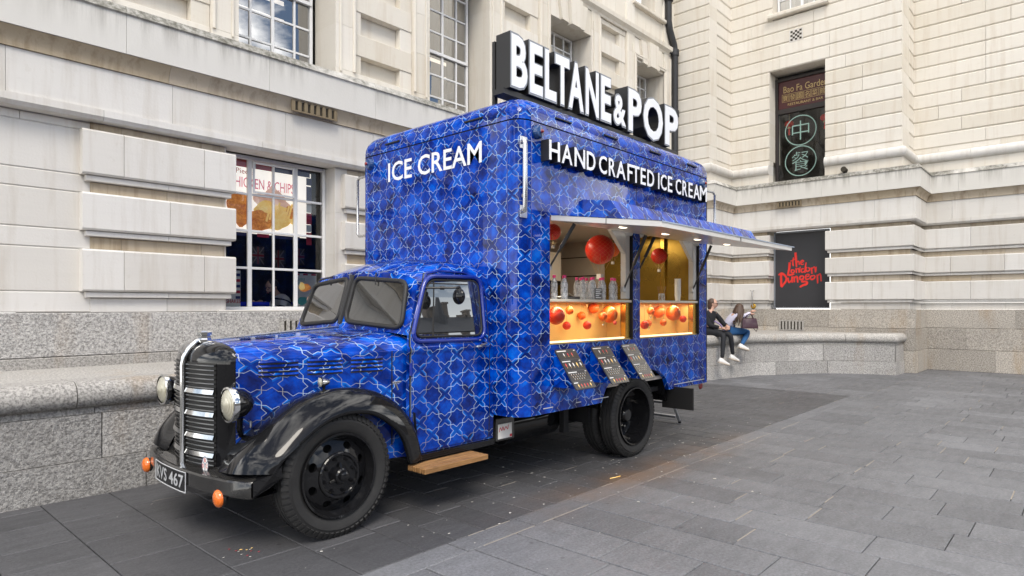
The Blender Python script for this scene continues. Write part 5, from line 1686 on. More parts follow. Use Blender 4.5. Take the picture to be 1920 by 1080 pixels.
def glazed(P, r, name, gas_r, mat, parent, out):
    """pane with rubber gasket; out = outward direction"""
    loop = round_poly(P, r)
    out = Vector(out).normalized()
    ctr_ = sum(loop, Vector()) / len(loop)
    n = len(loop)
    mb = MB()
    mb.add([p + out * .006 for p in loop] + [ctr_ + out * .012], [(i, (i + 1) % n, n) for i in range(n)])
    w = mb.build(name, mat, parent, 40)
    MB().tube([p + out * .008 for p in loop], gas_r, 8, closed=True).build('gasket', M['gasket'], w, 60)
    return w
for sd in (-1, 1):
    P = [(3.185, YC + sd * .055, 1.520), (3.235, YC + sd * .790, 1.475), (3.352, YC + sd * .715, 1.858), (3.300, YC + sd * .055, 1.905)]
    glazed(P, .085, 'windscreen', .020, M['cab_glass'], tr, (-1, sd * -.0, .25))
MB().tube([(3.165, YC, 1.50), (3.300, YC, 1.93)], .026, 8).build('screen_post', M['gasket'], tr, 40)
# doors (near and far side) that follow the cab side
def door_x(z):
    f = 3.245 if z < 1.40 else 3.245 + (z - 1.40) * .40
    r = 4.135 - (max(0, z - 1.78) / .16) ** 2 * .10
    return f, r
for sd in (-1, 1):
    zs_ = [.475, .7, 1.0, 1.25, 1.272, 1.286, 1.314, 1.332, 1.42, 1.55, 1.68, 1.80, 1.87, 1.925]
    rows, uvs = [], []
    for z in zs_:
        f, r = door_x(z); w = cab_w(z) + .010
        rows.append([(lerp(f, r, k / 6), YC + sd * w, z) for k in range(7)]); uvs.append([(-lerp(f, r, k / 6), z) for k in range(7)])
    mb = MB(); mb.grid(rows, uvs, 0, sd > 0)
    # returns that give the door its edge
    for edge in (0, 6):
        mb.grid([[q[edge] for q in rows], [(q[edge][0], q[edge][1] - sd * .012, q[edge][2]) for q in rows]])
    dr = mb.build('door', M['wrap'], tr, 40)
    shut = []
    for z in zs_: shut.append((door_x(z)[0] - .008, YC + sd * (cab_w(z) + .003), z))
    for z in zs_[::-1]: shut.append((door_x(z)[1] + .008, YC + sd * (cab_w(z) + .003), z))
    MB().tube(shut, .0055, 5).build('shut_line', M['black_dull'], dr)
    P = []
    for x, z in ((3.285, 1.405), (4.055, 1.395), (4.050, 1.882), (3.470, 1.872)):
        P.append((x, YC + sd * (cab_w(z) + .016), z))
    loop = round_poly(P, .085)
    n = len(loop); ctr_ = sum(loop, Vector()) / n; off = Vector((0, sd, .2)).normalized()
    mb = MB(); rows = []
    zlo, zhi = min(p.z for p in loop), max(p.z for p in loop)
    for q in range(17):
        z = lerp(zlo + .0005, zhi - .0005, q / 16); xsx = []
        for i in range(n):
            a_, b_ = loop[i], loop[(i + 1) % n]
            if (a_.z - z) * (b_.z - z) <= 0 and abs(a_.z - b_.z) > 1e-7: xsx.append(lerp(a_.x, b_.x, (z - a_.z) / (b_.z - a_.z)))
        tilt = lerp(.868, .822, (z - 1.42) / .44)
        rows.append([(lerp(min(xsx), max(xsx), k / 4), YC + sd * (max(tilt, cab_w(z)) + .0165), z) for k in range(5)])
    mb.grid(rows)
    g_ = mb.build('door_window', M['side_glass'], dr)
    MB().tube([p + off * .002 for p in loop], .010, 8, closed=True).build('gasket', M['gasket'], g_, 60)
    big_ = round_poly([(p[0] + dx, p[1] + sd * .002, p[2] + dz) for p, (dx, dz) in zip(P, ((-.035, -.035), (.035, -.035), (.035, .033), (-.025, .033)))], .11)
    mb = MB(); mb.tube(big_, .020, 8, closed=True)
    o = mb.build('window_frame', M['blue'], dr, 60)
    for lp in o.data.loops:
        co = o.data.vertices[lp.vertex_index].co; o.data.uv_layers[0].data[lp.index].uv = (-co.x, co.z)
    xv = 3.50
    MB().tube([(xv - .02, YC + sd * (cab_w(1.41) + .018), 1.41), (xv + .03, YC + sd * (cab_w(1.87) + .016), 1.87)], .009, 6).build('quarter_light_bar', M['gasket'], g_)
    hp = [(3.93, YC + sd * .935, 1.300), (3.97, YC + sd * .945, 1.305), (4.06, YC + sd * .940, 1.322)]
    MB().tube(hp, [.009, .013, .014], 8).lathe([(0, .05), (.016, .045), (.02, 0)], (4.06, YC + sd * .895, 1.322), 'y', 12, 0, sd).build('door_handle', M['chrome'], dr, 40)
    for zz in (.72, 1.15): MB().tube([(3.236, YC + sd * .902, zz - .05), (3.236, YC + sd * .902, zz + .05)], .014, 8).build('hinge', M['blue'], dr, 40)
    # drip rail over the door
    dp_ = [(3.30, YC + sd * (cab_w(1.55) + .012), 1.55)] + [(3.40, YC + sd * .842, 1.80), (3.47, YC + sd * .808, 1.925), (3.62, YC + sd * .800, 1.955), (3.9, YC + sd * .803, 1.95), (4.06, YC + sd * .82, 1.90), (4.135, YC + sd * .855, 1.75)]
    o = MB().tube(dp_, .011, 6).build('drip_rail', M['blue'], cab, 60)
# driver's mirror on its arm
mb = MB().tube([(3.42, YC - .845, 1.805), (3.50, 3.98, 1.805), (3.58, 3.93, 1.806), (3.62, 3.885, 1.808)], .009, 8).tube([(3.50, 3.98, 1.805), (3.53, 3.96, 1.805)], .016, 8).tube([(3.60, 3.87, 1.815), (3.63, 3.87, 1.77)], .018, 8)
mr = mb.build('mirror_arm', M['lblack'], tr, 40)
mb = MB(); mb.ball((3.60, 3.86, 1.735), .068, 20, 12, sx=.5)
mb.build('mirror_head', M['black'], mr, 60)
MB().tube([(3.34, YC + .40, 1.93), (3.30, YC + .47, 1.915), (3.27, YC + .52, 1.90)], .008, 6).build('wiper_arm', M['lblack'], tr)
MB().tube([(3.335, YC - .30, 1.945), (3.30, YC - .34, 1.90), (3.285, YC - .36, 1.84)], .006, 6).build('wiper_arm', M['lblack'], tr)

# ---- bonnet
OUT = [(0, 1.87), (.10, 1.876), (.20, 1.892), (.30, 1.915), (.37, 1.938), (.42, 1.960), (.455, 1.985), (.475, 2.02)]    # radiator shell in plan (half width, X)
def hood_prof(t):
    """half profile (w, z) from the lower edge to the ridge; t 0 front .. 1 cowl"""
    W = lerp(.475, .872, t ** .85)
    zt = lerp(1.395, 1.475, t)
    zl = lerp(.60, .45, min(1, t * 1.3))
    sh = lerp(1.245, 1.275, t)
    p = [(W * .985, zl), (W, .80), (W, 1.02), (W, sh), (W * 1.006, sh + .012), (W * 1.006, sh + .03), (W * .985, sh + .045)]
    n = 9
    for k in range(1, n + 1):
        a = math.pi / 2 * k / n
        p.append((W * .985 * (math.cos(a) ** .72 if k < n else 0), sh + .045 + (zt - sh - .045) * (math.sin(a) ** .9)))
    return p
mb = MB()
TS = [0, .08, .2, .35, .5, .65, .8, .9, 1.0]
for sd in (-1, 1):
    rows, uvs = [], []
    for t in TS:
        pr = hood_prof(t); x = lerp(2.022, 3.275, t)
        a = [0]
        for i in range(1, len(pr)): a.append(a[-1] + math.hypot(pr[i][0] - pr[i - 1][0], pr[i][1] - pr[i - 1][1]))
        rows.append([(x, YC + sd * w, z) for w, z in pr]); uvs.append([(-x, .6 + q) for q in a])
    mb.grid(rows, uvs, 0, sd > 0)
hood = mb.build('bonnet', M['wrap'], tr, 45)
MB().tube([(2.03, YC, 1.397), (2.6, YC, 1.438), (3.15, YC, 1.474)], .007, 6).build('bonnet_hinge', M['steel'], hood, 40)
def hood_w(x): return lerp(.475, .872, (max(0, x - 2.022) / 1.253) ** .85)
for (x0, x1) in ((2.155, 2.415), (2.475, 2.725), (2.785, 3.03)):
    for sd in (-1, 1):
        for k in range(4):
            zz = 1.155 + .030 * k
            mb = MB()
            n = 6
            rows = []
            for q in range(n + 1):
                x = lerp(x0, x1, q / n); w = hood_w(x); e = 1 if 0 < q < n else .25
                rows.append([(x, YC + sd * (w + .001), zz + .018), (x, YC + sd * (w + .006 + .010 * e), zz + .010), (x, YC + sd * (w + .004 + .012 * e), zz + .002), (x, YC + sd * (w + .001), zz)])
            mb.grid(rows, [[(-r[0][0], r[j][2]) for j in range(4)] for r in rows], 0, sd < 0)
            lv = mb.build('louvre', M['wrap'], hood, 60)
            mb = MB()
            mb.grid([[(lerp(x0, x1, q / n), YC + sd * (hood_w(lerp(x0, x1, q / n)) + .0025), zz - .010), (lerp(x0, x1, q / n), YC + sd * (hood_w(lerp(x0, x1, q / n)) + .0025), zz + .001)] for q in range(n + 1)])
            mb.build('louvre_slot', M['vent'], lv)
for sd in (-1, 1):
    x = 3.085; MB().tube([(x, YC + sd * .885, 1.055), (x, YC + sd * .90, 1.05), (x + .02, YC + sd * .905, 1.00)], .008, 6).bbox(x - .03, x + .05, YC + sd * .905 - .004, YC + sd * .905 + .004, 1.055, 1.068, .003).build('bonnet_catch', M['steel'], hood)
    x = 2.10; MB().tube([(x, YC + sd * .50, .845), (x, YC + sd * .535, .84), (x, YC + sd * .535, .80)], .008, 6).build('bonnet_catch', M['steel'], hood)
    mb = MB(); pr_ = [(lerp(3.06, 3.06, 0), z) for z in (0,)]
    rows = []
    for z in [.56, .75, 1.0, 1.25, 1.30]: rows.append((3.105, YC + sd * (hood_w(3.105) + .003), z))
    MB().tube(rows, .005, 5).build('bonnet_shut_line', M['black_dull'], hood)
    # pocket panel under the belt, just ahead of the door
# ---- radiator shell
mb = MB()
outl = [(-w, x) for w, x in OUT[::-1]] + OUT[1:]
zs_ = [.45, .8, 1.1, 1.245]
mb.grid([[(x, YC + w, z) for w, x in outl] for z in zs_])
hp0 = hood_prof(0)
def hood_z(w): 
    q = sorted([(a, b) for a, b in hp0[6:]])
    return interp(q, abs(w))
rows = []
for k in range(9):
    th = math.pi / 2 * k / 8
    row = []
    for w, x in outl:
        f = .93 if False else 1
        zt = max(1.245, hood_z(w * .985)) if abs(w) < .474 else 1.29
        row.append((x + (2.03 - x) * (1 - math.cos(th)), YC + w, 1.245 + (zt - 1.245) * math.sin(th)))
    rows.append(row)
mb.grid(rows)
shell = mb.build('radiator_shell', M['black'], tr, 45)
def out_x(w): return interp(OUT, abs(w))
def strip(w0, w1, z0, z1, proud, mat, name, parent, n=8, r=None):
    mb = MB()
    rows = []
    for k in range(n + 1):
        w = lerp(w0, w1, k / n); x = out_x(w)
        rows.append([(x - .002, YC + w, z0), (x - proud, YC + w, z0 + .002), (x - proud + (z1 - z0) * .28, YC + w, z1 - .002), (x - .002, YC + w, z1)])
    mb.grid(rows)
    return mb.build(name, M[mat], parent, 30)
MB().grid([[(out_x(w) - .003, YC + w, z) for w in [-.36 + .72 * k / 24 for k in range(25)]] for z in (.49, 1.25)]).build('grille_backing', M['gasket'], tr, 60)
PIT = .0318
for k in range(24):
    z0 = .495 + PIT * k
    chrome = k in (4, 8, 12, 16, 20) and k != 20 or k == 19 and False
    nm = 'chrome_band' if k in (3, 7, 12, 17) else 'grille_slat'
    for a, b in ((-.36, -.03), (.03, .36)):
        if nm == 'chrome_band': strip(a, b, z0 - .006, z0 + .028, .027, 'chrome', nm, tr)
        else: strip(a, b, z0, z0 + .012, .018, 'slat', nm, tr)
cb = [(1.845, YC, .46), (1.845, YC, 1.22), (1.855, YC, 1.28), (1.89, YC, 1.345), (1.94, YC, 1.39), (1.99, YC, 1.412)]
MB().tube(cb, .020, 10).build('grille_bar', M['chrome'], tr, 60)
for sd in (-1, 1): strip(sd * .365, sd * .385, .47, 1.26, .012, 'black', 'grille_edge', tr, 3)
MB().lathe([(.055, 0), (.055, .02), (.047, .03), (.047, .05), (.056, .055), (.056, .075), (.045, .085), (0, .088)], (2.0, YC, 1.385), 'z', 8).build('radiator_cap', M['chrome'], tr, 20)
# ---- mudguards
ST_ = [((1.90, 4.46, .515), (2.04, 3.965, .555)), ((1.975, 4.45, .64), (2.10, 3.95, .65)), ((2.13, 4.42, .80), (2.235, 3.95, .75)), ((2.32, 4.37, .945), (2.385, 3.95, .845)), ((2.535, 4.30, 1.02), (2.53, 3.95, .895)),
       ((2.74, 4.22, 1.03), (2.69, 3.95, .903)), ((2.93, 4.15, .985), (2.86, 3.95, .865)), ((3.08, 4.09, .88), (3.03, 3.95, .755)), ((3.20, 4.05, .70), (3.145, 3.95, .62)), ((3.275, 4.035, .44), (3.21, 3.95, .42))]
def smooth_st(n=40):
    out = []
    m = len(ST_) - 1
    for k in range(n + 1):
        t = k / n * m; i = min(m - 1, int(t)); f = t - i
        def cr(idx):
            P = [Vector(ST_[max(0, min(m, i + o))][idx]) for o in (-1, 0, 1, 2)]
            return 0.5 * ((2 * P[1]) + (P[2] - P[0]) * f + (2 * P[0] - 5 * P[1] + 4 * P[2] - P[3]) * f * f + (3 * P[1] - P[0] - 3 * P[2] + P[3]) * f ** 3)
        out.append((cr(0), cr(1)))
    return out
for sd in (-1, 1):
    rows = []
    for (a, b) in smooth_st():
        axl = Vector((2.565, 0, .46))
        rad = Vector((a.x - axl.x, 0, a.z - axl.z)); rad.normalize()
        row = []
        for k in range(9):
            t = k / 8
            p = a.lerp(b, t)
            # crowned: full over the top, turning down at the lip
            p = p + rad * (.085 * math.sin(math.pi * t ** 1.25) )
            row.append(p)
        lip = b - rad * .035 + Vector((0, .012, 0)); row.append(b - rad * .02 + Vector((0, -.004, 0))); row.append(lip)
        row.append(lip + Vector((0, .03, 0)))
        rows.append([(p.x, p.y if sd < 0 else 2 * YC - p.y, p.z) for p in row])
    mb = MB(); mb.grid(rows)
    mg = mb.build('mudguard', M['black'], tr, 60)
    # inner wall of the wheel well and valance down to the bumper
    mb = MB()
    Yw = (lambda y: y if sd < 0 else 2 * YC - y)
    ins = [(a.x, a.z) for a, b in smooth_st(20)]
    mb.add([(x, Yw(4.47), z - .02) for x, z in ins] + [(3.2, Yw(4.47), .35), (2.0, Yw(4.47), .35)], [tuple(range(len(ins) + 2))])
    mb.add([(3.30, Yw(4.0), .40), (3.30, Yw(4.6), .40), (3.26, Yw(4.6), .95), (3.26, Yw(4.0), .8)], [(0, 1, 2, 3)])
    mb.build('wheel_well', M['black_dull'], mg)
    x, y, z = 2.54, Yw(4.20), 1.085
    lm = MB().lathe([(0, -.07), (.02, -.06), (.032, -.03), (.036, 0), (.038, .008)], (x, y, z + .01), 'x', 16, 0, -1).build('side_lamp', M['chrome'], tr, 40)
    MB().lathe([(0, .014), (.02, .012), (.034, .004)], (x - .008, y, z + .01), 'x', 16, 0, -1).build('side_lamp_lens', M['lamp_glass'], lm, 40)
    MB().tube([(x + .02, y, z - .01), (x + .02, y, z - .07)], .012, 8).build('lamp_stalk', M['black'], lm)
# ---- headlamps
for yy in (4.335, 5.525):
    c = (1.925, yy, .985)
    hl = MB().lathe([(0, -.165), (.03, -.16), (.07, -.13), (.098, -.08), (.112, -.02), (.114, 0)], c, 'x', 28, 0, -1).build('headlight', M['black'], tr, 50)
    MB().lathe([(.112, -.02), (.121, -.018), (.124, 0), (.121, .016), (.108, .02)], c, 'x', 28, 0, -1).build('headlight_rim', M['chrome'], hl, 50)
    MB().lathe([(0, .045), (.05, .038), (.09, .022), (.109, .010)], c, 'x', 28, 0, -1).build('headlight_lens', M['lamp_glass'], hl, 60)
    MB().tube([(2.00, yy, .94), (2.03, yy + (.08 if yy < YC else -.08), .80), (2.06, yy + (.12 if yy < YC else -.12), .74)], .022, 8).build('headlight_bracket', M['black'], hl)
# ---- bumper and apron
BU = [(4.06, 1.955), (4.085, 1.92), (4.25, 1.862), (4.5, 1.812), (4.75, 1.787), (4.93, 1.782), (5.11, 1.787), (5.36, 1.812), (5.61, 1.862), (5.775, 1.92), (5.80, 1.955)]
mb = MB()
sec = [(.03, .500), (.0, .503), (-.012, .492), (-.012, .405), (0, .392), (.03, .395)]
mb.grid([[(x + o, y, z) for o, z in sec] for y, x in BU])
bp_ = mb.build('bumper', M['bumper'], tr, 40)
mb = MB()
rows = [[(x + .004, y, .499) for y, x in BU]]
rows.append([(lerp(x, 1.99, .55), y, .515) for y, x in BU]); rows.append([(2.02, y, .55) for y, x in BU]); rows.append([(2.10, y, .62) for y, x in BU])
mb.grid(rows)
mb.build('apron', M['bumper'], bp_, 50)
mb = MB()
rows = [[(x + .02, y, .395) for y, x in BU], [(x + .05, y, .395 - .07 * max(0, 1 - (abs(y - YC) / .8) ** 2)) for y, x in BU], [(x + .16, y, .40 - .08 * max(0, 1 - (abs(y - YC) / .8) ** 2)) for y, x in BU], [(2.2, y, .45) for y, x in BU]]
mb.grid(rows)
mb.build('valance', M['black'], bp_, 50)
for sd in (-1, 1):
    Yw = (lambda y: y if sd < 0 else 2 * YC - y)
    MB().add([(1.955, Yw(4.06), .50), (2.05, Yw(3.965), .555), (2.10, Yw(3.95), .60), (2.10, Yw(3.955), .52), (2.02, Yw(3.98), .46), (1.955, Yw(4.06), .40)], [(0, 1, 2, 3, 4, 5)]).add([(1.955, Yw(4.06), .50), (2.05, Yw(3.965), .555), (2.0, Yw(4.2), .57), (1.92, Yw(4.46), .53), (1.90, Yw(4.3), .505)], [(0, 1, 2, 3, 4)]).build('bumper_wing', M['black'], bp_)
    c = (1.84, 4.315 if sd < 0 else 5.66, .372)
    ind = MB().lathe([(0, .030), (.03, .027), (.05, .018), (.060, .004), (.060, -.008)], c, 'x', 24, 0, -1).build('indicator', M['amber'], tr, 50)
    MB().lathe([(.05, -.008), (.055, -.03), (.03, -.05), (0, -.05)], c, 'x', 18, 0, -1).tube([(c[0] + .04, c[1], c[2]), (c[0] + .10, c[1] + .02 * -sd, c[2] + .05)], .012, 6).build('indicator_mount', M['lblack'], ind, 40)
for yy in (5.40, 5.52): MB().lathe([(0, .006), (.012, .005), (.014, 0)], (1.86 if yy < 5.5 else 1.885, yy, .5065), 'z', 8).build('bolt', M['lblack'], bp_)
# number plate, slightly bowed with the bumper
def plate_p(u, z, o=0.0):
    y = lerp(5.265, 4.68, u); x = interp([(a, b) for a, b in BU], y) - .022
    return (x - o, y, z)
mb = MB()
cols = [k / 8 for k in range(9)]
mb.grid([[plate_p(u, z) for u in cols] for z in (.352, .492)]); mb.grid([[plate_p(u, z, -.006) for u in cols] for z in (.352, .492)], flip=True)
pl = mb.build('number_plate', M['plate'], bp_, 40)
mb = MB()
for z in (.352, .492): mb.tube([plate_p(u, z, .002) for u in cols], .004, 5)
for u in (0, 1): mb.tube([plate_p(u, .352, .002), plate_p(u, .492, .002)], .004, 5)
mb.build('plate_edge', M['silver'], pl)
mb = MB()
for txt, u0, u1 in (('KVS', .06, .46), ('467', .54, .95)):
    v, f = text_mesh(txt, (u1 - u0) * .59, .095, off=.02, ext=.0, space=1.05)
    mb.add([plate_p(u0 + p[0] / .59, .375 + p[1], .003) for p in v], f)
mb.build('plate_lettering', M['silver'], pl)
# oval club badge
bc = Vector((1.868, 4.585, .548)); nb = Vector((-1, -.25, 0)).normalized(); ub = Vector((.25, -1, 0)).normalized()
def bp3(u, v, o=0): return bc + ub * u + Vector((0, 0, v)) + nb * o
mb = MB()
mb.add([bp3(.034 * math.cos(t), .058 * math.sin(t), .004) for t in [2 * math.pi * k / 24 for k in range(24)]], [tuple(range(24))], 0)
mb.grid([[bp3(.034 * r * math.cos(t), .058 * r * math.sin(t), .005) for r in (.90, 1.0)] for t in [2 * math.pi * k / 24 for k in range(25)]], None, 1)
for a, b in (((0, 0), (-.026, .026)), ((0, 0), (.026, .026)), ((0, 0), (0, -.05))):
    mb.tube([bp3(*a, .005), bp3(*b, .005)], .0022, 4, mi=1)
for ch, u, v in (('B', -.009, .018), ('D', -.030, -.022), ('C', .010, -.022)):
    put_text(mb, ch, bp3(u, v, .0055), ub, (0, 0, 1), nb, .018, .026, mi=2)
mb.build('badge', [M['poster'], M['navy'], M['redprint']], tr)

# ================================================================== things on and in the truck
def balloon_thing(c, r, mat, label, group, basket=True, cord=None, big=False):
    t = thing('paper_balloon', label, 'balloon', c, group)
    MB().ball(c, r, 22, 14, sz=1.0).build('envelope', M[mat], t, 60)
    if basket:
        bz = c[2] - r * 1.75
        mb = MB()
        for k in range(10):
            a = 2 * math.pi * k / 10
            mb.tube([(c[0] + r * .93 * math.cos(a), c[1] + r * .93 * math.sin(a), c[2] - r * .36), (c[0] + r * .2 * math.cos(a), c[1] + r * .2 * math.sin(a), bz + r * .1)], max(.0012, r * .008), 4)
        mb.build('net_cords', M['goldprint'], t)
        s = max(.008, r * .17)
        MB().bbox(c[0] - s, c[0] + s, c[1] - s, c[1] + s, bz - s * 1.4, bz + r * .1, .002).build('basket', M['poster'], t)
    if cord: MB().tube([(c[0], c[1], c[2] + r), (c[0], c[1], cord)], .002, 4).build('cord', M['goldprint'], t)
    return t
HB = [((6.056, 4.15, 2.298), .168, 'bal_red', 'largest red paper balloon, hanging in the middle of the front hatch', 2.62),
      ((5.20, 4.15, 2.425), .085, 'bal_red', 'red paper balloon half hidden at the front edge of the serving hatch', 2.62),
      ((6.62, 4.35, 2.345), .088, 'bal_orange', 'orange paper balloon hanging behind the white post beside the largest one', 2.62),
      ((7.395, 4.15, 2.304), .103, 'bal_red', 'red paper balloon hanging alone before the brass wall of the rear hatch', 2.62),
      ((5.75, 4.9, 2.46), .13, 'bal_red', 'dim red paper balloon high up at the back of the cabin', 2.62)]
for c, r, m, lb, cd_ in HB: balloon_thing(c, r, m, lb, 'balloons hanging in the serving hatch', True, cd_)
DB = [((4.86, 3.84, 1.562), .088, 'bal_red', 'large red balloon at the front end of the front counter display', 0), ((5.102, 3.86, 1.613), .042, 'bal_orange', 'small orange balloon next to the large red one in the front display', 0),
      ((5.146, 3.93, 1.458), .043, 'bal_red', 'dull red balloon set back low in the front display', 0), ((5.373, 3.84, 1.459), .044, 'bal_red', 'bright small red balloon low in the middle of the front display', 0),
      ((5.825, 3.87, 1.564), .090, 'bal_orange', 'large orange balloon at the rear end of the front display', 0), ((5.60, 3.80, 1.545), .046, 'bal_orange', 'small orange balloon with cords in front of the large orange one', 1),
      ((5.43, 3.95, 1.556), .044, 'bal_orange', 'orange balloon set back in the middle of the front display', 0), ((5.643, 3.95, 1.633), .056, 'bal_orange', 'orange balloon near the top of the front display, behind the others', 0),
      ((5.774, 3.765, 1.478), .022, 'bal_pink', 'tiny pink balloon under the large orange one of the front display', 0), ((6.644, 3.84, 1.60), .044, 'bal_orange', 'small orange balloon with cords at the front of the rear display', 1),
      ((7.00, 3.935, 1.585), .075, 'bal_orange', 'blurred orange balloon behind the largest one of the rear display', 0), ((7.184, 3.84, 1.571), .092, 'bal_orange', 'largest orange balloon of the rear counter display', 0),
      ((7.405, 3.82, 1.495), .044, 'bal_red', 'small crimson balloon right behind the largest one of the rear display', 0), ((6.44, 3.80, 1.441), .050, 'bal_red', 'red balloon low at the front edge of the rear display', 0),
      ((6.907, 3.82, 1.458), .040, 'bal_orange', 'pale orange balloon low in the middle of the rear display', 0), ((6.70, 3.90, 1.456), .040, 'bal_orange', 'orange balloon low in the rear display with white basket', 1),
      ((7.46, 3.94, 1.525), .045, 'bal_orange', 'orange balloon at the far end of the rear display', 0)]
for c, r, m, lb, bk in DB: balloon_thing(c, r, m, lb, 'balloons inside the glowing counter displays', bool(bk), 1.69)
# water bottles on the counter
proto = thing('water_bottle', 'clear water bottle', 'bottle', (5.0, 3.95, 1.723), 'water bottles on the counter')
MB().lathe([(0, .001), (.030, .001), (.034, .008), (.034, .05), (.031, .058), (.034, .066), (.034, .10), (.031, .11), (.034, .12), (.034, .15), (.024, .188), (.013, .205), (.013, .22)], (5.0, 3.95, 1.723), 'z', 18).build('bottle_body', M['bottle'], proto, 40)
MB().lathe([(0, .240), (.015, .238), (.017, .232), (.017, .212), (.013, .210)], (5.0, 3.95, 1.723), 'z', 14).build('bottle_cap', M['pinkcap'], proto, 40)
BT = [(4.945, 3.93), (5.02, 3.86), (5.10, 3.93), (5.48, 3.97), (5.55, 3.89), (5.63, 3.97), (5.70, 3.87), (5.775, 3.95), (5.86, 3.86), (5.955, 3.89), (5.52, 4.08), (5.61, 4.09), (5.70, 4.08), (5.80, 4.09)]
LB = ['clear pink capped bottle at the front end of the counter', 'pink capped bottle in the middle of the front trio on the counter', 'pink capped bottle on the rear side of the front trio', 'pink capped bottle behind the black card, nearest the cab',
      'pink capped bottle straight behind the black card', 'pink capped bottle set back beside the black card', 'pink capped bottle in the middle of the larger cluster', 'pink capped bottle set back in the larger cluster', 'front bottle of the separate pair beside the hatch post', 'bottle of the separate pair closest to the white hatch post',
      'back row bottle nearest the cab, behind the larger cluster', 'second back row bottle from the cab in the larger cluster', 'third back row bottle from the cab in the larger cluster', 'back row bottle nearest the separate pair']
for k, ((x, y), lb) in enumerate(zip(BT, LB)):
    d = (x - 5.0, y - 3.95, 0)
    if k == 0:
        proto.location = Vector((5, 3.95, 1.723)) + Vector(d); proto['label'] = lb; WORLD_base = (5.0, 3.95, 1.723)
        proto0 = proto
    else:
        dd = Vector(d) - (proto0.location - Vector((5.0, 3.95, 1.723)))
        copy_tree(proto0, dd, lb)
cdt = thing('price_card', 'small black price card propped before the bottles on the counter', 'card', (5.52, 3.80, 1.723))
MB().bbox(5.44, 5.575, 3.79, 3.797, 1.723, 1.84, .002).build('card', M['slate'], cdt)
mb = MB()
for k in range(5): mb.box(5.455, 5.455 + (.10, .08, .10, .06, .09)[k], 3.7885, 3.7892, 1.82 - .02 * k, 1.827 - .02 * k)
mb.build('card_print', M['letter'], cdt)
cu = thing('cup_stack', 'tall stack of white paper cups on the rear counter', 'cups', (7.42, 3.9, 1.723))
mb = MB()
for k in range(9): mb.lathe([(.030, 0), (.040, .085), (.043, .088)], (7.42, 3.9, 1.723 + .024 * k), 'z', 14)
mb.build('cups', M['poster'], cu, 30)
sj = thing('straw_jar', 'glass jar of wooden sticks on the rear counter', 'jar', (7.1, 3.95, 1.723))
MB().lathe([(0, .002), (.04, .002), (.042, .09)], (7.1, 3.95, 1.723), 'z', 14).build('jar', M['bottle'], sj, 40)
mb = MB()
for k in range(12):
    a = 2 * math.pi * k / 12
    mb.tube([(7.1 + .02 * math.cos(a), 3.95 + .02 * math.sin(a), 1.73), (7.1 + .055 * math.cos(a), 3.95 + .05 * math.sin(a), 1.90)], .003, 4)
mb.build('stick_bundle', M['wood'], sj)
md = thing('card_reader', 'small black card reader lying on the counter between the bottles', 'card reader', (5.2, 3.95, 1.723))
MB().bbox(5.12, 5.34, 3.9, 4.05, 1.724, 1.755, .006).build('reader_body', M['slate'], md)
MB().tube([(5.20, 4.0, 1.756), (5.30, 4.02, 1.79), (5.36, 4.0, 1.756)], .004, 5).build('reader_stand', M['steel'], md)
# step ladder behind the truck
sl = thing('step_ladder', 'folding aluminium step ladder standing behind the rear wheel', 'ladder', (8.3, 4.6, 0))
mb = MB()
for y in (4.35, 4.80):
    mb.tube([(8.33, y, 0.02), (7.90, y, .62)], .022, 6)
mb.build('rail', M['alu'], sl)
for t in (.10, .45, .8):
    x = lerp(8.33, 7.90, t); z = lerp(.02, .62, t)
    MB().bbox(x - .06, x + .03, 4.36, 4.79, z, z + .03, .004).build('tread', M['alu'], sl)
for y in (4.35, 4.80): MB().tube([(8.335, y, 0), (8.32, y, .04)], .022, 8).build('rubber_foot', M['lblack'], sl)

# ================================================================== behind the shop window
pt = thing('menu_poster', 'large pale poster of fried chicken and chips hanging in the shop window', 'poster', (4.6, 8.97, 3.0))
PYY = 8.965
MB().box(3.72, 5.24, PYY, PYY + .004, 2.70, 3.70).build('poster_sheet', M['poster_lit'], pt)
mb = MB(); put_text(mb, 'CHICKEN & CHIPS', (3.97, PYY - .002, 3.35), (1, 0, 0), (0, 0, 1), (0, -1, 0), .99, .15, off=.008, ext=.001); mb.build('poster_title', M['poster_pink'], pt)
mb = MB(); put_text(mb, '6 Pieces', (3.98, PYY - .002, 3.545), (1, 0, 0), (0, 0, 1), (0, -1, 0), .36, .075, ext=.001); mb.build('poster_title', M['redprint'], pt)
mb = MB()
for (a, b, mi) in ((3.80, 4.05, 0), (4.05, 4.30, 1), (4.30, 4.36, 2), (4.36, 4.60, 1), (4.62, 5.22, 0)): mb.box(a, b, PYY - .002, PYY - .0005, 3.64, 3.76, mi)
for (a, b, mi) in ((3.80, 4.3, 0), (4.38, 4.56, 1), (4.60, 5.05, 0)): mb.box(a, b, PYY - .002, PYY - .0005, 2.66, 2.71, mi)
for (a, b, mi) in ((3.52, 3.63, 0), (3.25, 3.5, 0), (3.10, 3.24, 2), (2.92, 3.09, 1), (2.80, 2.91, 2), (2.60, 2.79, 1)): mb.box(5.16, 5.25, PYY - .003, PYY - .0015, a, b, mi)
mb.build('poster_border', [M['navy'], M['redprint'], M['poster']], pt)
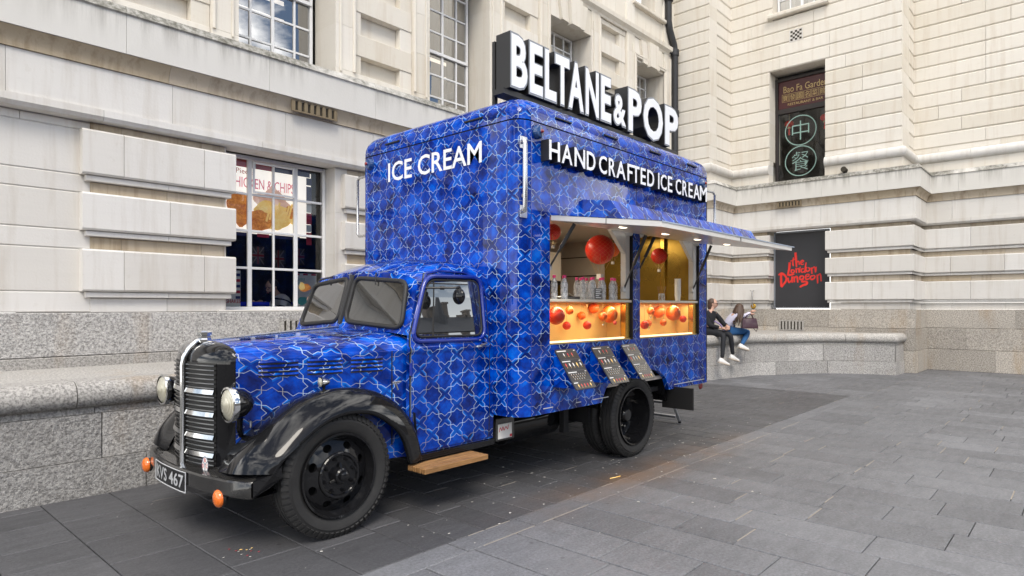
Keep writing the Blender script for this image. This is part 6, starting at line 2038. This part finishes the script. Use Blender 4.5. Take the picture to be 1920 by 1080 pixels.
def blob(name, cx, cz, rx, rz, mat, rot=0, dep=.012, seed=1, lump=.16):
    up_ = .10 if PYY > 8.96 else 0
    q = random.Random(seed); ph = [q.uniform(0, 6.28) for _ in range(4)]
    pts = []
    for k in range(28):
        t = 2 * math.pi * k / 28; r = 1 + lump * (math.sin(3 * t + ph[0]) * .5 + math.sin(5 * t + ph[1]) * .3 + math.sin(8 * t + ph[2]) * .2)
        x, z = rx * r * math.cos(t), rz * r * math.sin(t)
        pts.append((cx + x * math.cos(rot) - z * math.sin(rot), PYY - .003 - dep * .1, cz + up_ + x * math.sin(rot) + z * math.cos(rot)))
    MB().add(pts + [(cx, PYY - .004 - dep * .1, cz + up_)], [(i, (i + 1) % 28, 28) for i in range(28)]).build(name, M[mat], pt)
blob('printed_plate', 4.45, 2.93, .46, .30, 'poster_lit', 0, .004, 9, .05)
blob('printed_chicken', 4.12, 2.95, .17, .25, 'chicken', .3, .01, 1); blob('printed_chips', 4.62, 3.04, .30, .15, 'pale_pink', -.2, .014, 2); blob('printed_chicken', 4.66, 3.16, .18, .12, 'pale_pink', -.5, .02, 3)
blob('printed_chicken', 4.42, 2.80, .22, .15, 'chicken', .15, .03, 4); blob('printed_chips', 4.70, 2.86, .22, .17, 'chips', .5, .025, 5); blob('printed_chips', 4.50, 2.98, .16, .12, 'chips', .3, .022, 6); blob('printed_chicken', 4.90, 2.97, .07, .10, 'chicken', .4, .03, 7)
for k in range(9):
    x0 = 4.5 + .05 * k; zz = 2.90 + .03 * (k % 4)
    MB().add([(x0, PYY - .0075, zz), (x0 + .03, PYY - .0075, zz - .01), (x0 + .09, PYY - .0075, zz + .20), (x0 + .06, PYY - .0075, zz + .21)], [(0, 1, 2, 3)]).build('printed_chip', M['chips'], pt)
def flag(x, z, w, h, y, parent=None):
    mb = MB()
    mb.box(x, x + w, y, y + .002, z, z + h, 0)
    mb.box(x + w * .4, x + w * .6, y - .003, y - .002, z, z + h, 2); mb.box(x, x + w, y - .003, y - .0021, z + h * .38, z + h * .62, 2)
    for a in ((0, 0, 1, 1), (0, 1, 1, 0)):
        p, q = Vector((x + w * a[0], y - .0015, z + h * a[1])), Vector((x + w * a[2], y - .0015, z + h * a[3])); d = (q - p).normalized(); n = Vector((-d.z, 0, d.x)) * w * .05
        mb.add([p + n, p - n, q - n, q + n], [(0, 1, 2, 3)], 2)
    mb.box(x + w * .45, x + w * .55, y - .004, y - .0031, z, z + h, 1); mb.box(x, x + w, y - .004, y - .0031, z + h * .44, z + h * .56, 1)
    return mb
for k, (x, z, lb) in enumerate(((4.75, 2.33, 'small Union flag on the bunting nearest the left mullion, inside the shop'), (5.12, 2.30, 'middle small Union flag of the bunting inside the shop'), (5.52, 2.36, 'small Union flag of the bunting nearest the right mullion, inside the shop'))):
    o = flag(x, z, .20, .28, 9.9 + .05 * k).build('bunting_flag', [M['room'], M['flag_red'], M['flag_pale']]); tag(o, lb, 'flag', 'bunting in the shop')
p2 = thing('drinks_poster', 'pale poster of milkshakes and desserts at the right foot of the shop window', 'poster', (5.1, 8.97, 1.7))
MB().box(4.955, 5.33, 8.955, 8.96, 1.66, 2.16).build('poster_sheet', M['poster'], p2)
mb = MB(); put_text(mb, 'WAFFLE', (4.98, 8.953, 2.04), (1, 0, 0), (0, 0, 1), (0, -1, 0), .15, .045, ext=.0005); put_text(mb, 'TIME', (4.98, 8.953, 1.98), (1, 0, 0), (0, 0, 1), (0, -1, 0), .10, .04, ext=.0005); mb.build('poster_title', M['teal'], p2)
PYY = 8.9565
mb = MB()
for k in range(3): mb.box(4.96 + .14 * k, 5.04 + .14 * k, 8.9525, 8.954, 2.13, 2.155)
mb.build('poster_border', M['redprint'], p2)
pt_keep = pt; pt = p2
blob('printed_dessert', 5.14, 1.94, .09, .06, 'chicken', .2, .01, 11); blob('printed_dessert', 5.08, 1.96, .05, .06, 'chips', 0, .02, 12); blob('printed_dessert', 5.10, 1.74, .10, .06, 'teal', .2, .01, 13); blob('printed_dessert', 5.22, 1.76, .06, .05, 'pale_pink', .2, .02, 14)
pt = pt_keep
p3 = thing('milkshake_poster', 'narrow milkshake poster at the left foot of the shop window', 'poster', (4.0, 8.97, 1.7))
MB().box(3.80, 4.13, 8.955, 8.96, 1.64, 2.16).build('poster_sheet', M['poster'], p3)
mb = MB(); put_text(mb, 'MILKSHAKES', (3.80, 8.953, 1.70), (1, 0, 0), (0, 0, 1), (0, -1, 0), .33, .055, off=.01, ext=.0005); mb.build('poster_title', M['redprint'], p3)
mb = MB()
for k in range(5): mb.box(4.06, 4.125, 8.953, 8.954, 1.76 + .08 * k, 1.80 + .08 * k, k % 2)
mb.build('poster_border', [M['navy'], M['redprint']], p3)
for k, (x, y, lb) in enumerate(((4.25, 9.55, 'blue table before the seated man behind the shop window'), (5.35, 9.75, 'blue table behind the seated man inside the shop'))):
    t = thing('cafe_table', lb, 'table', (x, y, 1.0), 'blue tables in the shop')
    MB().bbox(x - .35, x + .35, y - .25, y + .25, 1.66, 1.72, .008).build('table_top', M['blue_table'], t)
    MB().tube([(x, y, 1.0), (x, y, 1.66)], .04, 8).build('table_leg', M['black_dull'], t)

# ================================================================== litter
mb = MB(); q = random.Random(3)
for k in range(290):
    if k < 190: x, y = q.gauss(6.0, 1.7), q.gauss(3.75, .55)
    else: x, y = q.uniform(1.6, 11), q.uniform(1.2, 6.2)
    if y > 6.3: continue
    r = q.uniform(.005, .014) * (1.6 if q.random() < .1 else 1); a = q.uniform(0, 3); n = q.choice((4, 5, 6)); e = q.uniform(.35, 1)
    pts = [(x + r * math.cos(a + 2 * math.pi * i / n) * q.uniform(.7, 1.2), y + r * e * math.sin(a + 2 * math.pi * i / n) * q.uniform(.7, 1.2), .004 + q.uniform(0, .003)) for i in range(n)]
    mb.add(pts, [tuple(range(n))])
tag(mb.build('litter', M['litter']), 'tiny pale paper scraps scattered over the dark paving round the truck', 'litter', None, 'stuff')
tw = MB().tube([(5.16, 3.42, .008), (5.22, 3.40, .010), (5.30, 3.395, .008)], .004, 5).build('wooden_stick', M['chips'], None, 40)
tag(tw, 'short wooden lolly stick lying on the dark paving ahead of the rear wheel', 'stick')
sc_ = MB()
for k in range(14):
    x, y = q.gauss(1.98, .05), q.gauss(4.25, .07); r = .008
    sc_.add([(x, y, .004), (x + r * 1.6, y + .002, .006), (x + r, y + r, .005), (x - .004, y + r, .004)], [(0, 1, 2, 3)], k % 3)
tag(sc_.build('wrapper_scraps', [M['litter'], M['redprint'], M['chips']]), 'torn coloured wrapper scraps on the paving before the bumper', 'litter', None, 'stuff')

# ================================================================== PEOPLE
def skin_mesh(nodes, edges, root=0, sub=2):
    """continuous surface grown over a skeleton; nodes [(pos, radius)]"""
    me = bpy.data.meshes.new('skin')
    me.from_pydata([n[0] for n in nodes], edges, [])
    ob = bpy.data.objects.new('skin', me); COL.objects.link(ob)
    ob.modifiers.new('s', 'SKIN')
    sk = me.skin_vertices[0].data
    for i, n in enumerate(nodes):
        r = n[1]; sk[i].radius = r if isinstance(r, tuple) else (r, r)
        sk[i].use_root = (i == root)
    m = ob.modifiers.new('d', 'SUBSURF'); m.levels = sub; m.render_levels = sub
    bpy.context.view_layer.update()
    ev = bpy.data.meshes.new_from_object(ob.evaluated_get(bpy.context.evaluated_depsgraph_get()))
    v = [tuple(p.co) for p in ev.vertices]; f = [tuple(p.vertices) for p in ev.polygons]
    bpy.data.objects.remove(ob); bpy.data.meshes.remove(ev); bpy.data.meshes.remove(me)
    return v, f
def head_geo(mb, c, fwd, up, s=1.0, mi=(0, 1, 2)):
    c, f, u = Vector(c), Vector(fwd).normalized(), Vector(up).normalized()
    r = f.cross(u).normalized(); u = r.cross(f)
    pts = []
    nu, nv = 24, 18
    for j in range(nv + 1):
        t = math.pi * j / nv; row = []
        for i in range(nu + 1):
            a = 2 * math.pi * i / nu
            x, y, z = math.sin(t) * math.cos(a), math.sin(t) * math.sin(a), math.cos(t)     # fwd, side, up
            sx, sy, sz = .098, .076, .122
            if z < 0: sy *= 1 + .32 * z; sx *= 1 + (.10 * z if x > 0 else .25 * z)
            px, py, pz = x * sx, y * sy, z * sz
            if x > 0:
                px += .026 * math.exp(-((y / .20) ** 2) - ((z + .16) / .20) ** 2)           # nose
                px -= .010 * math.exp(-(((abs(y) - .38) / .18) ** 2) - ((z - .06) / .12) ** 2)  # eye sockets
                px += .007 * math.exp(-((y / .35) ** 2) - ((z + .50) / .10) ** 2)           # lips
                px += .010 * math.exp(-((y / .35) ** 2) - ((z + .85) / .14) ** 2)           # chin
            row.append(c + (f * px + r * py + u * pz) * s)
        pts.append(row)
    mb.grid(pts, None, mi[0], True)
    for sd in (-1, 1):
        mb.ball(c + (f * .080 + r * .031 * sd + u * .008) * s, .0125 * s, 8, 6, mi[1])
        mb.ball(c + (f * -.004 + r * .076 * sd + u * -.008) * s, .026 * s, 8, 6, mi[0], .6, .6, 1.1)
    mb.tube([c + (f * .094 + r * q + u * (-.066 + abs(q) * .1)) * s for q in (-.022, 0, .022)], .006 * s, 5, mi[2])
    return f, r, u
def hand_geo(mb, wrist, tip, palm_n, s=1.0, mi=0, curl=.5):
    """palm, four fingers of unequal length and a thumb leaving the side"""
    w, t = Vector(wrist), Vector(tip); d = (t - w).normalized(); n = Vector(palm_n); n = (n - d * n.dot(d)).normalized(); sd = d.cross(n)
    mb.ball(w + d * .045 * s, .045 * s, 10, 8, mi, 1, 1, .7)
    for k, (o, l) in enumerate(((-.030, .060), (-.010, .074), (.010, .078), (.029, .068))):
        b = w + d * .070 * s + sd * o * s
        p1 = b + d * l * .5 * s + n * l * .18 * curl * s; p2 = p1 + (d * (1 - curl) + n * curl).normalized() * l * .5 * s
        mb.tube([b - d * .02 * s, b, p1, p2], [.010 * s, .010 * s, .009 * s, .006 * s], 6, mi)
    b = w + d * .025 * s - sd * .032 * s
    mb.tube([b, b + (d * .6 - sd).normalized() * .035 * s, b + (d * 1.0 - sd * .7 + n * .5).normalized() * .065 * s], [.012 * s, .011 * s, .007 * s], 6, mi)
def shoe_geo(mb, ankle, toe, up=(0, 0, 1), s=1.0):
    a, t = Vector(ankle), Vector(toe); d = (t - a).normalized(); u = Vector(up); u = (u - d * u.dot(d)).normalized(); r = d.cross(u)
    secs = [(-.075, .030, .055, .0), (-.055, .040, .085, .0), (.0, .042, .085, .0), (.06, .046, .06, -.005), (.12, .048, .042, -.01), (.17, .040, .03, -.012), (.195, .018, .018, -.012)]
    rows = []
    for x, w, h, z in secs:
        rows.append([a + (d * x + r * w * math.cos(q) + u * (-.055 + max(0, h * math.sin(q)) * 1.0 + .012 * min(0, math.sin(q)))) * s for q in [2 * math.pi * k / 14 for k in range(14)]])
    mb.grid(rows, None, 0, False, True); mb.add(rows[0], [tuple(range(14))]); mb.add(rows[-1], [tuple(range(14))])
    rows = []
    for x, w, h, z in secs:
        rows.append([a + (d * x + r * (w + .004) * sx + u * zz) * s for sx, zz in ((-1, -.075), (1, -.075), (1, -.052), (-1, -.052))])
    mb.grid(rows, None, 1, False, True); mb.add(rows[0], [(0, 1, 2, 3)], 1); mb.add(rows[-1], [(0, 1, 2, 3)], 1)
    return mb
def limb(mb, pts, rs, mi=0, n=12): return mb.tube(pts, rs, n, mi)

# ---- person in black, seated on the ledge beside the truck's tail
p = thing('person', 'seated person in black jumper and leggings with glasses, half hidden by the truck', 'person', (14.0, 6.5, .98))
pel, sp, ch, nk = (14.02, 6.60, 1.07), (14.03, 6.60, 1.24), (14.06, 6.58, 1.43), (14.10, 6.555, 1.575)
hd = (14.135, 6.54, 1.715)
kL, kR = (13.80, 6.13, 1.02), (14.10, 6.10, 1.02)
aL, aR = (13.66, 6.10, .50), (14.18, 6.08, .55)
hL, hR = (13.93, 6.56, 1.06), (14.10, 6.55, 1.06)
shL, shR = (13.92, 6.66, 1.49), (14.20, 6.50, 1.49)
eL, eR = (13.90, 6.50, 1.22), (14.27, 6.34, 1.25)
wL, wR = (13.98, 6.26, 1.16), (14.18, 6.20, 1.20)
nodes = [(pel, .10), (sp, .10), (ch, .11), (nk, .05), (hd, .06), (shL, .055), (eL, .042), (wL, .028), (shR, .055), (eR, .042), (wR, .028), (hL, .085), (kL, .058), (aL, .036), (hR, .085), (kR, .058), (aR, .036)]
ed = [(0, 1), (1, 2), (2, 3), (3, 4), (2, 5), (5, 6), (6, 7), (2, 8), (8, 9), (9, 10), (0, 11), (11, 12), (12, 13), (0, 14), (14, 15), (15, 16)]
v, f = skin_mesh(nodes, ed)
mb = MB().add(v, f)
face1 = (.36, -.93, -.08)
ff, rr_, uu = head_geo(mb, hd, face1, (0.05, 0, 1))
hand_geo(mb, wL, (14.10, 6.16, 1.13), (0, 0, -1)); hand_geo(mb, wR, (14.06, 6.14, 1.15), (0, 0, -1))
mb.build('body', [M['skin'], M['eye'], M['lip']], p, 60)
v, f = skin_mesh([(pel, .135), (sp, .125), (ch, .135), (Vector(nk) - Vector((0, 0, .03)), .072), (shL, .072), (eL, .058), (Vector(eL).lerp(Vector(wL), .85), .046), (shR, .072), (eR, .058), (Vector(eR).lerp(Vector(wR), .85), .046)],
                 [(0, 1), (1, 2), (2, 3), (2, 4), (4, 5), (5, 6), (2, 7), (7, 8), (8, 9)])
MB().add(v, f).build('jumper', M['knit_black'], p, 60)
v, f = skin_mesh([(pel, .128), (hL, .10), (kL, .068), (aL, .045), (hR, .10), (kR, .068), (aR, .045)], [(0, 1), (1, 2), (2, 3), (0, 4), (4, 5), (5, 6)])
MB().add(v, f).build('leggings', M['legging'], p, 60)
for a, t in ((aL, (13.86, 5.98, .40)), (aR, (14.42, 5.98, .45))):
    shoe_geo(MB(), Vector(a) - Vector((0, 0, .03)), Vector(t) , (0, 0, 1), 1.1).build('trainer', [M['trainer'], M['sole']], p, 50)
c = Vector(hd)
mb = MB(); mb.ball(c - ff * .030 + uu * .028, .105, 18, 12, 0, .92, .84, .98)
for k in range(7):
    a = RAD(118 + 20 * k); o = ff * math.cos(a) * .085 + rr_ * math.sin(a) * .075
    mb.tube([c + o + uu * .03, c + o * 1.08 - uu * .06, c + o * 1.05 - uu * .13], [.03, .032, .012], 7)
mb.build('hair', M['hair'], p, 60)
mb = MB()
for sd in (-1, 1):
    e = c + ff * .104 + rr_ * .033 * sd + uu * .008
    mb.tube([e + rr_ * .026 * math.cos(t) + uu * .021 * math.sin(t) for t in [2 * math.pi * k / 14 for k in range(14)]], .0035, 5, closed=True)
    mb.tube([e + rr_ * .026 * sd, c + rr_ * .078 * sd + uu * .01], .003, 5)
mb.tube([c + ff * .107 + rr_ * .008, c + ff * .107 - rr_ * .008], .003, 5)
mb.build('spectacles', M['spec'], p)
MB().tube([(14.0, 6.44, 1.32), (14.10, 6.34, 1.24), (14.16, 6.30, 1.12), (14.18, 6.28, 1.04), (14.30, 6.26, 1.02)], .018, 8).build('bag_strap', M['lilac'], p, 60)

# ---- person in lilac shirt and jeans, bowed forward
p = thing('person', 'bowed person in pale shirt and blue jeans with long brown hair, reaching out', 'person', (14.5, 6.3, .98))
pel, sp, ch, nk = (14.44, 6.33, 1.10), (14.43, 6.30, 1.25), (14.44, 6.22, 1.41), (14.49, 6.15, 1.50)
hd = (14.545, 6.08, 1.585)
hL, hR = (14.44, 6.24, 1.09), (14.56, 6.34, 1.09)
kL, kR = (14.84, 5.98, 1.06), (14.93, 6.06, 1.06)
aL, aR = (14.44, 5.98, .78), (14.56, 6.02, .78)
shL, shR = (14.36, 6.12, 1.44), (14.58, 6.24, 1.44)
shL = (14.40, 6.08, 1.46)
eL, wL = (14.62, 5.99, 1.43), (14.78, 5.90, 1.52)
eR, wR = (14.80, 6.14, 1.38), (14.93, 6.0, 1.46)
nodes = [(pel, .10), (sp, .095), (ch, .10), (nk, .045), (hd, .06), (shL, .05), (eL, .038), (wL, .026), (shR, .05), (eR, .038), (wR, .026), (hL, .085), (kL, .056), (aL, .034), (hR, .085), (kR, .056), (aR, .034)]
v, f = skin_mesh(nodes, ed)
mb = MB().add(v, f)
ff, rr_, uu = head_geo(mb, hd, (.72, -.42, -.55), (.45, -.25, .85))
hand_geo(mb, wL, (14.86, 5.85, 1.57), (0, 0, -1)); hand_geo(mb, wR, (15.02, 5.92, 1.50), (0, 0, -1))
mb.build('body', [M['skin'], M['eye'], M['lip']], p, 60)
v, f = skin_mesh([(Vector(pel) + Vector((0, 0, .03)), .135), (sp, .125), (ch, .13), (Vector(nk), .065), (shL, .066), (eL, .052), (Vector(eL).lerp(Vector(wL), .9), .042), (shR, .066), (eR, .052), (Vector(eR).lerp(Vector(wR), .9), .042)],
                 [(0, 1), (1, 2), (2, 3), (2, 4), (4, 5), (5, 6), (2, 7), (7, 8), (8, 9)])
MB().add(v, f).build('shirt', M['shirt'], p, 60)
v, f = skin_mesh([(pel, .130), (hL, .105), (kL, .070), (aL, .046), (hR, .105), (kR, .070), (aR, .046)], [(0, 1), (1, 2), (2, 3), (0, 4), (4, 5), (5, 6)])
MB().add(v, f).build('jeans', M['denim'], p, 60)
for a, t in ((aL, (14.66, 5.86, .69)), (aR, (14.78, 5.93, .70))):
    shoe_geo(MB(), Vector(a) - Vector((0, 0, .02)), Vector(t), (.2, 0, 1), 1.1).build('trainer', [M['trainer'], M['sole']], p, 50)
c = Vector(hd)
mb = MB(); mb.ball(c - ff * .022 + uu * .022, .112, 18, 12, 0, .95, .90, .98)
q = random.Random(4)
for k in range(16):
    a = RAD(75 + 210 * k / 15); o = ff * math.cos(a) * .09 + rr_ * math.sin(a) * .085
    l = q.uniform(.26, .40)
    p1 = c + o + uu * .02; p2 = c + o * 1.25 + Vector((-.05, .0, -.10)); p3 = c + o * 1.1 + Vector((-.12 + q.uniform(-.03, .03), .0 + q.uniform(-.04, .04), -l))
    mb.tube([p1, p2, p3], [.034, .034, .008], 7)
mb.build('hair', M['hair'], p, 60)
bg_ = thing('handbag', 'burgundy leather handbag hanging from the forearm of the person in jeans', 'handbag', (14.56, 5.86, 1.18))
mb = MB()
bc_ = Vector((14.56, 5.86, 1.28)); du = Vector((.62, -.78, 0)).normalized(); dn = Vector((.78, .62, 0)).normalized()
rows = []
for zz, w, dd in ((-.13, .165, .07), (-.12, .175, .078), (0, .17, .07), (.09, .155, .045), (.105, .145, .02)):
    rows.append([bc_ + du * (w * sx) + dn * (dd * sy) + Vector((0, 0, zz)) for sx, sy in ((-1, -.8), (-.92, -1), (.92, -1), (1, -.8), (1, .8), (.92, 1), (-.92, 1), (-1, .8))])
mb.grid(rows, None, 0, False, True); mb.add(rows[0], [tuple(range(8))]); mb.add(rows[-1], [tuple(range(8))])
mb.build('bag_body', M['bag'], bg_, 40)
for sy in (-1, 1):
    MB().tube([bc_ + du * -.09 + dn * .03 * sy + Vector((0, 0, .09)), bc_ + du * -.05 + dn * .02 * sy + Vector((0, 0, .17)), bc_ + du * .02 + Vector((0, 0, .205)), bc_ + du * .07 + dn * .02 * sy + Vector((0, 0, .16)), bc_ + du * .09 + dn * .03 * sy + Vector((0, 0, .09))], .009, 6).build('bag_handle', M['bag'], bg_, 60)
MB().tube([bc_ + du * .165 + Vector((0, 0, .05)), bc_ + du * .20 + Vector((0, 0, -.10)), bc_ + du * .16 + Vector((0, 0, -.20)), bc_ + du * .10 + Vector((0, 0, -.13))], .010, 6).build('shoulder_strap', M['bag'], bg_, 60)

# ---- person at the table in the shop
p = thing('person', 'person with dark hair, beard and striped white jumper sitting behind the shop window', 'person', (4.9, 9.6, 1.0))
pel, sp, ch, nk = (5.02, 9.62, 1.32), (4.99, 9.62, 1.50), (4.93, 9.60, 1.70), (4.85, 9.59, 1.83)
hd = (4.775, 9.58, 1.945)
shL, eL, wL = (4.90, 9.42, 1.76), (4.82, 9.36, 1.56), (4.56, 9.42, 1.715)
shR, eR, wR = (4.96, 9.78, 1.76), (4.86, 9.84, 1.56), (4.56, 9.70, 1.715)
hL, kL, aL = (5.0, 9.52, 1.30), (4.60, 9.50, 1.36), (4.62, 9.5, 1.05)
hR, kR, aR = (5.0, 9.72, 1.30), (4.60, 9.74, 1.36), (4.62, 9.74, 1.05)
nodes = [(pel, .11), (sp, .11), (ch, .12), (nk, .06), (hd, .06), (shL, .06), (eL, .045), (wL, .03), (shR, .06), (eR, .045), (wR, .03), (hL, .09), (kL, .06), (aL, .04), (hR, .09), (kR, .06), (aR, .04)]
v, f = skin_mesh(nodes, ed)
mb = MB().add(v, f)
ff, rr_, uu = head_geo(mb, hd, (-.90, -.25, -.22), (-.15, 0, 1))
hand_geo(mb, wL, (4.45, 9.45, 1.73), (0, 0, -1)); hand_geo(mb, wR, (4.45, 9.66, 1.73), (0, 0, -1))
mb.build('body', [M['skin'], M['eye'], M['lip']], p, 60)
def striped():
    g = G('striped_jumper')
    sp_ = g.n('SeparateXYZ'); g.put(sp_.inputs[0], g.coord())
    s_ = g.math('ADD', g.math('MULTIPLY', sp_.outputs[2], 1.0), g.math('MULTIPLY', sp_.outputs[0], .35))
    k = g.math('LESS_THAN', g.math('FRACT', g.math('MULTIPLY', s_, 9.0)), 0.22)
    g.set(g.mix(k, (0.66, 0.65, 0.68), (0.02, 0.02, 0.03)), 0.9)
    return g.m
v, f = skin_mesh([(pel, .15), (sp, .14), (ch, .145), (nk, .075), (shL, .08), (eL, .062), (Vector(eL).lerp(Vector(wL), .85), .048), (shR, .08), (eR, .062), (Vector(eR).lerp(Vector(wR), .85), .048)],
                 [(0, 1), (1, 2), (2, 3), (2, 4), (4, 5), (5, 6), (2, 7), (7, 8), (8, 9)])
MB().add(v, f).build('jumper', striped(), p, 60)
v, f = skin_mesh([(pel, .135), (hL, .105), (kL, .075), (aL, .05), (hR, .105), (kR, .075), (aR, .05)], [(0, 1), (1, 2), (2, 3), (0, 4), (4, 5), (5, 6)])
MB().add(v, f).build('trousers', M['navy'], p, 60)
c = Vector(hd)
mb = MB(); mb.ball(c - ff * .022 + uu * .035, .106, 18, 12, 0, .98, .86, .90)
mb.build('hair', M['hair_dark'], p, 60)
mb = MB(); mb.ball(c + ff * .040 - uu * .078, .062, 14, 10, 0, .9, .95, .72); mb.build('beard', M['hair_dark'], p, 60)
mb = MB()
for sd in (-1, 1):
    e = c + ff * .106 + rr_ * .033 * sd + uu * .008
    mb.tube([e + rr_ * .026 * math.cos(t) + uu * .020 * math.sin(t) for t in [2 * math.pi * k / 14 for k in range(14)]], .004, 5, closed=True); mb.tube([e + rr_ * .026 * sd, c + rr_ * .08 * sd + uu * .01], .0035, 5)
mb.build('spectacles', M['spec'], p)
cs = thing('cafe_chair', 'dark chair under the person in the striped jumper', 'chair', (5.02, 9.62, 1.0))
MB().bbox(4.82, 5.22, 9.42, 9.82, 1.16, 1.20, .008).build('seat', M['black_dull'], cs)
MB().bbox(5.20, 5.23, 9.42, 9.82, 1.22, 1.62, .008).build('backrest', M['black_dull'], cs)
for x, y in ((4.85, 9.45), (4.85, 9.79), (5.19, 9.45), (5.19, 9.79)): MB().tube([(x, y, 1.0), (x, y, 1.16)], .014, 6).build('leg', M['black_dull'], cs)
# wall fixture by the board: steel rod on a brass plate
wf = thing('wall_bracket', 'slim steel rod on a brass plate fixed to the wall by the charcoal board', 'bracket', (18.38, 7.25, 1.62))
MB().lathe([(0, .03), (.06, .025), (.08, 0)], (18.45, 7.30, 1.66), 'x', 14, 0, -1).build('brass_plate', M['gold'], wf, 40)
MB().tube([(18.40, 7.30, 1.66), (18.36, 7.30, 1.75), (18.36, 7.30, 2.1)], [.02, .018, .018], 8).tube([(18.36, 7.24, 2.12), (18.36, 7.30, 2.08), (18.36, 7.36, 2.12)], .012, 6).build('steel_rod', M['steel'], wf, 40)

# the shop group sits close behind the glass (nearer the pane)
for o in list(COL.objects):
    if o.parent is None and o.get('label') and ('striped' in o['label'] or o.get('category') == 'table'): o.location.y -= .28
